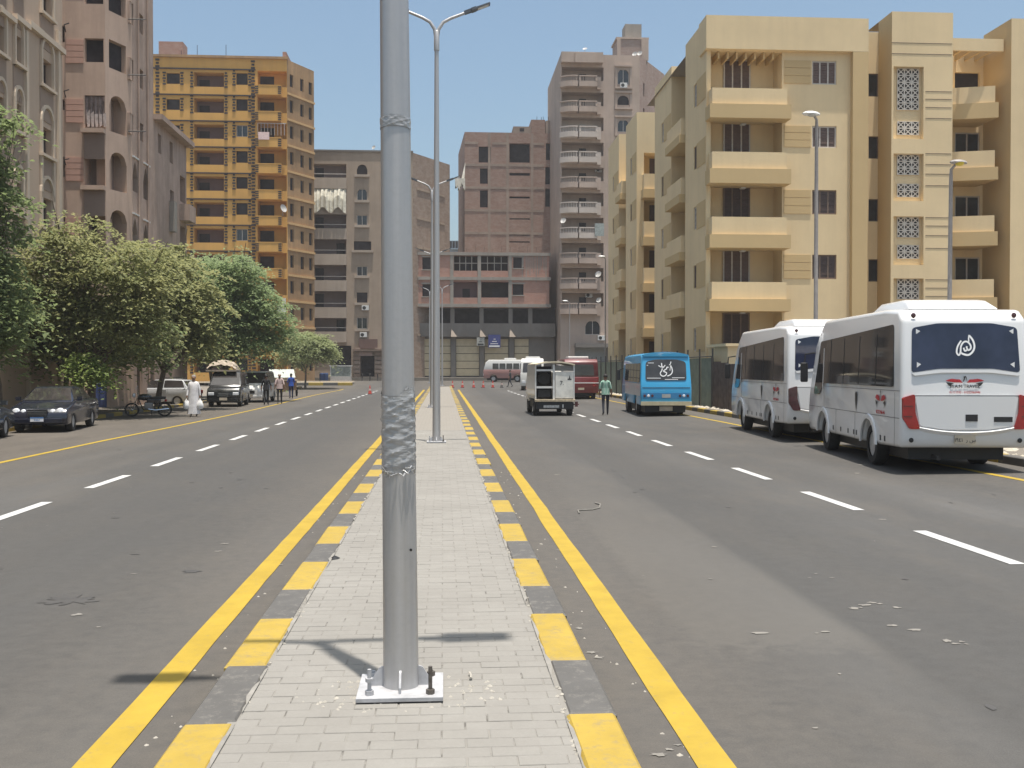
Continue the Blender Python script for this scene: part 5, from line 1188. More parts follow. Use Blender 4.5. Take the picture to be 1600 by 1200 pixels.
def strokes(parent, lines, f, m, name, w=.02):                    # calligraphic pen strokes: (points, width profile)
    mb = MB()
    for pts, ws in lines:
        n = len(pts); P = []
        for i in range(n):
            p = Vector(pts[i]); t = (Vector(pts[min(i+1,n-1)]) - Vector(pts[max(i-1,0)])).normalized(); nn = Vector((-t.y, t.x)); ww = ws[i] if hasattr(ws, '__len__') else ws
            P.append((p+nn*ww, p-nn*ww))
        for a, b in zip(P[:-1], P[1:]): mb.add([f(a[0]), f(a[1]), f(b[1]), f(b[0])], [(0,1,2,3)])
    o = mb.build(name, m, parent); o['kind'] = 'stuff'; return o
def smooth_path(pts, n=6):
    out = []; p = [Vector(x) for x in pts]
    for i in range(len(p)-1):
        a, b, c, d = p[max(i-1,0)], p[i], p[i+1], p[min(i+2,len(p)-1)]
        for k in range(n):
            t = k/n; out.append(tuple(.5*((2*b)+(c-a)*t+(2*a-5*b+4*c-d)*t*t+(3*b-a-3*c+d)*t**3)))
    out.append(tuple(p[-1])); return out
def slab(parent, name, poly, f, m, a=0.0, b=1.0): mb = MB(); mb.prism(poly, f, a, b); return mb.build(name, m, parent)
def body_prism(prof, W, tum, z0, bevel, name, m, parent, segs=3, extra=None):
    mb = MB(); hw = W/2
    def f(p, s):
        x = hw*(1 - tum*max(0, p[1]-z0))
        return ((x if s > 0 else -x), p[0], p[1])
    mb.prism(prof, f, -1, 1); return mb.build(name, m, parent, smooth=True, bevel=bevel, segs=segs, angle=25)
ALLAH = [([(.045,.145),(.095,.08),(.115,0),(.09,-.07),(.03,-.115),(-.04,-.105),(-.075,-.085)], [.004,.012,.015,.016,.016,.015,.012]), ([(.045,.15),(.038,.10),(.04,.06)], .009),
         ([(-.065,.075),(-.115,0),(-.132,-.08),(-.105,-.118),(-.08,-.08),(-.07,0),(-.03,.055),(.02,.058),(.06,.015),(.062,-.03),(.03,-.052),(.008,-.02),(.012,.0)], .0115), ([(.018,-.045),(-.018,-.062),(-.035,-.02)], .011)]
OMMI = [([(.17,.17),(.23,.03),(.235,-.11),(.16,-.215),(.03,-.275)], .022), ([(.17,.17),(.155,.06),(.14,-.05)], .012), ([(.19,.33),(.155,.22),(.11,.19)], .017),
        ([(-.184,.046),(-.2,-.046),(-.262,-.14),(-.245,-.23),(-.154,-.280),(-.046,-.246),(0,-.154),(-.06,-.108),(-.123,-.077),(-.092,-.03),(0,.03),(.015,.092),(.085,.085)], .021),
        ([(-.34,.165),(-.28,.13),(-.22,.09)], .02), ([(-.207,.27),(-.2,.18),(-.19,.08)], .022), ([(-.06,.185),(-.1,.12),(-.17,.07)], .022), ([(-.28,.12),(-.18,.11),(-.08,.13)], .018)]
def eagle(parent, f, sc, name='eagle_logo', sz=1.0):
    mb = MB(); g = lambda x, z: f((x*sc, z*sc*sz))
    def poly_(pts, flip): mb.add([g(*p) for p in (pts[::-1] if flip else pts)], [tuple(range(len(pts)))])
    for s in (-1,1):
        mb.mi = 0
        poly_([(s*.06,.03),(s*.16,.04),(s*.30,.045),(s*.46,.07),(s*.54,.085),(s*.46,.12),(s*.36,.14),(s*.24,.125),(s*.13,.12)], s < 0)
        mb.mi = 1
        poly_([(s*.30,.01),(s*.40,.035),(s*.52,.045),(s*.47,-.02),(s*.37,-.09),(s*.40,-.03)], s < 0)
    poly_([(-.06,.04),(-.01,.10),(.02,.19),(.05,.10),(.07,.04),(.045,.19),(.02,.215),(-.05,.19),(-.02,.17)], False)
    o = mb.build(name, [M_redink, M_blackink], parent); o['kind'] = 'stuff'; return o
def coach(label, loc, yaw, tail, number, marks=True):
    L, Wd, H = 7.25, 2.42, 2.98
    t = thing('minibus', label, 'minibus', (0,0,0), 'white coaches parked at the right kerb', world=False)
    zb, yr, yf, ra = .42, 2.02, 5.72, .50
    prof = [(.10,zb+.04)] + [(yr-ra-.02,zb)] + arch_pts(yr,ra,zb)[1:-1] + [(yr+ra+.02,zb)] + [(yf-ra-.02,zb)] + arch_pts(yf,ra,zb)[1:-1] + [(yf+ra+.02,zb),(L-.12,zb-.02),(L,.62),(L-.02,1.15),(L-.16,1.45),(L-.62,2.45),(L-.95,2.72),(L-1.4,H),(1.2,H),(.38,H-.05),(.14,H-.22),(.05,1.9),(0,1.25),(-.02,.9),(.02,.62)]
    body = body_prism(prof, Wd, .034, 1.35, .085, 'body', M_busw, t)
    sx = lambda z: Wd/2*(1-.034*max(0, z-1.35))
    side = lambda s: (lambda p, d: (s*(sx(p[1]) + .004 + .012*d), p[0], p[1]))
    for s in (-1,1):
        win = roundpoly([(.42,1.54),(L-1.55,1.54),(L-1.2,1.27),(L-.62,1.27),(L-.78,1.6),(L-1.16,2.50),(.54,2.68)], .09)
        w = slab(t, 'side_window', win, side(s), M_busglass)
        for y in (1.55,2.75,3.95,5.1): slab(w, 'window_pillar', [(y-.022,1.56),(y+.022,1.56),(y+.022,2.52),(y-.022,2.52)], lambda p, d, s=s: (s*(sx(p[1])+.0165+.003*d), p[0], p[1]), M_black)
        slab(w, 'cab_pillar', [(L-1.55,1.3),(L-1.48,1.3),(L-1.48,2.34),(L-1.55,2.34)], lambda p, d, s=s: (s*(sx(p[1])+.0165+.003*d), p[0], p[1]), M_busw)
        for a, b in (((.06,.98),(L-.1,.985)),((.06,1.47),(L-1.6,1.475)),((.35,.45),(.355,1.44)),((3.0,.45),(3.006,.98)),((4.55,.45),(4.556,.98)),((L-1.6,.7),(L-1.594,1.44))):
            slab(body, 'panel_seam', [(a[0],a[1]),(max(b[0],a[0]+.008),a[1]),(max(b[0],a[0]+.008),max(b[1],a[1]+.008)),(a[0],max(b[1],a[1]+.008))], lambda p, d, s=s: (s*(sx(p[1])+.001+.002*d), p[0], p[1]), M_seam)
        for y in (.9,1.18,2.85,3.05,3.5,4.1,4.75): slab(body, 'side_vent', [(y,.52),(y+.07,.52),(y+.07,.62),(y,.62)], lambda p, d, s=s: (s*(sx(p[1])+.001+.004*d), p[0], p[1]), M_black)
        for yc in (yr,yf):
            mb = MB(); n = 12; vs = []
            for k in range(n+1):
                a = math.pi*k/n
                for r_, dx in ((ra-.01,.0),(ra-.01,.035),(ra+.07,.03),(ra+.09,0)): vs.append((s*(Wd/2+dx), yc-r_*math.cos(a), zb+r_*.98*math.sin(a)))
            mb.add(vs, [(k*4+j, k*4+j+1, (k+1)*4+j+1, (k+1)*4+j) for k in range(n) for j in range(3)]); mb.build('wheel_arch', M_busw, body, smooth=True)
            wheel(t, (s*(Wd/2-.20), yc, .40), .40, .26, s)
        mb = MB(); mb.tube([(s*(Wd/2-.02),L-.6,2.25),(s*(Wd/2+.16),L-.35,2.22),(s*(Wd/2+.18),L-.34,2.0)], .02, 6); mr = mb.build('mirror', M_black, t)
        mb = MB(); mb.box(s*(Wd/2+.10),s*(Wd/2+.28),L-.40,L-.30,1.55,2.02); mb.build('mirror_housing', M_black, mr, bevel=.03)
        # printed marks on the side
        if marks:
            f = lambda p, s=s: (s*(Wd/2+.004), 1.22 + p[0]*(1 if s > 0 else -1), 1.22+p[1])
            eagle(body, f, .62, 'side_logo', 1.9)
            text_mesh(body, '01222 066 46', .10, (s*(Wd/2+.003), 1.22, 1.05), M_redink, (R(90),0,R(90) if s > 0 else R(-90)))
            mb = MB(); mb.add([f((x+(1.7 if s > 0 else -1.7), z)) for x, z in ((0,-.22),(.07,0),(.08,.14),(.03,.18),(-.03,.18),(-.08,.14),(-.07,0))], [(0,1,2,3,4,5,6)]); mb.build('shield_mark', M_blackink, body)
            
    # rear
    def rear(z): return .05 if z > 1.9 else (.05*(z-1.25)/.65 if z > 1.25 else 0)
    def ry(z):
        pts = [(.46,.10),(.62,.02),(.9,-.02),(1.25,0),(1.9,.05),(2.76,.14),(2.92,.3)]
        for (a, b), (c, d) in zip(pts[:-1], pts[1:]):
            if a <= z <= c: return b+(d-b)*(z-a)/(c-a)
        return .1
    fr = lambda p, d: (p[0], ry(p[1]) - .004 - .012*d, p[1])
    gl = slab(t, 'rear_window', roundpoly([(-1.0,1.80),(-.5,1.87),(.5,1.87),(1.0,1.80),(.97,2.60),(.5,2.68),(-.5,2.68),(-.97,2.60)], .07), fr, M_bluetint)
    slab(t, 'window_brow', roundpoly([(-1.0,1.79),(-.5,1.855),(.5,1.855),(1.0,1.79),(.95,1.745),(.45,1.80),(-.45,1.80),(-.95,1.745)], .02), lambda p, d: (p[0], ry(p[1])-.002-.03*d, p[1]), M_busw)
    g = lambda p: (p[0]*1.34+.02, ry(2.27+p[1]*1.34)-.0185, 2.27+p[1]*1.34)
    strokes(gl, [(smooth_path(a), .013 if hasattr(b, '__len__') else b) for a, b in ALLAH], g, M_whiteink, 'calligraphy')
    for sx_ in (-1,1):
        for z in (1.93,2.52): mb = MB(); mb.add([(sx_*.90,ry(z)-.0185,z+.06),(sx_*.82,ry(z)-.0185,z+.02),(sx_*.90,ry(z)-.0185,z-.04)], [(0,1,2) if sx_ < 0 else (2,1,0)]); mb.build('corner_mark', M_whiteink, gl)
    if marks:
        eagle(body, lambda p: (p[0]-.02, ry(1.6)-.012, 1.60+p[1]), .66)
        text_mesh(body, 'M.A.M TRAVEL', .085, (-.02, ry(1.56)-.014, 1.555), M_blackink); text_mesh(body, '01111333 - 01222066446', .055, (-.02, ry(1.46)-.012, 1.45), M_redink)
    # boot lid, bumper line, lamps, plate
    lid = slab(t, 'boot_lid', roundpoly([(-.86,.86),(-.4,.79),(.4,.79),(.86,.86),(.95,1.38),(-.95,1.38)], .05), lambda p, d: (p[0], -.012-.02*d, p[1]), M_busw)
    slab(body, 'panel_seam', [(-1.0,1.385),(1.0,1.385),(1.0,1.397),(-1.0,1.397)], lambda p, d: (p[0], ry(p[1])-.002-.004*d, p[1]), M_seam)
    mb = MB(); n = 20
    for i in range(n):
        a, b = -1+2*i/n, -1+2*(i+1)/n; z = lambda x: .74+.16*abs(x)**2.2; y = lambda x: ry(z(x))-.03+.09*abs(x)**6
        P = [(a*1.15,y(a)+.03,z(a)+.035),(b*1.15,y(b)+.03,z(b)+.035),(b*1.15,y(b)-.02,z(b)),(a*1.15,y(a)-.02,z(a)),(a*1.15,y(a)+.03,z(a)-.06),(b*1.15,y(b)+.03,z(b)-.06)]
        mb.add(P, [(3,2,1,0),(4,5,2,3)])
    mb.build('bumper_crest', M_busw, t, smooth=True)
    for s in (-1,1):
        lamp = [(s*.98,1.42),(s*1.20,1.36),(s*1.205,.98),(s*1.08,.80),(s*.88,.80),(s*.97,1.1)]
        if s < 0: lamp = lamp[::-1]
        tl = slab(t, 'tail_lamp', roundpoly(lamp, .04), lambda p, d: (p[0]*(.99 if d < .5 else .975), .10-.142*d, p[1]), tail)
        for z in (1.20,1.02): mb = MB(); mb.box(s*1.0,s*1.165,-.046,-.0425,z,z+.014); mb.build('lamp_divider', M_taild, tl)
        mb = MB(); mb.lathe([(.0,-.02),(.04,-.015),(.05,0)], 12, (s*.93,ry(2.82)-.05,2.82), 'y'); mb.build('marker_lamp', M_taild, t)
        mb = MB(); mb.lathe([(.0,-.02),(.035,-.015),(.045,0)], 12, (s*1.0,.02,.60), 'y'); mb.build('fog_lamp', M_black, t)
    pl = slab(t, 'number_plate', [(-.19,.545),(.19,.545),(.19,.70),(-.19,.70)], lambda p, d: (p[0]-.02, .01-.03*d, p[1]), M_tanplate); text_mesh(pl, number, .10, (-.02,-.023,.605), M_blackink)
    mb = MB(); mb.box(-.02,.20,-.044,-.033,.94,1.06); mb.build('lid_handle', M_black, lid); mb = MB(); mb.box(.50,.84,-.04,-.033,.93,1.02); mb.build('badge', M_black, lid)
    # roof air conditioner
    ac = body_prism([(.55,H-.03),(1.0,H+.15),(1.3,H+.19),(2.7,H+.19),(3.3,H-.03)], 1.7, .5, H-.03, .05, 'roof_air_conditioner', M_busw, t)
    mb = MB()
    for i in range(5): mb.box(-.36+.16*i,-.26+.16*i,.96,1.0,H+.09,H+.13)
    mb.build('vent_slots', M_seam, ac)['kind'] = 'stuff'
    ws = slab(t, 'windscreen', roundpoly([(-1.0,1.4),(1.0,1.4),(.92,2.6),(-.92,2.6)], .1), lambda p, d: (p[0], (L-.16-(p[1]-1.45)*.46)+.02+.012*d if p[1] > 1.45 else L-.14+.02*d, p[1]), M_busglass)
    for s in (-1,1): mb = MB(); mb.box(s*.7,s*1.05,L-.08,L+.012,.78,.98); mb.build('headlamp', M_headl, t, bevel=.02)
    mb = MB(); mb.box(-.9,.9,.5,L-.5,.22,.44); mb.tube([(-.5,.3,.3),(-.5,-.0,.28)], .04, 8); mb.build('chassis', M_black, t)
    t.location = loc; t.rotation_euler = (0, 0, yaw); t.scale = (1, 1, 1.06); return t
def park_at(x, y): return (x, y, gzz(x, y))
PLATE = '\u0661\u0669\u0664\u0661  \u0631 \u0633'
bus1 = coach('white coach with bright red tail lamps and white calligraphy on its rear window', park_at(9.80,18.6), R(-6.7), M_tail, PLATE)
bus2 = coach('white coach with smoked tail lamps, parked ahead of the red lamped one', park_at(10.42,26.8), R(-4.2), M_taild, PLATE)
# ---------------- blue bus
def blue_bus():
    L, Wd, H = 6.8, 2.14, 2.62; t = thing('minibus', 'bright blue minibus with white calligraphy across its dark rear window', 'minibus', (0,0,0), world=False)
    zb, yr, yf, ra = .46, 1.9, 5.3, .46
    prof = [(.04,zb)] + [(yr-ra-.02,zb)] + arch_pts(yr,ra,zb)[1:-1] + [(yr+ra+.02,zb),(yf-ra-.02,zb)] + arch_pts(yf,ra,zb)[1:-1] + [(yf+ra+.02,zb),(L-.1,zb),(L,.7),(L-.05,1.3),(L-.35,2.3),(L-.7,H-.05),(.5,H-.02),(.2,H-.12),(.06,1.4),(0,1.2),(0,.6)]
    b = body_prism(prof, Wd, .05, 1.3, .07, 'body', M_busblue, t); sx = lambda z: Wd/2*(1-.05*max(0, z-1.3))
    # rounded roof cap
    mb = MB(); n = 10
    for i in range(n):
        a, c = -1+2*i/n, -1+2*(i+1)/n; h = lambda x: H-.05+.13*(1-abs(x)**2.2)
        mb.quad((a*.97,.16,h(a)),(c*.97,.16,h(c)),(c*.97,L-.7,h(c)),(a*.97,L-.7,h(a))); mb.quad((a*.97,.16,H-.12),(c*.97,.16,H-.12),(c*.97,.16,h(c)),(a*.97,.16,h(a)))
    mb.build('roof', M_busblue, t, smooth=True)
    for s in (-1,1):
        for i in range(5):
            y0 = .4+1.05*i; slab(t, 'side_window', roundpoly([(y0,1.42),(y0+.95,1.42),(y0+.95,2.22),(y0,2.22)], .06), lambda p, d, s=s: (s*(sx(p[1])+.003+.01*d), p[0], p[1]), M_busglass)
        slab(t, 'side_panel', [(.1,.85),(L-1.4,.85),(L-1.4,1.36),(.1,1.36)], lambda p, d, s=s: (s*(sx(p[1])+.002+.006*d), p[0], p[1]), paintmat('greyed_panel', (.33,.35,.38), .35, .4))
        for yc in (yr,yf): wheel(t, (s*(Wd/2-.17), yc, .38), .38, .24, s)
        mb = MB(); mb.tube([(s*.98,L-.4,2.0),(s*1.25,L-.3,1.95)], .02, 5); mr = mb.build('mirror', M_black, t); mb = MB(); mb.box(s*1.18,s*1.34,L-.36,L-.28,1.45,1.95); mb.build('mirror_housing', M_black, mr, bevel=.02)
    ry = lambda z: .06*(z-1.2)/.2 if 1.2 < z < 1.4 else (0 if z <= 1.2 else .06+.14*(z-1.4)/(H-.12-1.4))
    g_ = slab(t, 'rear_window', roundpoly([(-.86,1.50),(.86,1.50),(.84,2.28),(.45,2.38),(-.45,2.38),(-.84,2.28)], .12, 6), lambda p, d: (p[0], ry(p[1])-.004-.012*d, p[1]), M_busglass)
    f = lambda p: (p[0]*1.0+.03, ry(1.96+p[1])-.022, 1.96+p[1]); strokes(g_, [(smooth_path(a), b if not hasattr(b,'__len__') else .02) for a, b in OMMI], f, M_whiteink, 'calligraphy')
    mb = MB()
    for x0, x1, z in ((-.80,-.22,1.585),(.25,.78,1.60),(-.05,.5,1.53),(-.75,-.5,2.22),(-.8,-.74,2.12)): mb.add([(x0,ry(z)-.022,z),(x1,ry(z)-.022,z),(x1,ry(z)-.02,z+.025),(x0,ry(z)-.02,z+.025)], [(0,1,2,3)])
    mb.build('small_print', M_whiteink, g_)['kind'] = 'stuff'
    slab(t, 'lamp_band', [(-.98,.74),(.98,.74),(.98,.98),(-.98,.98)], lambda p, d: (p[0], -.002-.01*d, p[1]), paintmat('deep_blue_band', (.02,.2,.42), .4, .2))
    for s in (-1,1):
        for i, m in enumerate((M_taild, M_headl, M_taild)): mb = MB(); mb.lathe([(0,-.03),(.05,-.025),(.06,0)], 12, (s*(.58+.16*i),-.014,.86), 'y'); mb.build('tail_lamp', m, t)
    slab(t, 'number_plate', [(-.18,.78),(.18,.78),(.18,.93),(-.18,.93)], lambda p, d: (p[0], -.014-.01*d, p[1]), plain('worn_plate', (.36,.37,.36), .6))
    slab(t, 'bumper', [(-1.06,.46),(1.06,.46),(1.06,.62),(-1.06,.62)], lambda p, d: (p[0], .02-.09*d, p[1]), plain('tan_bumper', (.48,.42,.27), .6))
    slab(t, 'seam', [(-1.0,1.19),(1.0,1.19),(1.0,1.21),(-1.0,1.21)], lambda p, d: (p[0], -.001-.006*d, p[1]), M_seam)
    mb = MB(); mb.box(-.85,.85,.3,L-.5,.16,.5); mb.build('chassis', M_black, t); mb = MB(); mb.box(-.25,.3,.18,.28,.22,.42); mb.build('fuel_tank', M_tanplate, t, bevel=.02)
    t.location = park_at(9.3,42.2); t.rotation_euler = (0,0,R(-3.4))
blue_bus()
# ---------------- maroon bus, far white coach, white and red van
def simple_bus(label, loc, yaw, L, Wd, H, low, high, front=False, group=None, name='minibus'):
    t = thing(name, label, 'minibus', (0,0,0), group, world=False); zb, yr, yf, ra = .42, L*.26, L*.78, .43
    base = [(.04,zb),(yr-ra-.02,zb)] + arch_pts(yr,ra,zb)[1:-1] + [(yr+ra+.02,zb),(yf-ra-.02,zb)] + arch_pts(yf,ra,zb)[1:-1] + [(yf+ra+.02,zb),(L-.05,zb),(L,.7)]
    zs = H*.56
    body_prism(base + [(L-.02,zs),(0,zs)], Wd, .0, 9, .05, 'body', low, t)
    body_prism([(0.02,zs),(L-.04,zs),(L-.25,H-.3),(L-.6,H),(.3,H),(.06,H-.2)], Wd-.02, .05, zs, .05, 'upper_body', high, t); sx = lambda z: (Wd-.02)/2*(1-.05*max(0, z-zs))
    for s in (-1,1):
        for i in range(5): y0 = .35+(L-1.3)/5*i; slab(t, 'side_window', roundpoly([(y0,zs+.06),(y0+(L-1.3)/5-.1,zs+.06),(y0+(L-1.3)/5-.1,H-.4),(y0,H-.4)], .05), lambda p, d, s=s: (s*(sx(p[1])+.003+.01*d), p[0], p[1]), M_busglass)
        for yc in (yr,yf): wheel(t, (s*(Wd/2-.17), yc, .38), .38, .24, s)
        mb = MB(); mb.box(s*.62,s*.95,L-.04,L+.02,.72,.95); mb.build('headlamp', M_headl, t, bevel=.02); mb = MB(); mb.box(s*.75,s*1.0,-.02,.03,.85,1.15); mb.build('tail_lamp', M_tail, t, bevel=.01)
    slab(t, 'windscreen', roundpoly([(-.9,zs+.02),(.9,zs+.02),(.84,H-.42),(-.84,H-.42)], .08), lambda p, d: (p[0], L-.04-(p[1]-zs)*.21/(H-.3-zs)+.008+.012*d, p[1]), M_busglass)
    slab(t, 'rear_window', roundpoly([(-.86,zs+.08),(.86,zs+.08),(.8,H-.35),(-.8,H-.35)], .08), lambda p, d: (p[0], .02+(p[1]-zs)*.045-.006-.012*d, p[1]), M_busglass)
    mb = MB(); mb.box(-.8,.8,.3,L-.4,.18,.45); mb.build('chassis', M_black, t); mb = MB(); mb.box(-.2,.2,-.03,-.008,.62,.76); mb.build('number_plate', M_tanplate, t); mb = MB(); mb.box(-Wd/2,Wd/2,-.03,-.005,zs-.42,zs-.36); mb.build('trim_strip', M_whiteink, t)
    mb = MB(); mb.box(-.7,.7,L*.3,L*.55,H,H+.2); mb.build('roof_hatch', M_vanwhite, t, bevel=.06)
    t.location = loc; t.rotation_euler = (0,0,yaw); return t
simple_bus('maroon minibus with a pale roof parked beyond the blue one', park_at(8.95,66), R(-2), 6.6, 2.3, 2.62, M_busred, paintmat('maroon_dark', (.13,.02,.024), .35, .3))
p = yp(836,600,93); simple_bus('white coach facing down the street beyond the maroon minibus', (p.x+.6, 95+6.5, gz(95)), R(180-6), 6.6, 2.2, 3.0, M_vanwhite, M_vanwhite)
p = yp(792,600,116); simple_bus('white van with a faded red skirt standing across the junction', (p.x+2.6, 116, gz(116)), R(82), 5.2, 1.95, 2.5, paintmat('faded_red_band', (.34,.17,.15), .4, .4), M_vanwhite, name='van')
# ---------------- little white service truck with an open caged side
def service_truck():
    t = thing('service_truck', 'small dirty white service truck with one open dark half at its back', 'truck', (0,0,0), world=False); W = 1.72; H = 2.35; L = 3.4
    mb = MB(); mb.box(-.72,.72,.1,L+1.2,.32,.62); mb.build('chassis', M_black, t)
    for s in (-1,1):
        wheel(t, (s*.74,.75,.33), .33, .22, s); wheel(t, (s*.70,L+.5,.33), .33, .2, s)
        mb = MB(); mb.box(s*(W/2-.05),s*W/2,0,.07,.72,H-.12); mb.build('post', M_vanwhite, t); mb = MB(); mb.box(s*(W/2-.03),s*W/2,.08,L,.75,H-.14); mb.build('side_panel', M_vanwhite, t)
    mb = MB(); mb.box(-.09,0,0,.07,.72,H-.12); mb.build('post', M_vanwhite, t)
    wd = plain('white_dirty_door', (.68,.66,.60), .5, vary=.2, scale=3)
    mb = MB(); mb.box(.02,W/2-.06,-.02,.05,.76,1.92); dr = mb.build('door', wd, t, bevel=.01); text_mesh(dr, '7.', .26, (.30,-.024,1.42), M_blackink)
    mb = MB(); mb.add([(.55,-.024,1.56),(.72,-.024,1.56),(.72,-.024,1.62),(.67,-.024,1.62),(.64,-.024,1.78),(.60,-.024,1.62),(.55,-.024,1.62)], [tuple(range(7))]); mb.build('mark', M_blackink, dr)
    mb = MB(); mb.box(.02,W/2-.06,.02,.05,1.95,2.18); mb.build('upper_panel', plain('shadowy_panel', (.2,.19,.17), .7), t)
    mb = MB(); mb.box(-W/2+.06,-.10,.5,.55,.76,2.15); mb.build('cage_back', M_dark, t)
    mb = MB(); mb.box(-W/2+.06,-.10,-.01,.06,1.20,1.29); mb.build('shelf_bar', M_vanwhite, t); mb = MB(); mb.box(-W/2+.06,-.10,-.01,.06,1.94,2.02); mb.build('shelf_bar', M_vanwhite, t)
    mb = MB(); mb.lathe([(.0,0),(.27,.02),(.3,.12),(.27,.22),(.0,.24)], 14, (-.45,.2,1.62), 'y'); mb.build('spare_wheel', M_rubber, t, smooth=True); mb = MB(); mb.box(-.72,-.16,.15,.45,.8,1.12); mb.build('crate', M_black, t, bevel=.02)
    mb = MB(); n = 6
    for i in range(n): a, b = -1+2*i/n, -1+2*(i+1)/n; h = lambda x: H-.1+.12*(1-x*x); mb.add([(a*W/2,-.08,h(a)-.06),(b*W/2,-.08,h(b)-.06),(b*W/2,L,h(b)-.06),(a*W/2,L,h(a)-.06),(a*W/2,-.08,h(a)),(b*W/2,-.08,h(b)),(b*W/2,L,h(b)),(a*W/2,L,h(a))], [(0,1,5,4),(4,5,6,7),(3,2,1,0)])
    mb.build('roof', plain('cream_roof', (.66,.58,.42), .6), t)
    mb = MB(); mb.box(-W/2-.02,W/2+.02,-.10,.12,.62,.72); mb.build('tail_board', plain('rusty_cream', (.44,.36,.25), .8, vary=.3, scale=10), t, bevel=.01)
    mb = MB(); mb.box(-W/2+.05,W/2-.05,-.05,.0,.30,.60); bp = mb.build('bumper', M_black, t); mb = MB(); mb.box(-.5,.18,-.062,-.052,.36,.47); mb.build('number_plate', plain('scuffed_plate', (.45,.44,.42), .6, vary=.4, scale=14), bp); mb = MB(); mb.box(.32,.37,-.062,-.052,.36,.5); mb.build('reflector', M_plastic_white, bp)
    mb = MB(); mb.box(W/2+.02,W/2+.14,-.02,.06,.40,.62); mb.tube([(W/2-.1,.02,.5),(W/2+.2,.02,.5)], .03, 6); mb.build('tail_lamp', M_taild, t)
    body_prism([(L+.05,.55),(L+1.35,.55),(L+1.45,1.1),(L+1.15,1.85),(L+.95,1.95),(L+.05,1.95)], 1.6, .05, 1.1, .06, 'cab', M_vanwhite, t)
    p = gp(867,650); t.location = (p.x, p.y, 0); t.rotation_euler = (0,0,R(1))
service_truck()
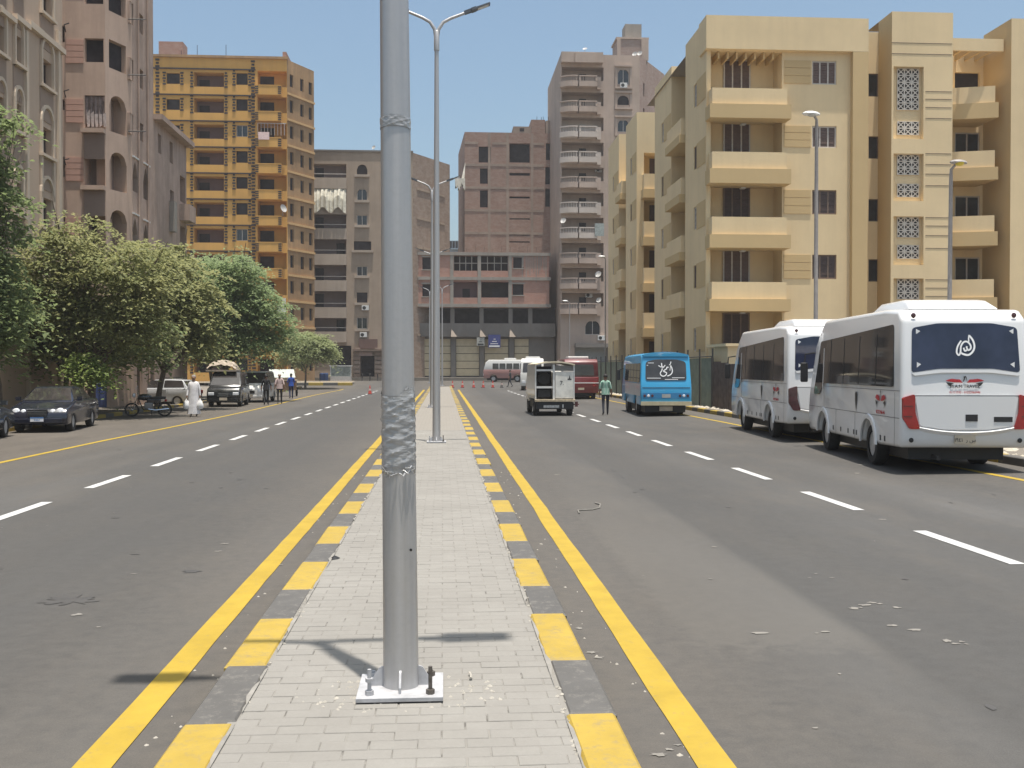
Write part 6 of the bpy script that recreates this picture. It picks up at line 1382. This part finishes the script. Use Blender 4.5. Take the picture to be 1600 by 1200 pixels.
# ---------------- cars
def car(label, loc, yaw, m, kind='sedan', group=None, plate=None, name='parked_car', cat='car'):
    if kind == 'sedan': L, Wd, H, zb, yr, yf, ra = 4.75, 1.80, 1.45, .24, .98, 3.80, .345; low = [(L-.12,zb),(L,.40),(L-.03,.62),(L-.18,.78),(L-1.15,.94),(L-1.3,.97),(.95,1.0),(.16,.99),(.02,.9),(-.02,.6),(.05,.34)]; cab = [(.62,.96),(1.42,1.38),(1.95,1.45),(2.7,1.43),(3.55,.95)]; wt = (1.62,1.14)
    elif kind == 'hatch': L, Wd, H, zb, yr, yf, ra = 4.0, 1.68, 1.48, .24, .72, 3.18, .32; low = [(L-.1,zb),(L,.42),(L-.03,.65),(L-.2,.82),(L-.95,.97),(.5,1.0),(.06,.98),(0,.8),(.03,.34)]; cab = [(.12,.96),(.48,1.42),(1.2,1.48),(2.1,1.44),(3.1,.95)]; wt = (1.52,1.16)
    else: L, Wd, H, zb, yr, yf, ra = 4.5, 1.76, 1.9, .28, .85, 3.6, .36; low = [(L-.06,zb),(L,.5),(L-.02,.8),(L-.15,1.0),(L-.75,1.10),(.0,1.12),(-.02,.8),(.02,.36)]; cab = [(.02,1.10),(.16,1.82),(.5,1.9),(2.9,1.88),(3.85,1.08)]; wt = (1.70,1.40)
    t = thing(name, label, cat, (0,0,0), group, world=False)
    prof = [(.2,zb),(yr-ra,zb)] + arch_pts(yr,ra,zb)[1:-1] + [(yr+ra,zb),(yf-ra,zb)] + arch_pts(yf,ra,zb)[1:-1] + [(yf+ra,zb)] + low
    body_prism(prof, Wd, .10, .7, .06, 'body', m, t)
    zc0, zc1 = cab[0][1], max(p[1] for p in cab); wx = lambda z: (wt[0]+(wt[1]-wt[0])*(z-zc0)/(zc1-zc0))/2
    mb = MB(); mb.prism(cab, lambda p, s: (s*wx(p[1]), p[0], p[1]), -1, 1); cb = mb.build('cabin', m, t, smooth=True, bevel=.045, segs=3)
    c = cab
    lerp = lambda a, b, k: (a[0]+(b[0]-a[0])*k, a[1]+(b[1]-a[1])*k)
    def pane(nm, A, B):                                       # windscreen / rear window between two profile points
        p0, p1 = lerp(A,B,.10), lerp(A,B,.90); dy, dz = (B[1]-A[1]), -(B[0]-A[0]); l = math.hypot(dy,dz); ny, nz = dy/l, dz/l
        if nz < 0: ny, nz = -ny, -nz
        mb = MB(); o = .012; mb.add([(-wx(p0[1])*.93,p0[0]+ny*o,p0[1]+nz*o),(wx(p0[1])*.93,p0[0]+ny*o,p0[1]+nz*o),(wx(p1[1])*.93,p1[0]+ny*o,p1[1]+nz*o),(-wx(p1[1])*.93,p1[0]+ny*o,p1[1]+nz*o)], [(0,1,2,3)]); return mb.build(nm, M_busglass, t)
    pane('windscreen', c[-1], c[-2]); pane('rear_window', c[0], c[1])
    zt = zc1-.07; yA = lerp(c[0],c[1],.72); yB = lerp(c[-1],c[-2],.72)
    for s in (-1,1):
        ym = (c[0][0]+c[-1][0])/2 - .05
        for poly in ([(lerp(c[0],c[1],.15)[0]+.16,zc0+.06),(ym-.04,zc0+.06),(ym-.04,zt),(yA[0]+.12,zt-.02)],[(ym+.04,zc0+.06),(lerp(c[-1],c[-2],.12)[0]-.12,zc0+.06),(yB[0]-.10,zt),(ym+.04,zt)]):
            slab(t, 'side_window', roundpoly(poly,.05), lambda p, d, s=s: (s*(wx(p[1])+.002+.01*d), p[0], p[1]), M_busglass)
        for y in (ym, yf-ra-.12, yr+ra+.2): slab(t, 'door_seam', [(y,zb+.08),(y+.012,zb+.08),(y+.012,zc0-.02),(y,zc0-.02)], lambda p, d, s=s: (s*(Wd/2*(1-.10*max(0,p[1]-.7))+.001+.002*d), p[0], p[1]), M_seam)
        for y in (ym-.22, ym+.85): mb = MB(); z = zc0-.12; mb.box(s*(Wd/2*(1-.10*(z-.7))),s*(Wd/2*(1-.10*(z-.7))+.03),y,y+.2,z,z+.03); mb.build('door_handle', M_chrome if kind == 'sedan' else M_black, t)
        for yc in (yr,yf): wheel(t, (s*(Wd/2-.12), yc, ra-.03), ra-.03, .21, s, .66)
        mb = MB(); mb.tube([(s*wx(zc0),c[-1][0]-.35,zc0+.05),(s*(wx(zc0)+.16),c[-1][0]-.30,zc0+.1)], .02, 5); mb.box(s*(wx(zc0)+.08),s*(wx(zc0)+.24),c[-1][0]-.36,c[-1][0]-.22,zc0+.03,zc0+.16); mb.build('mirror', m, t)
        if kind == 'sedan':
            for x, r_ in ((.66,.115),(.44,.085)): mb = MB(); mb.lathe([(r_*1.1,-.16),(r_*1.1,.0),(r_*.9,.035),(.0,.06)], 16, (s*x,L-.12,.66), 'y'); mb.build('headlamp', M_headl, t, smooth=True)
        else: mb = MB(); mb.box(s*.48,s*.80,L-.12,L+.005,.62,.78); mb.build('headlamp', M_headl, t, bevel=.03)
        mb = MB(); mb.box(s*.5,s*.82,-.03,.05,.66,.86); mb.build('tail_lamp', M_tail, t, bevel=.02)
    mb = MB(); mb.box(-.30,.30,L-.10,L+.015,.54,.74); gr = mb.build('grille', M_black, t, bevel=.02)
    for i in range(3): mb = MB(); mb.box(-.29,.29,L+.016,L+.024,.57+.055*i,.585+.055*i); mb.build('grille_bar', M_chrome, gr)
    if kind == 'sedan': mb = MB(); mb.box(-.32,.32,L-.06,L+.02,.742,.765); mb.build('grille_surround', M_chrome, gr); mb = MB(); mb.tube([(0,L-.12,.78),(0,L-.12,.86)], .008, 6); mb.build('hood_ornament', M_chrome, t)
    mb = MB(); mb.box(-.75,.75,L-.02,L+.03,.30,.46); bp = mb.build('bumper', m, t, bevel=.03)
    mb = MB(); mb.box(-.20,.20,L+.031,L+.04,.36,.50); pl = mb.build('number_plate', M_tanplate if plate is None else M_whiteink, bp)
    if plate: mb = MB(); mb.box(-.20,.20,L+.0402,L+.044,.462,.50); mb.build('plate_band', M_plateblue, pl) ; text_mesh(pl, plate, .09, (0,L+.0405,.41), M_plateblue, (R(90),0,R(180)))
    t.location = loc; t.rotation_euler = (0,0,yaw); return t
s1 = gp(119,673); s2 = gp(30,674)
car('glossy navy black sedan with round twin headlamps, parked facing down the street', (-13.45, 38.3, 0), R(180+7.5-1), M_navy, 'sedan', plate='9462')
car('black car of which only one corner shows beside the pavement tree', (-13.35, 27.6, 0), R(8), M_blackcar, 'sedan')
car('silver hatchback parked side-on in tree shade behind the motorcycle', (-13.6, 57.6, 0), R(78), M_silver, 'hatch')
car('black people carrier with a roof load, facing the road from the left kerb', (-12.0, 60.0, 0), R(180+4), M_blackcar, 'van', cat='van')
car('dusty white van squeezed behind the black people carrier', (-11.6, 67.0, 0), R(180), M_vanwhite, 'van', cat='van')
car('dark hatchback deep in shade beside the silver hatchback', (-16.2, 62.0, .1), R(200), M_blackcar, 'hatch')
q = random.Random(31); mb = MB(); n, m_ = 14, 9; vs = []
for j in range(m_+1):
    for i in range(n+1): a = math.pi*i/n; vs.append((-.78*math.cos(a)*(1+.06*q.uniform(-1,1)), -1.0+2.0*j/m_, .08+.55*math.sin(a)*(.8+.25*q.random())*(1 if 0 < j < m_ else .55)))
mb.add(vs, [(j*(n+1)+i, j*(n+1)+i+1, (j+1)*(n+1)+i+1, (j+1)*(n+1)+i) for j in range(m_) for i in range(n)]); mb.box(-.8,.8,-1.05,1.05,.0,.09)
o = mb.build('roof_load', plain('dusty_tarpaulin', (.36,.30,.24), .9, vary=.35, scale=5)); o.location = (-12.15,57.8,1.895); o.rotation_euler = (0,0,R(4)); tag(o, 'bundle of dusty tarpaulin lashed on the black people carrier', 'roof load')
def street_cart(loc, yaw):
    t = thing('street_cart', 'brown street food cart with a slanted glass lid', 'cart', (0,0,0), world=False); wd = plain('cart_wood', (.30,.20,.13), .75, vary=.25, scale=5)
    mb = MB(); mb.box(-1.0,1.0,-.5,.5,.45,1.15); mb.build('cart_body', wd, t, bevel=.02); mb = MB(); mb.box(-1.1,1.1,-.6,.6,1.152,1.22); mb.build('counter', plain('cart_top', (.5,.40,.30), .7), t)
    for s in (-1,1): wheel(t, (s*1.05,0,.33), .33, .1, s); mb = MB(); mb.tube([(s*.9,.45,1.22),(s*.9,.45,2.0)], .03, 6); mb.build('post', M_frame, t)
    mb = MB(); mb.add([(-.9,-.5,1.4),(.9,-.5,1.4),(.9,.45,2.0),(-.9,.45,2.0),(-.9,-.5,1.36),(.9,-.5,1.36),(.9,.45,1.96),(-.9,.45,1.96)], [(0,1,2,3),(7,6,5,4),(0,4,5,1),(1,5,6,2),(2,6,7,3),(3,7,4,0)]); mb.build('slanted_lid', plain('cloudy_glass', (.42,.44,.40), .3, vary=.2), t)
    for x in (-.6,-.2,.2,.6): mb = MB(); mb.box(x-.17,x+.17,-.4,.3,1.222,1.34); mb.build('tray', plain('tray_metal', (.4,.36,.3), .4, .4), t)
    t.location = loc; t.rotation_euler = (0,0,yaw)
street_cart((-11.9,77,0), R(15))
# ---------------- motorcycle, side-on
def motorcycle():
    t = thing('motorcycle', 'black motorcycle on its stand beside the pavement trees', 'motorcycle', (0,0,0), world=False); blk = paintmat('bike_black', (.015,.015,.016), .25, .1)
    for x in (-.66,.66):
        mb = MB(); mb.lathe([(.23,-.05),(.29,-.055),(.305,0),(.29,.055),(.23,.05),(.23,-.05)], 24, (x,0,.305), 'y', False); w = mb.build('wheel', M_rubber, t, smooth=True)
        mb = MB(); mb.lathe([(.03,-.05),(.06,-.04),(.06,.04),(.03,.05)], 10, (x,0,.305), 'y')
        for k in range(8): a = k*math.pi/4; mb.tube([(x+.05*math.cos(a),0,.305+.05*math.sin(a)),(x+.235*math.cos(a),0,.305+.235*math.sin(a))], .008, 4)
        mb.build('rim', M_chrome, w)
        mb = MB(); n = 8
        for i in range(n): a, b = [R(35+110*k/n) for k in (i,i+1)]; mb.quad((x+.34*math.cos(a),-.07,.305+.34*math.sin(a)),(x+.34*math.cos(b),-.07,.305+.34*math.sin(b)),(x+.34*math.cos(b),.07,.305+.34*math.sin(b)),(x+.34*math.cos(a),.07,.305+.34*math.sin(a)))
        mb.build('mudguard', blk, t, smooth=True)
    mb = MB()
    for y in (-.08,.08): mb.tube([(-.66,y,.305),(-.45,y,.8),(-.40,y,.95)], .022, 6)
    mb.build('fork', M_chrome, t); mb = MB(); mb.tube([(-.42,0,.85),(-.1,0,.75),(.3,0,.72),(.66,0,.32)], .025, 6); mb.tube([(-.42,0,.82),(-.2,0,.3),(.25,0,.28),(.3,0,.7)], .025, 6); mb.build('frame', blk, t)
    mb = MB(); mb.lathe([(.0,-.30),(.10,-.26),(.15,-.08),(.13,.12),(.05,.26),(.0,.28)], 12, (-.12,0,.84), 'x'); mb.build('fuel_tank', blk, t, smooth=True)
    mb = MB(); mb.box(-.06,.50,-.10,.10,.56,.77); mb.build('side_panel', blk, t, bevel=.04)
    mb = MB(); mb.box(.12,.72,-.13,.13,.76,.86); mb.build('seat', M_black, t, bevel=.04); mb = MB(); mb.box(-.16,.2,-.13,.13,.30,.62); mb.build('engine', plain('engine_metal', (.2,.2,.2), .4, .6), t, bevel=.05)
    for i in range(4): mb = MB(); mb.box(-.14,.14,-.15,.15,.42+.05*i,.44+.05*i); mb.build('cooling_fin', M_rim, t)
    mb = MB(); mb.tube([(-.42,-.36,1.06),(-.40,-.2,1.03),(-.42,0,.98),(-.40,.2,1.03),(-.42,.36,1.06)], .016, 6); mb.build('handlebar', M_chrome, t); mb = MB(); mb.lathe([(.0,-.1),(.09,-.06),(.1,.04)], 14, (-.55,0,.92), 'x'); mb.build('headlamp', M_headl, t, smooth=True)
    mb = MB(); mb.tube([(0,-.16,.35),(.3,-.17,.3),(.85,-.17,.36)], [.03,.035,.05], 8); mb.build('exhaust', M_chrome, t, smooth=True); mb = MB(); mb.box(.66,.76,-.06,.06,.66,.74); mb.build('tail_lamp', M_tail, t)
    for y in (-.3,.3): mb = MB(); mb.tube([(-.42,y,1.05),(-.46,y*1.15,1.22)], .008, 4); mb.lathe([(.0,-.01),(.06,0),(.06,.01)], 10, (-.46,y*1.15,1.26), 'x'); mb.build('mirror', M_chrome, t)
    mb = MB(); mb.tube([(.1,.1,.3),(.12,.28,.01)], .014, 5); mb.build('stand', M_black, t)
    p = gp(232,651); t.location = (p.x,p.y,0); t.rotation_euler = (R(6),0,R(12))
motorcycle()
# ============================================================ people
M_skin = plain('skin', (.24,.13,.08), .6, vary=.1); M_hair = plain('black_hair', (.015,.012,.011), .7); M_shoe = plain('dark_shoe', (.03,.025,.022), .6)
def person(label, loc, rz, top, legs, h=1.74, stride=.0, arms=((.05,-.02),(.05,-.02)), elbow=(.05,.05), robe=None, cap=None, pattern=None, stoop=0.0):
    k = h/1.74; V = []; E = []; Rr = []; T = []; roots = []
    def v(p, r, tag_, parent=None):
        x, y, z = p
        if z > 1.0: y += stoop*(z-.95); z -= abs(stoop)*.25*(z-.95)
        V.append((x*k, y*k, z*k)); Rr.append(r*k if not isinstance(r, tuple) else tuple(q*k for q in r)); T.append(tag_)
        if parent is None: roots.append(len(V)-1)
        else: E.append((parent, len(V)-1))
        return len(V)-1
    pel = v((0,0,.96), (.15,.105), 'leg'); wa = v((0,0,1.08), (.14,.10), 'top', pel); ch = v((0,.0,1.28), (.165,.11), 'top', wa); nk0 = v((0,-.01,1.44), (.10,.085), 'top', ch); nk = v((0,0,1.52), .055, 'skin', nk0)
    jw = v((0,.025,1.585), (.066,.078), 'skin', nk); hd = v((0,.012,1.655), (.076,.095), 'skin', jw); cr = v((0,-.005,1.71), (.062,.078), 'hair', hd)
    v((0,.115,1.635), .016, 'skin', hd)
    for s in (-1,1): v((s*.092,.0,1.64), .018, 'skin', hd)
    for i, s in enumerate((-1,1)):
        sh = v((s*.165,-.01,1.41), .068, 'top', nk0); ay, wy = arms[i]
        el = v((s*(.215+elbow[i]*.6),ay,1.13), .05, 'top', sh); wr = v((s*(.225+elbow[i]),wy+.06,.89), .034, 'top' if robe else 'skin', el); pa = v((s*(.228+elbow[i]),wy+.075,.83), (.022,.04), 'skin', wr)
        b = Vector((s*(.228+elbow[i]),wy+.08,.81))
        for f, (dy, ln) in enumerate(((.032,.075),(.012,.088),(-.008,.085),(-.026,.068))):
            a = v((b.x,b.y+dy,b.z+.012), .0095, 'skin'); c = v((b.x-s*.006,b.y+dy+.004,b.z-ln*.5), .009, 'skin', a); v((b.x-s*.02,b.y+dy+.008,b.z-ln), .0075, 'skin', c)
        a = v((b.x,b.y+.035,b.z+.05), .011, 'skin'); c = v((b.x-s*.012,b.y+.062,b.z+.02), .0105, 'skin', a); v((b.x-s*.02,b.y+.07,b.z-.012), .009, 'skin', c)
        dy = stride*s
        hp = v((s*.092,0,.90), .094, 'leg', pel); kn = v((s*.10,dy*.45+.03*abs(stride)/.2 if stride else .0,.50), .062, 'leg', hp); an = v((s*.10,dy-.02,.09+.05*(stride*s < 0)*abs(stride)/.3), .043, 'leg', kn); v((s*.115,dy+.14,.035), (.042,.03), 'shoe', an)
    me = bpy.data.meshes.new('person'); me.from_pydata(V, E, []); o = bpy.data.objects.new('person', me); C.objects.link(o)
    md = o.modifiers.new('skin', 'SKIN'); md.use_smooth_shade = True; sb = o.modifiers.new('sub', 'SUBSURF'); sb.levels = 2; sb.render_levels = 2
    for i, sv in enumerate(me.skin_vertices[0].data): sv.radius = Rr[i] if isinstance(Rr[i], tuple) else (Rr[i], Rr[i]); sv.use_root = i in roots
    bpy.context.view_layer.update(); m2 = bpy.data.meshes.new_from_object(o.evaluated_get(bpy.context.evaluated_depsgraph_get())); o.modifiers.clear(); o.data = m2
    order = ['skin','top','leg','shoe','hair']; m2.materials.clear()
    for m in (M_skin, top, legs, M_shoe, M_hair): m2.materials.append(m)
    segs = [(Vector(V[a]), Vector(V[b]), T[b]) for a, b in E]
    for p in m2.polygons:
        c = p.center; best = None
        for a, b, t_ in segs:
            d = b-a; u = max(0, min(1, (c-a).dot(d)/max(1e-9, d.length_squared))); ds = (a+d*u-c).length
            if best is None or ds < best[0]: best = (ds, t_)
        t_ = best[1]
        if t_ == 'skin' and c.z > 1.60*k and (c.y < .01*k or c.z > 1.695*k) and c.z > (1.64+stoop*-.2)*k: t_ = 'hair'
        p.material_index = order.index(t_); p.use_smooth = True
    tag(o, label, 'person'); o.location = loc; o.rotation_euler = (0,0,rz); ORIG[o.name] = Vector((0,0,0))
    mb = MB(); n = 14; vs = []; rings = [(.10,.088,1.63),(.104,.094,1.67),(.092,.084,1.72),(.06,.056,1.757),(.0,.0,1.77)]
    for ry_, rx_, z in rings:
        for i in range(n): a = 2*math.pi*i/n; yy = -.012 + ry_*math.sin(a); vs.append((rx_*math.cos(a)*k, (yy + stoop*(z-.95))*k, (z + (.03 if math.sin(a) > .3 and z < 1.65 else 0) - abs(stoop)*.25*(z-.95))*k))
    mb.add(vs, [(j*n+i, j*n+(i+1) % n, (j+1)*n+(i+1) % n, (j+1)*n+i) for j in range(len(rings)-1) for i in range(n)]); mb.build('cap' if cap else 'hair', cap or M_hair, o, smooth=True)
    if robe:
        mb = MB(); n = 28; vs = []; q = random.Random(1); rings = [(.10,.075,1.475),(.185,.10,1.43),(.20,.135,1.3),(.19,.14,1.1),(.205,.16,.9),(.225,.185,.6),(.25,.21,.3),(.265,.225,.12)]
        for j, (rx_, ry_, z) in enumerate(rings):
            for i in range(n): a = 2*math.pi*i/n; f = 1+.07*math.sin(a*7+j*.4)*max(0, (1.1-z)); vs.append((rx_*f*math.cos(a)*k, (ry_*f*math.sin(a)+.02*stride)*k, z*k))
        mb.add(vs, [(j*n+i, (j+1)*n+i, (j+1)*n+(i+1) % n, j*n+(i+1) % n) for j in range(len(rings)-1) for i in range(n)]); mb.build('robe', robe, o, smooth=True)
    else:                                                         # loose shirt hem
        mb = MB(); n = 20; vs = []; rings = [(.172,.118,1.16),(.178,.126,1.04),(.185,.132,.93),(.188,.136,.88)]
        for j, (rx_, ry_, z) in enumerate(rings):
            for i in range(n): a = 2*math.pi*i/n; f = 1+.035*math.sin(a*5+j*.5); vs.append((rx_*f*math.cos(a)*k, (ry_*f*math.sin(a)+stoop*(z-.95)*(z > .95))*k, z*k))
        mb.add(vs, [(j*n+i, (j+1)*n+i, (j+1)*n+(i+1) % n, j*n+(i+1) % n) for j in range(len(rings)-1) for i in range(n)]); mb.build('shirt', top, o, smooth=True)
    return o
cloth = lambda n, c: plain(n, c, .9, vary=.15, scale=8)
k = N('green_print_shirt'); k.set(rough=.9); w = k.n('ShaderNodeTexWave'); w.inputs['Scale'].default_value = 5; w.inputs['Distortion'].default_value = 6; w.inputs['Detail'].default_value = 2; k.l(k.coord((1,1,.8)), w.inputs['Vector'])
k.col(k.mix(k.ramp(w.outputs['Fac'], .72, .8), (.16,.36,.26), (.55,.62,.56))); M_green = k.m
p = gp(946,649); person('person in a green printed shirt and dark trousers walking away on the road', (p.x,p.y,gx(p.x,p.y)), R(-3), M_green, cloth('dark_trousers', (.03,.033,.045)), 1.78, .12, ((.0,.02),(-.03,-.05)), (.03,.03))
M_gal = cloth('white_robe', (.62,.60,.60))
p = gp(303,651); man = person('person in a long pale robe and cap carrying a white bag in each hand', (p.x,p.y,0), R(185), M_gal, M_gal, 1.76, .10, ((.02,-.02),(-.02,.0)), (.04,.04), robe=M_gal, cap=cloth('grey_cap', (.25,.23,.22)))
def bag(loc, label, s=1):
    mb = MB(); n = 14; vs = []; q = random.Random(int(loc[0]*100)); rings = [(.015,.46),(.03,.40),(.09,.32),(.14,.2),(.15,.08),(.10,.0)]
    for r_, z in rings:
        for i in range(n): a = 2*math.pi*i/n; f = 1+q.uniform(-.12,.12); vs.append((r_*f*math.cos(a)*s, r_*f*.7*math.sin(a)*s, z*s))
    mb.add(vs, [(j*n+i, (j+1)*n+i, (j+1)*n+(i+1) % n, j*n+(i+1) % n) for j in range(len(rings)-1) for i in range(n)] + [tuple(5*n+i for i in range(n))]); o = mb.build('carrier_bag', plain('thin_white_plastic', (.70,.69,.68), .5, vary=.08), smooth=True)
    o.location = loc; return tag(o, label, 'bag', 'white carrier bags')
bag((p.x-.28,p.y-.1,.33), 'white carrier bag in the robed person\'s right hand'); bag((p.x+.28,p.y-.1,.33), 'white carrier bag in the robed person\'s left hand')
p = gp(416,633); person('person in black clothes walking beside the black people carrier', (p.x,p.y,0), R(10), cloth('black_shirt', (.022,.022,.024)), cloth('black_trousers', (.02,.02,.02)), 1.70, .14)
p = gp(437,631); person('person in a pale pinkish shirt and black trousers with a cap, walking by vans', (p.x,p.y,0), R(190), cloth('pinkish_shirt', (.50,.38,.36)), cloth('black_trousers', (.02,.02,.02)), 1.74, .13, cap=cloth('pale_cap', (.5,.45,.42)))
p = gp(455,623); person('person in a bright blue shirt standing near the street cart', (p.x,p.y,0), R(20), cloth('blue_shirt', (.03,.09,.42)), cloth('navy_trousers', (.02,.035,.10)), 1.70, .08)
p = Vector((-16.6,36.6,.1)); person('person in a light shirt standing behind the black car corner', (p.x,p.y,.1), R(200), cloth('light_shirt', (.48,.44,.46)), cloth('brown_trousers', (.16,.12,.09)), 1.72, .05)
p = gp(826,613); person('person in a white shirt leaning beside the white coach', (p.x,p.y,gx(p.x,p.y)), R(-60), cloth('white_shirt', (.58,.52,.50)), cloth('dark_trousers', (.03,.033,.045)), 1.70, .15, stoop=.45)
p = gp(797,606); p = yp(797,604,104); person('person in dark clothes striding across the junction by the cones', (p.x,104,gz(104)), R(75), cloth('charcoal_shirt', (.03,.032,.036)), cloth('dark_trousers', (.03,.033,.045)), 1.74, .26)
# ============================================================ cones, fence, hut, stall
M_cone = plain('cone_red', (.42,.05,.035), .55, vary=.15)
def cone(loc, label, group=None):
    t = thing('traffic_cone', label, 'traffic cone', (0,0,0), group, world=False); mb = MB(); mb.box(-.19,.19,-.19,.19,0,.035); mb.build('base', M_black, t)
    mb = MB(); mb.lathe([(.145,.036),(.025,.72),(.0,.725)], 14); mb.build('cone_body', M_cone, t, smooth=True); mb = MB(); mb.lathe([(.1045,.30),(.0785,.45)], 14); mb.build('band', plain('dull_band', (.45,.34,.30), .5), t); t.location = loc; return t
c0 = None
for u in (707,722.5,740,755,770):
    p = yp(u,600,103); cone((p.x,103,gz(103)), 'red traffic cone in the row closing the road end', 'cones across the road end')
p = yp(784,600,103); c_ = cone((p.x,103,gz(103)), 'dark dirty traffic cone at the end of the row beside the striding person')
for ch in c_.children:
    if ch.name.startswith('cone_body'): ch.data.materials[0] = plain('dirty_cone', (.10,.09,.085), .7)
p = gp(578,616); cone((p.x,p.y,0), 'lone red traffic cone standing on the left carriageway')
M_fence = plain('green_sheet_fence', (.20,.225,.17), .75, vary=.2, scale=2); M_post = plain('dark_post', (.06,.055,.05), .7); M_rust = plain('brown_sheet', (.115,.085,.07), .8, vary=.35, scale=3)
def sheet_panel(parent, name, y0, y1, x, z0, z1, m, ribs):
    mb = MB(); n = ribs*4
    for i in range(n):
        f = lambda i: x + (.03 if (i % 4) in (1,2) else 0); a, b = y0+(y1-y0)*i/n, y0+(y1-y0)*(i+1)/n
        mb.quad((f(i),a,z0),(f(i),a,z1),(f(i+1),b,z1),(f(i+1),b,z0))
    return mb.build(name, m, parent)
FX = 12.5; zg = .24
fence = thing('fence', 'dull green sheet metal fence in front of the yellow blocks', 'fence', (FX,60,zg))
y = 46.6
while y < 92:
    z = zg if y < 85 else .30
    sheet_panel(fence, 'panel', y+.05, y+2.35, FX, zg-.25, 2.55, M_fence, 9)
    mb = MB(); mb.tube([(FX-.06,y,zg-.3),(FX-.06,y,3.0)], .04, 6); mb.build('post', M_post, fence); mb = MB(); mb.tube([(FX-.05,y,2.62),(FX-.05,y+2.4,2.62)], .025, 5); mb.build('rail', M_post, fence); y += 2.4
gate = thing('gate', 'dark brown corrugated sheet gate beside the green fence', 'gate', (12.35,44.2,zg))
for i in range(3): sheet_panel(gate, 'leaf', 42.3+1.35*i, 43.62+1.35*i, 12.3+.04*i, zg-.25, 2.25+.06*i, M_rust, 6)
mb = MB(); mb.tube([(12.3,42.2,zg-.3),(12.3,42.2,2.5)], .05, 6); mb.build('post', M_post, gate); mb = MB(); mb.tube([(12.36,46.4,zg-.3),(12.36,46.4,2.6)], .05, 6); mb.build('post', M_post, gate)
hut = thing('guard_hut', 'small plain cream guard hut peeping over the brown gate', 'hut', (13.9,46.8,zg)); mb = MB(); mb.box(12.75,15.1,45.2,48.3,.1,3.05); mb.build('wall', M_ye, hut); mb = MB(); mb.box(12.62,15.25,45.05,48.45,3.053,3.18); mb.build('roof', M_ye, hut); mb = MB(); mb.box(13.4,14.4,45.17,45.198,1.2,2.2); w_ = mb.build('window', M_brownfr, hut); mb = MB(); mb.box(13.47,14.33,45.15,45.169,1.27,2.13); mb.build('pane', M_glass, w_)
# loose rubble on the right pavement
q = random.Random(77); mb = MB()
for i in range(240): x = q.uniform(11.8,12.35); yy = q.uniform(28,90); mb.add(*lump((x,yy,gzz(x,yy)+.14), q.uniform(.04,.22), q))
for i in range(90): x = q.uniform(11.8,13.5); yy = q.uniform(19,27); mb.add(*lump((x,yy,gzz(x,yy)+.14), q.uniform(.04,.18), q))
tag(mb.build('rubble', plain('pale_rubble', (.42,.38,.31), .95, vary=.25, scale=3)), 'pale rubble and sand heaped along the right kerb', 'rubble', kind='stuff')
# shop things at the far left corner
def display_case():
    Y = 119.5; a, b = yp(516,585,Y).x, yp(549,585,Y).x; z = gz(Y); zt = yp(530,571,Y).z
    t = thing('display_case', 'glass fronted food display case standing outside the taupe block', 'display case', ((a+b)/2,Y,z))
    mb = MB(); mb.box(a,b,Y,Y+.7,z,z+.55); mb.build('base', M_frame, t); mb = MB(); mb.box(a+.05,b-.05,Y+.02,Y+.65,z+.552,zt-.1); mb.build('glass', plain('milky_glass', (.30,.33,.30), .2, vary=.35, scale=3), t); mb = MB(); mb.box(a-.1,b+.1,Y-.1,Y+.8,zt-.1,zt); mb.build('top', M_plastic_white, t)
    for x in (a+.05,b-.05): mb = MB(); mb.box(x-.04,x+.04,Y-.02,Y+.019,z+.55,zt-.1); mb.build('frame_bar', M_plastic_white, t)
display_case()
for i, u in enumerate((503,509)):
    p = yp(u,585,118.5); mb = MB(); mb.lathe([(.28,0),(.30,.03),(.28,.3),(.30,.33),(.28,.6),(.30,.63),(.28,.93),(.25,.95)], 14, (p.x,118.5,gz(118.5)))
    tag(mb.build('barrel', plain('blue_barrel', (.05,.10,.24), .5, vary=.2), smooth=True), 'blue barrel in the pair beside the display case', 'barrel', 'pair of blue barrels')
p = yp(565,580,120.5)
for i, u in enumerate((566,578,590)): p = yp(u,590,120.8); mb = MB(); mb.lathe([(.11,0),(.09,.1),(.07,.75),(.09,.8),(.0,.86)], 10, (p.x,120.8,gz(120.8))); tag(mb.build('bollard', M_post, smooth=True), 'short dark bollard before the striped entrance pillars', 'bollard', 'bollards before the entrance')
# ============================================================ dusty air down the street
hz = MB(); hz.box(-1600, 1600, -300, 3100, -1.2, 46); hzm = bpy.data.materials.new('dusty_air'); hzm.use_nodes = True
nt = hzm.node_tree; nt.nodes.remove(nt.nodes['Principled BSDF']); pv = nt.nodes.new('ShaderNodeVolumePrincipled'); pv.inputs['Color'].default_value = (.93,.93,.95,1); pv.inputs['Density'].default_value = .00045; pv.inputs['Anisotropy'].default_value = .2
nt.links.new(pv.outputs[0], nt.nodes['Material Output'].inputs['Volume'])
tag(hz.build('haze', hzm), kind='stuff')
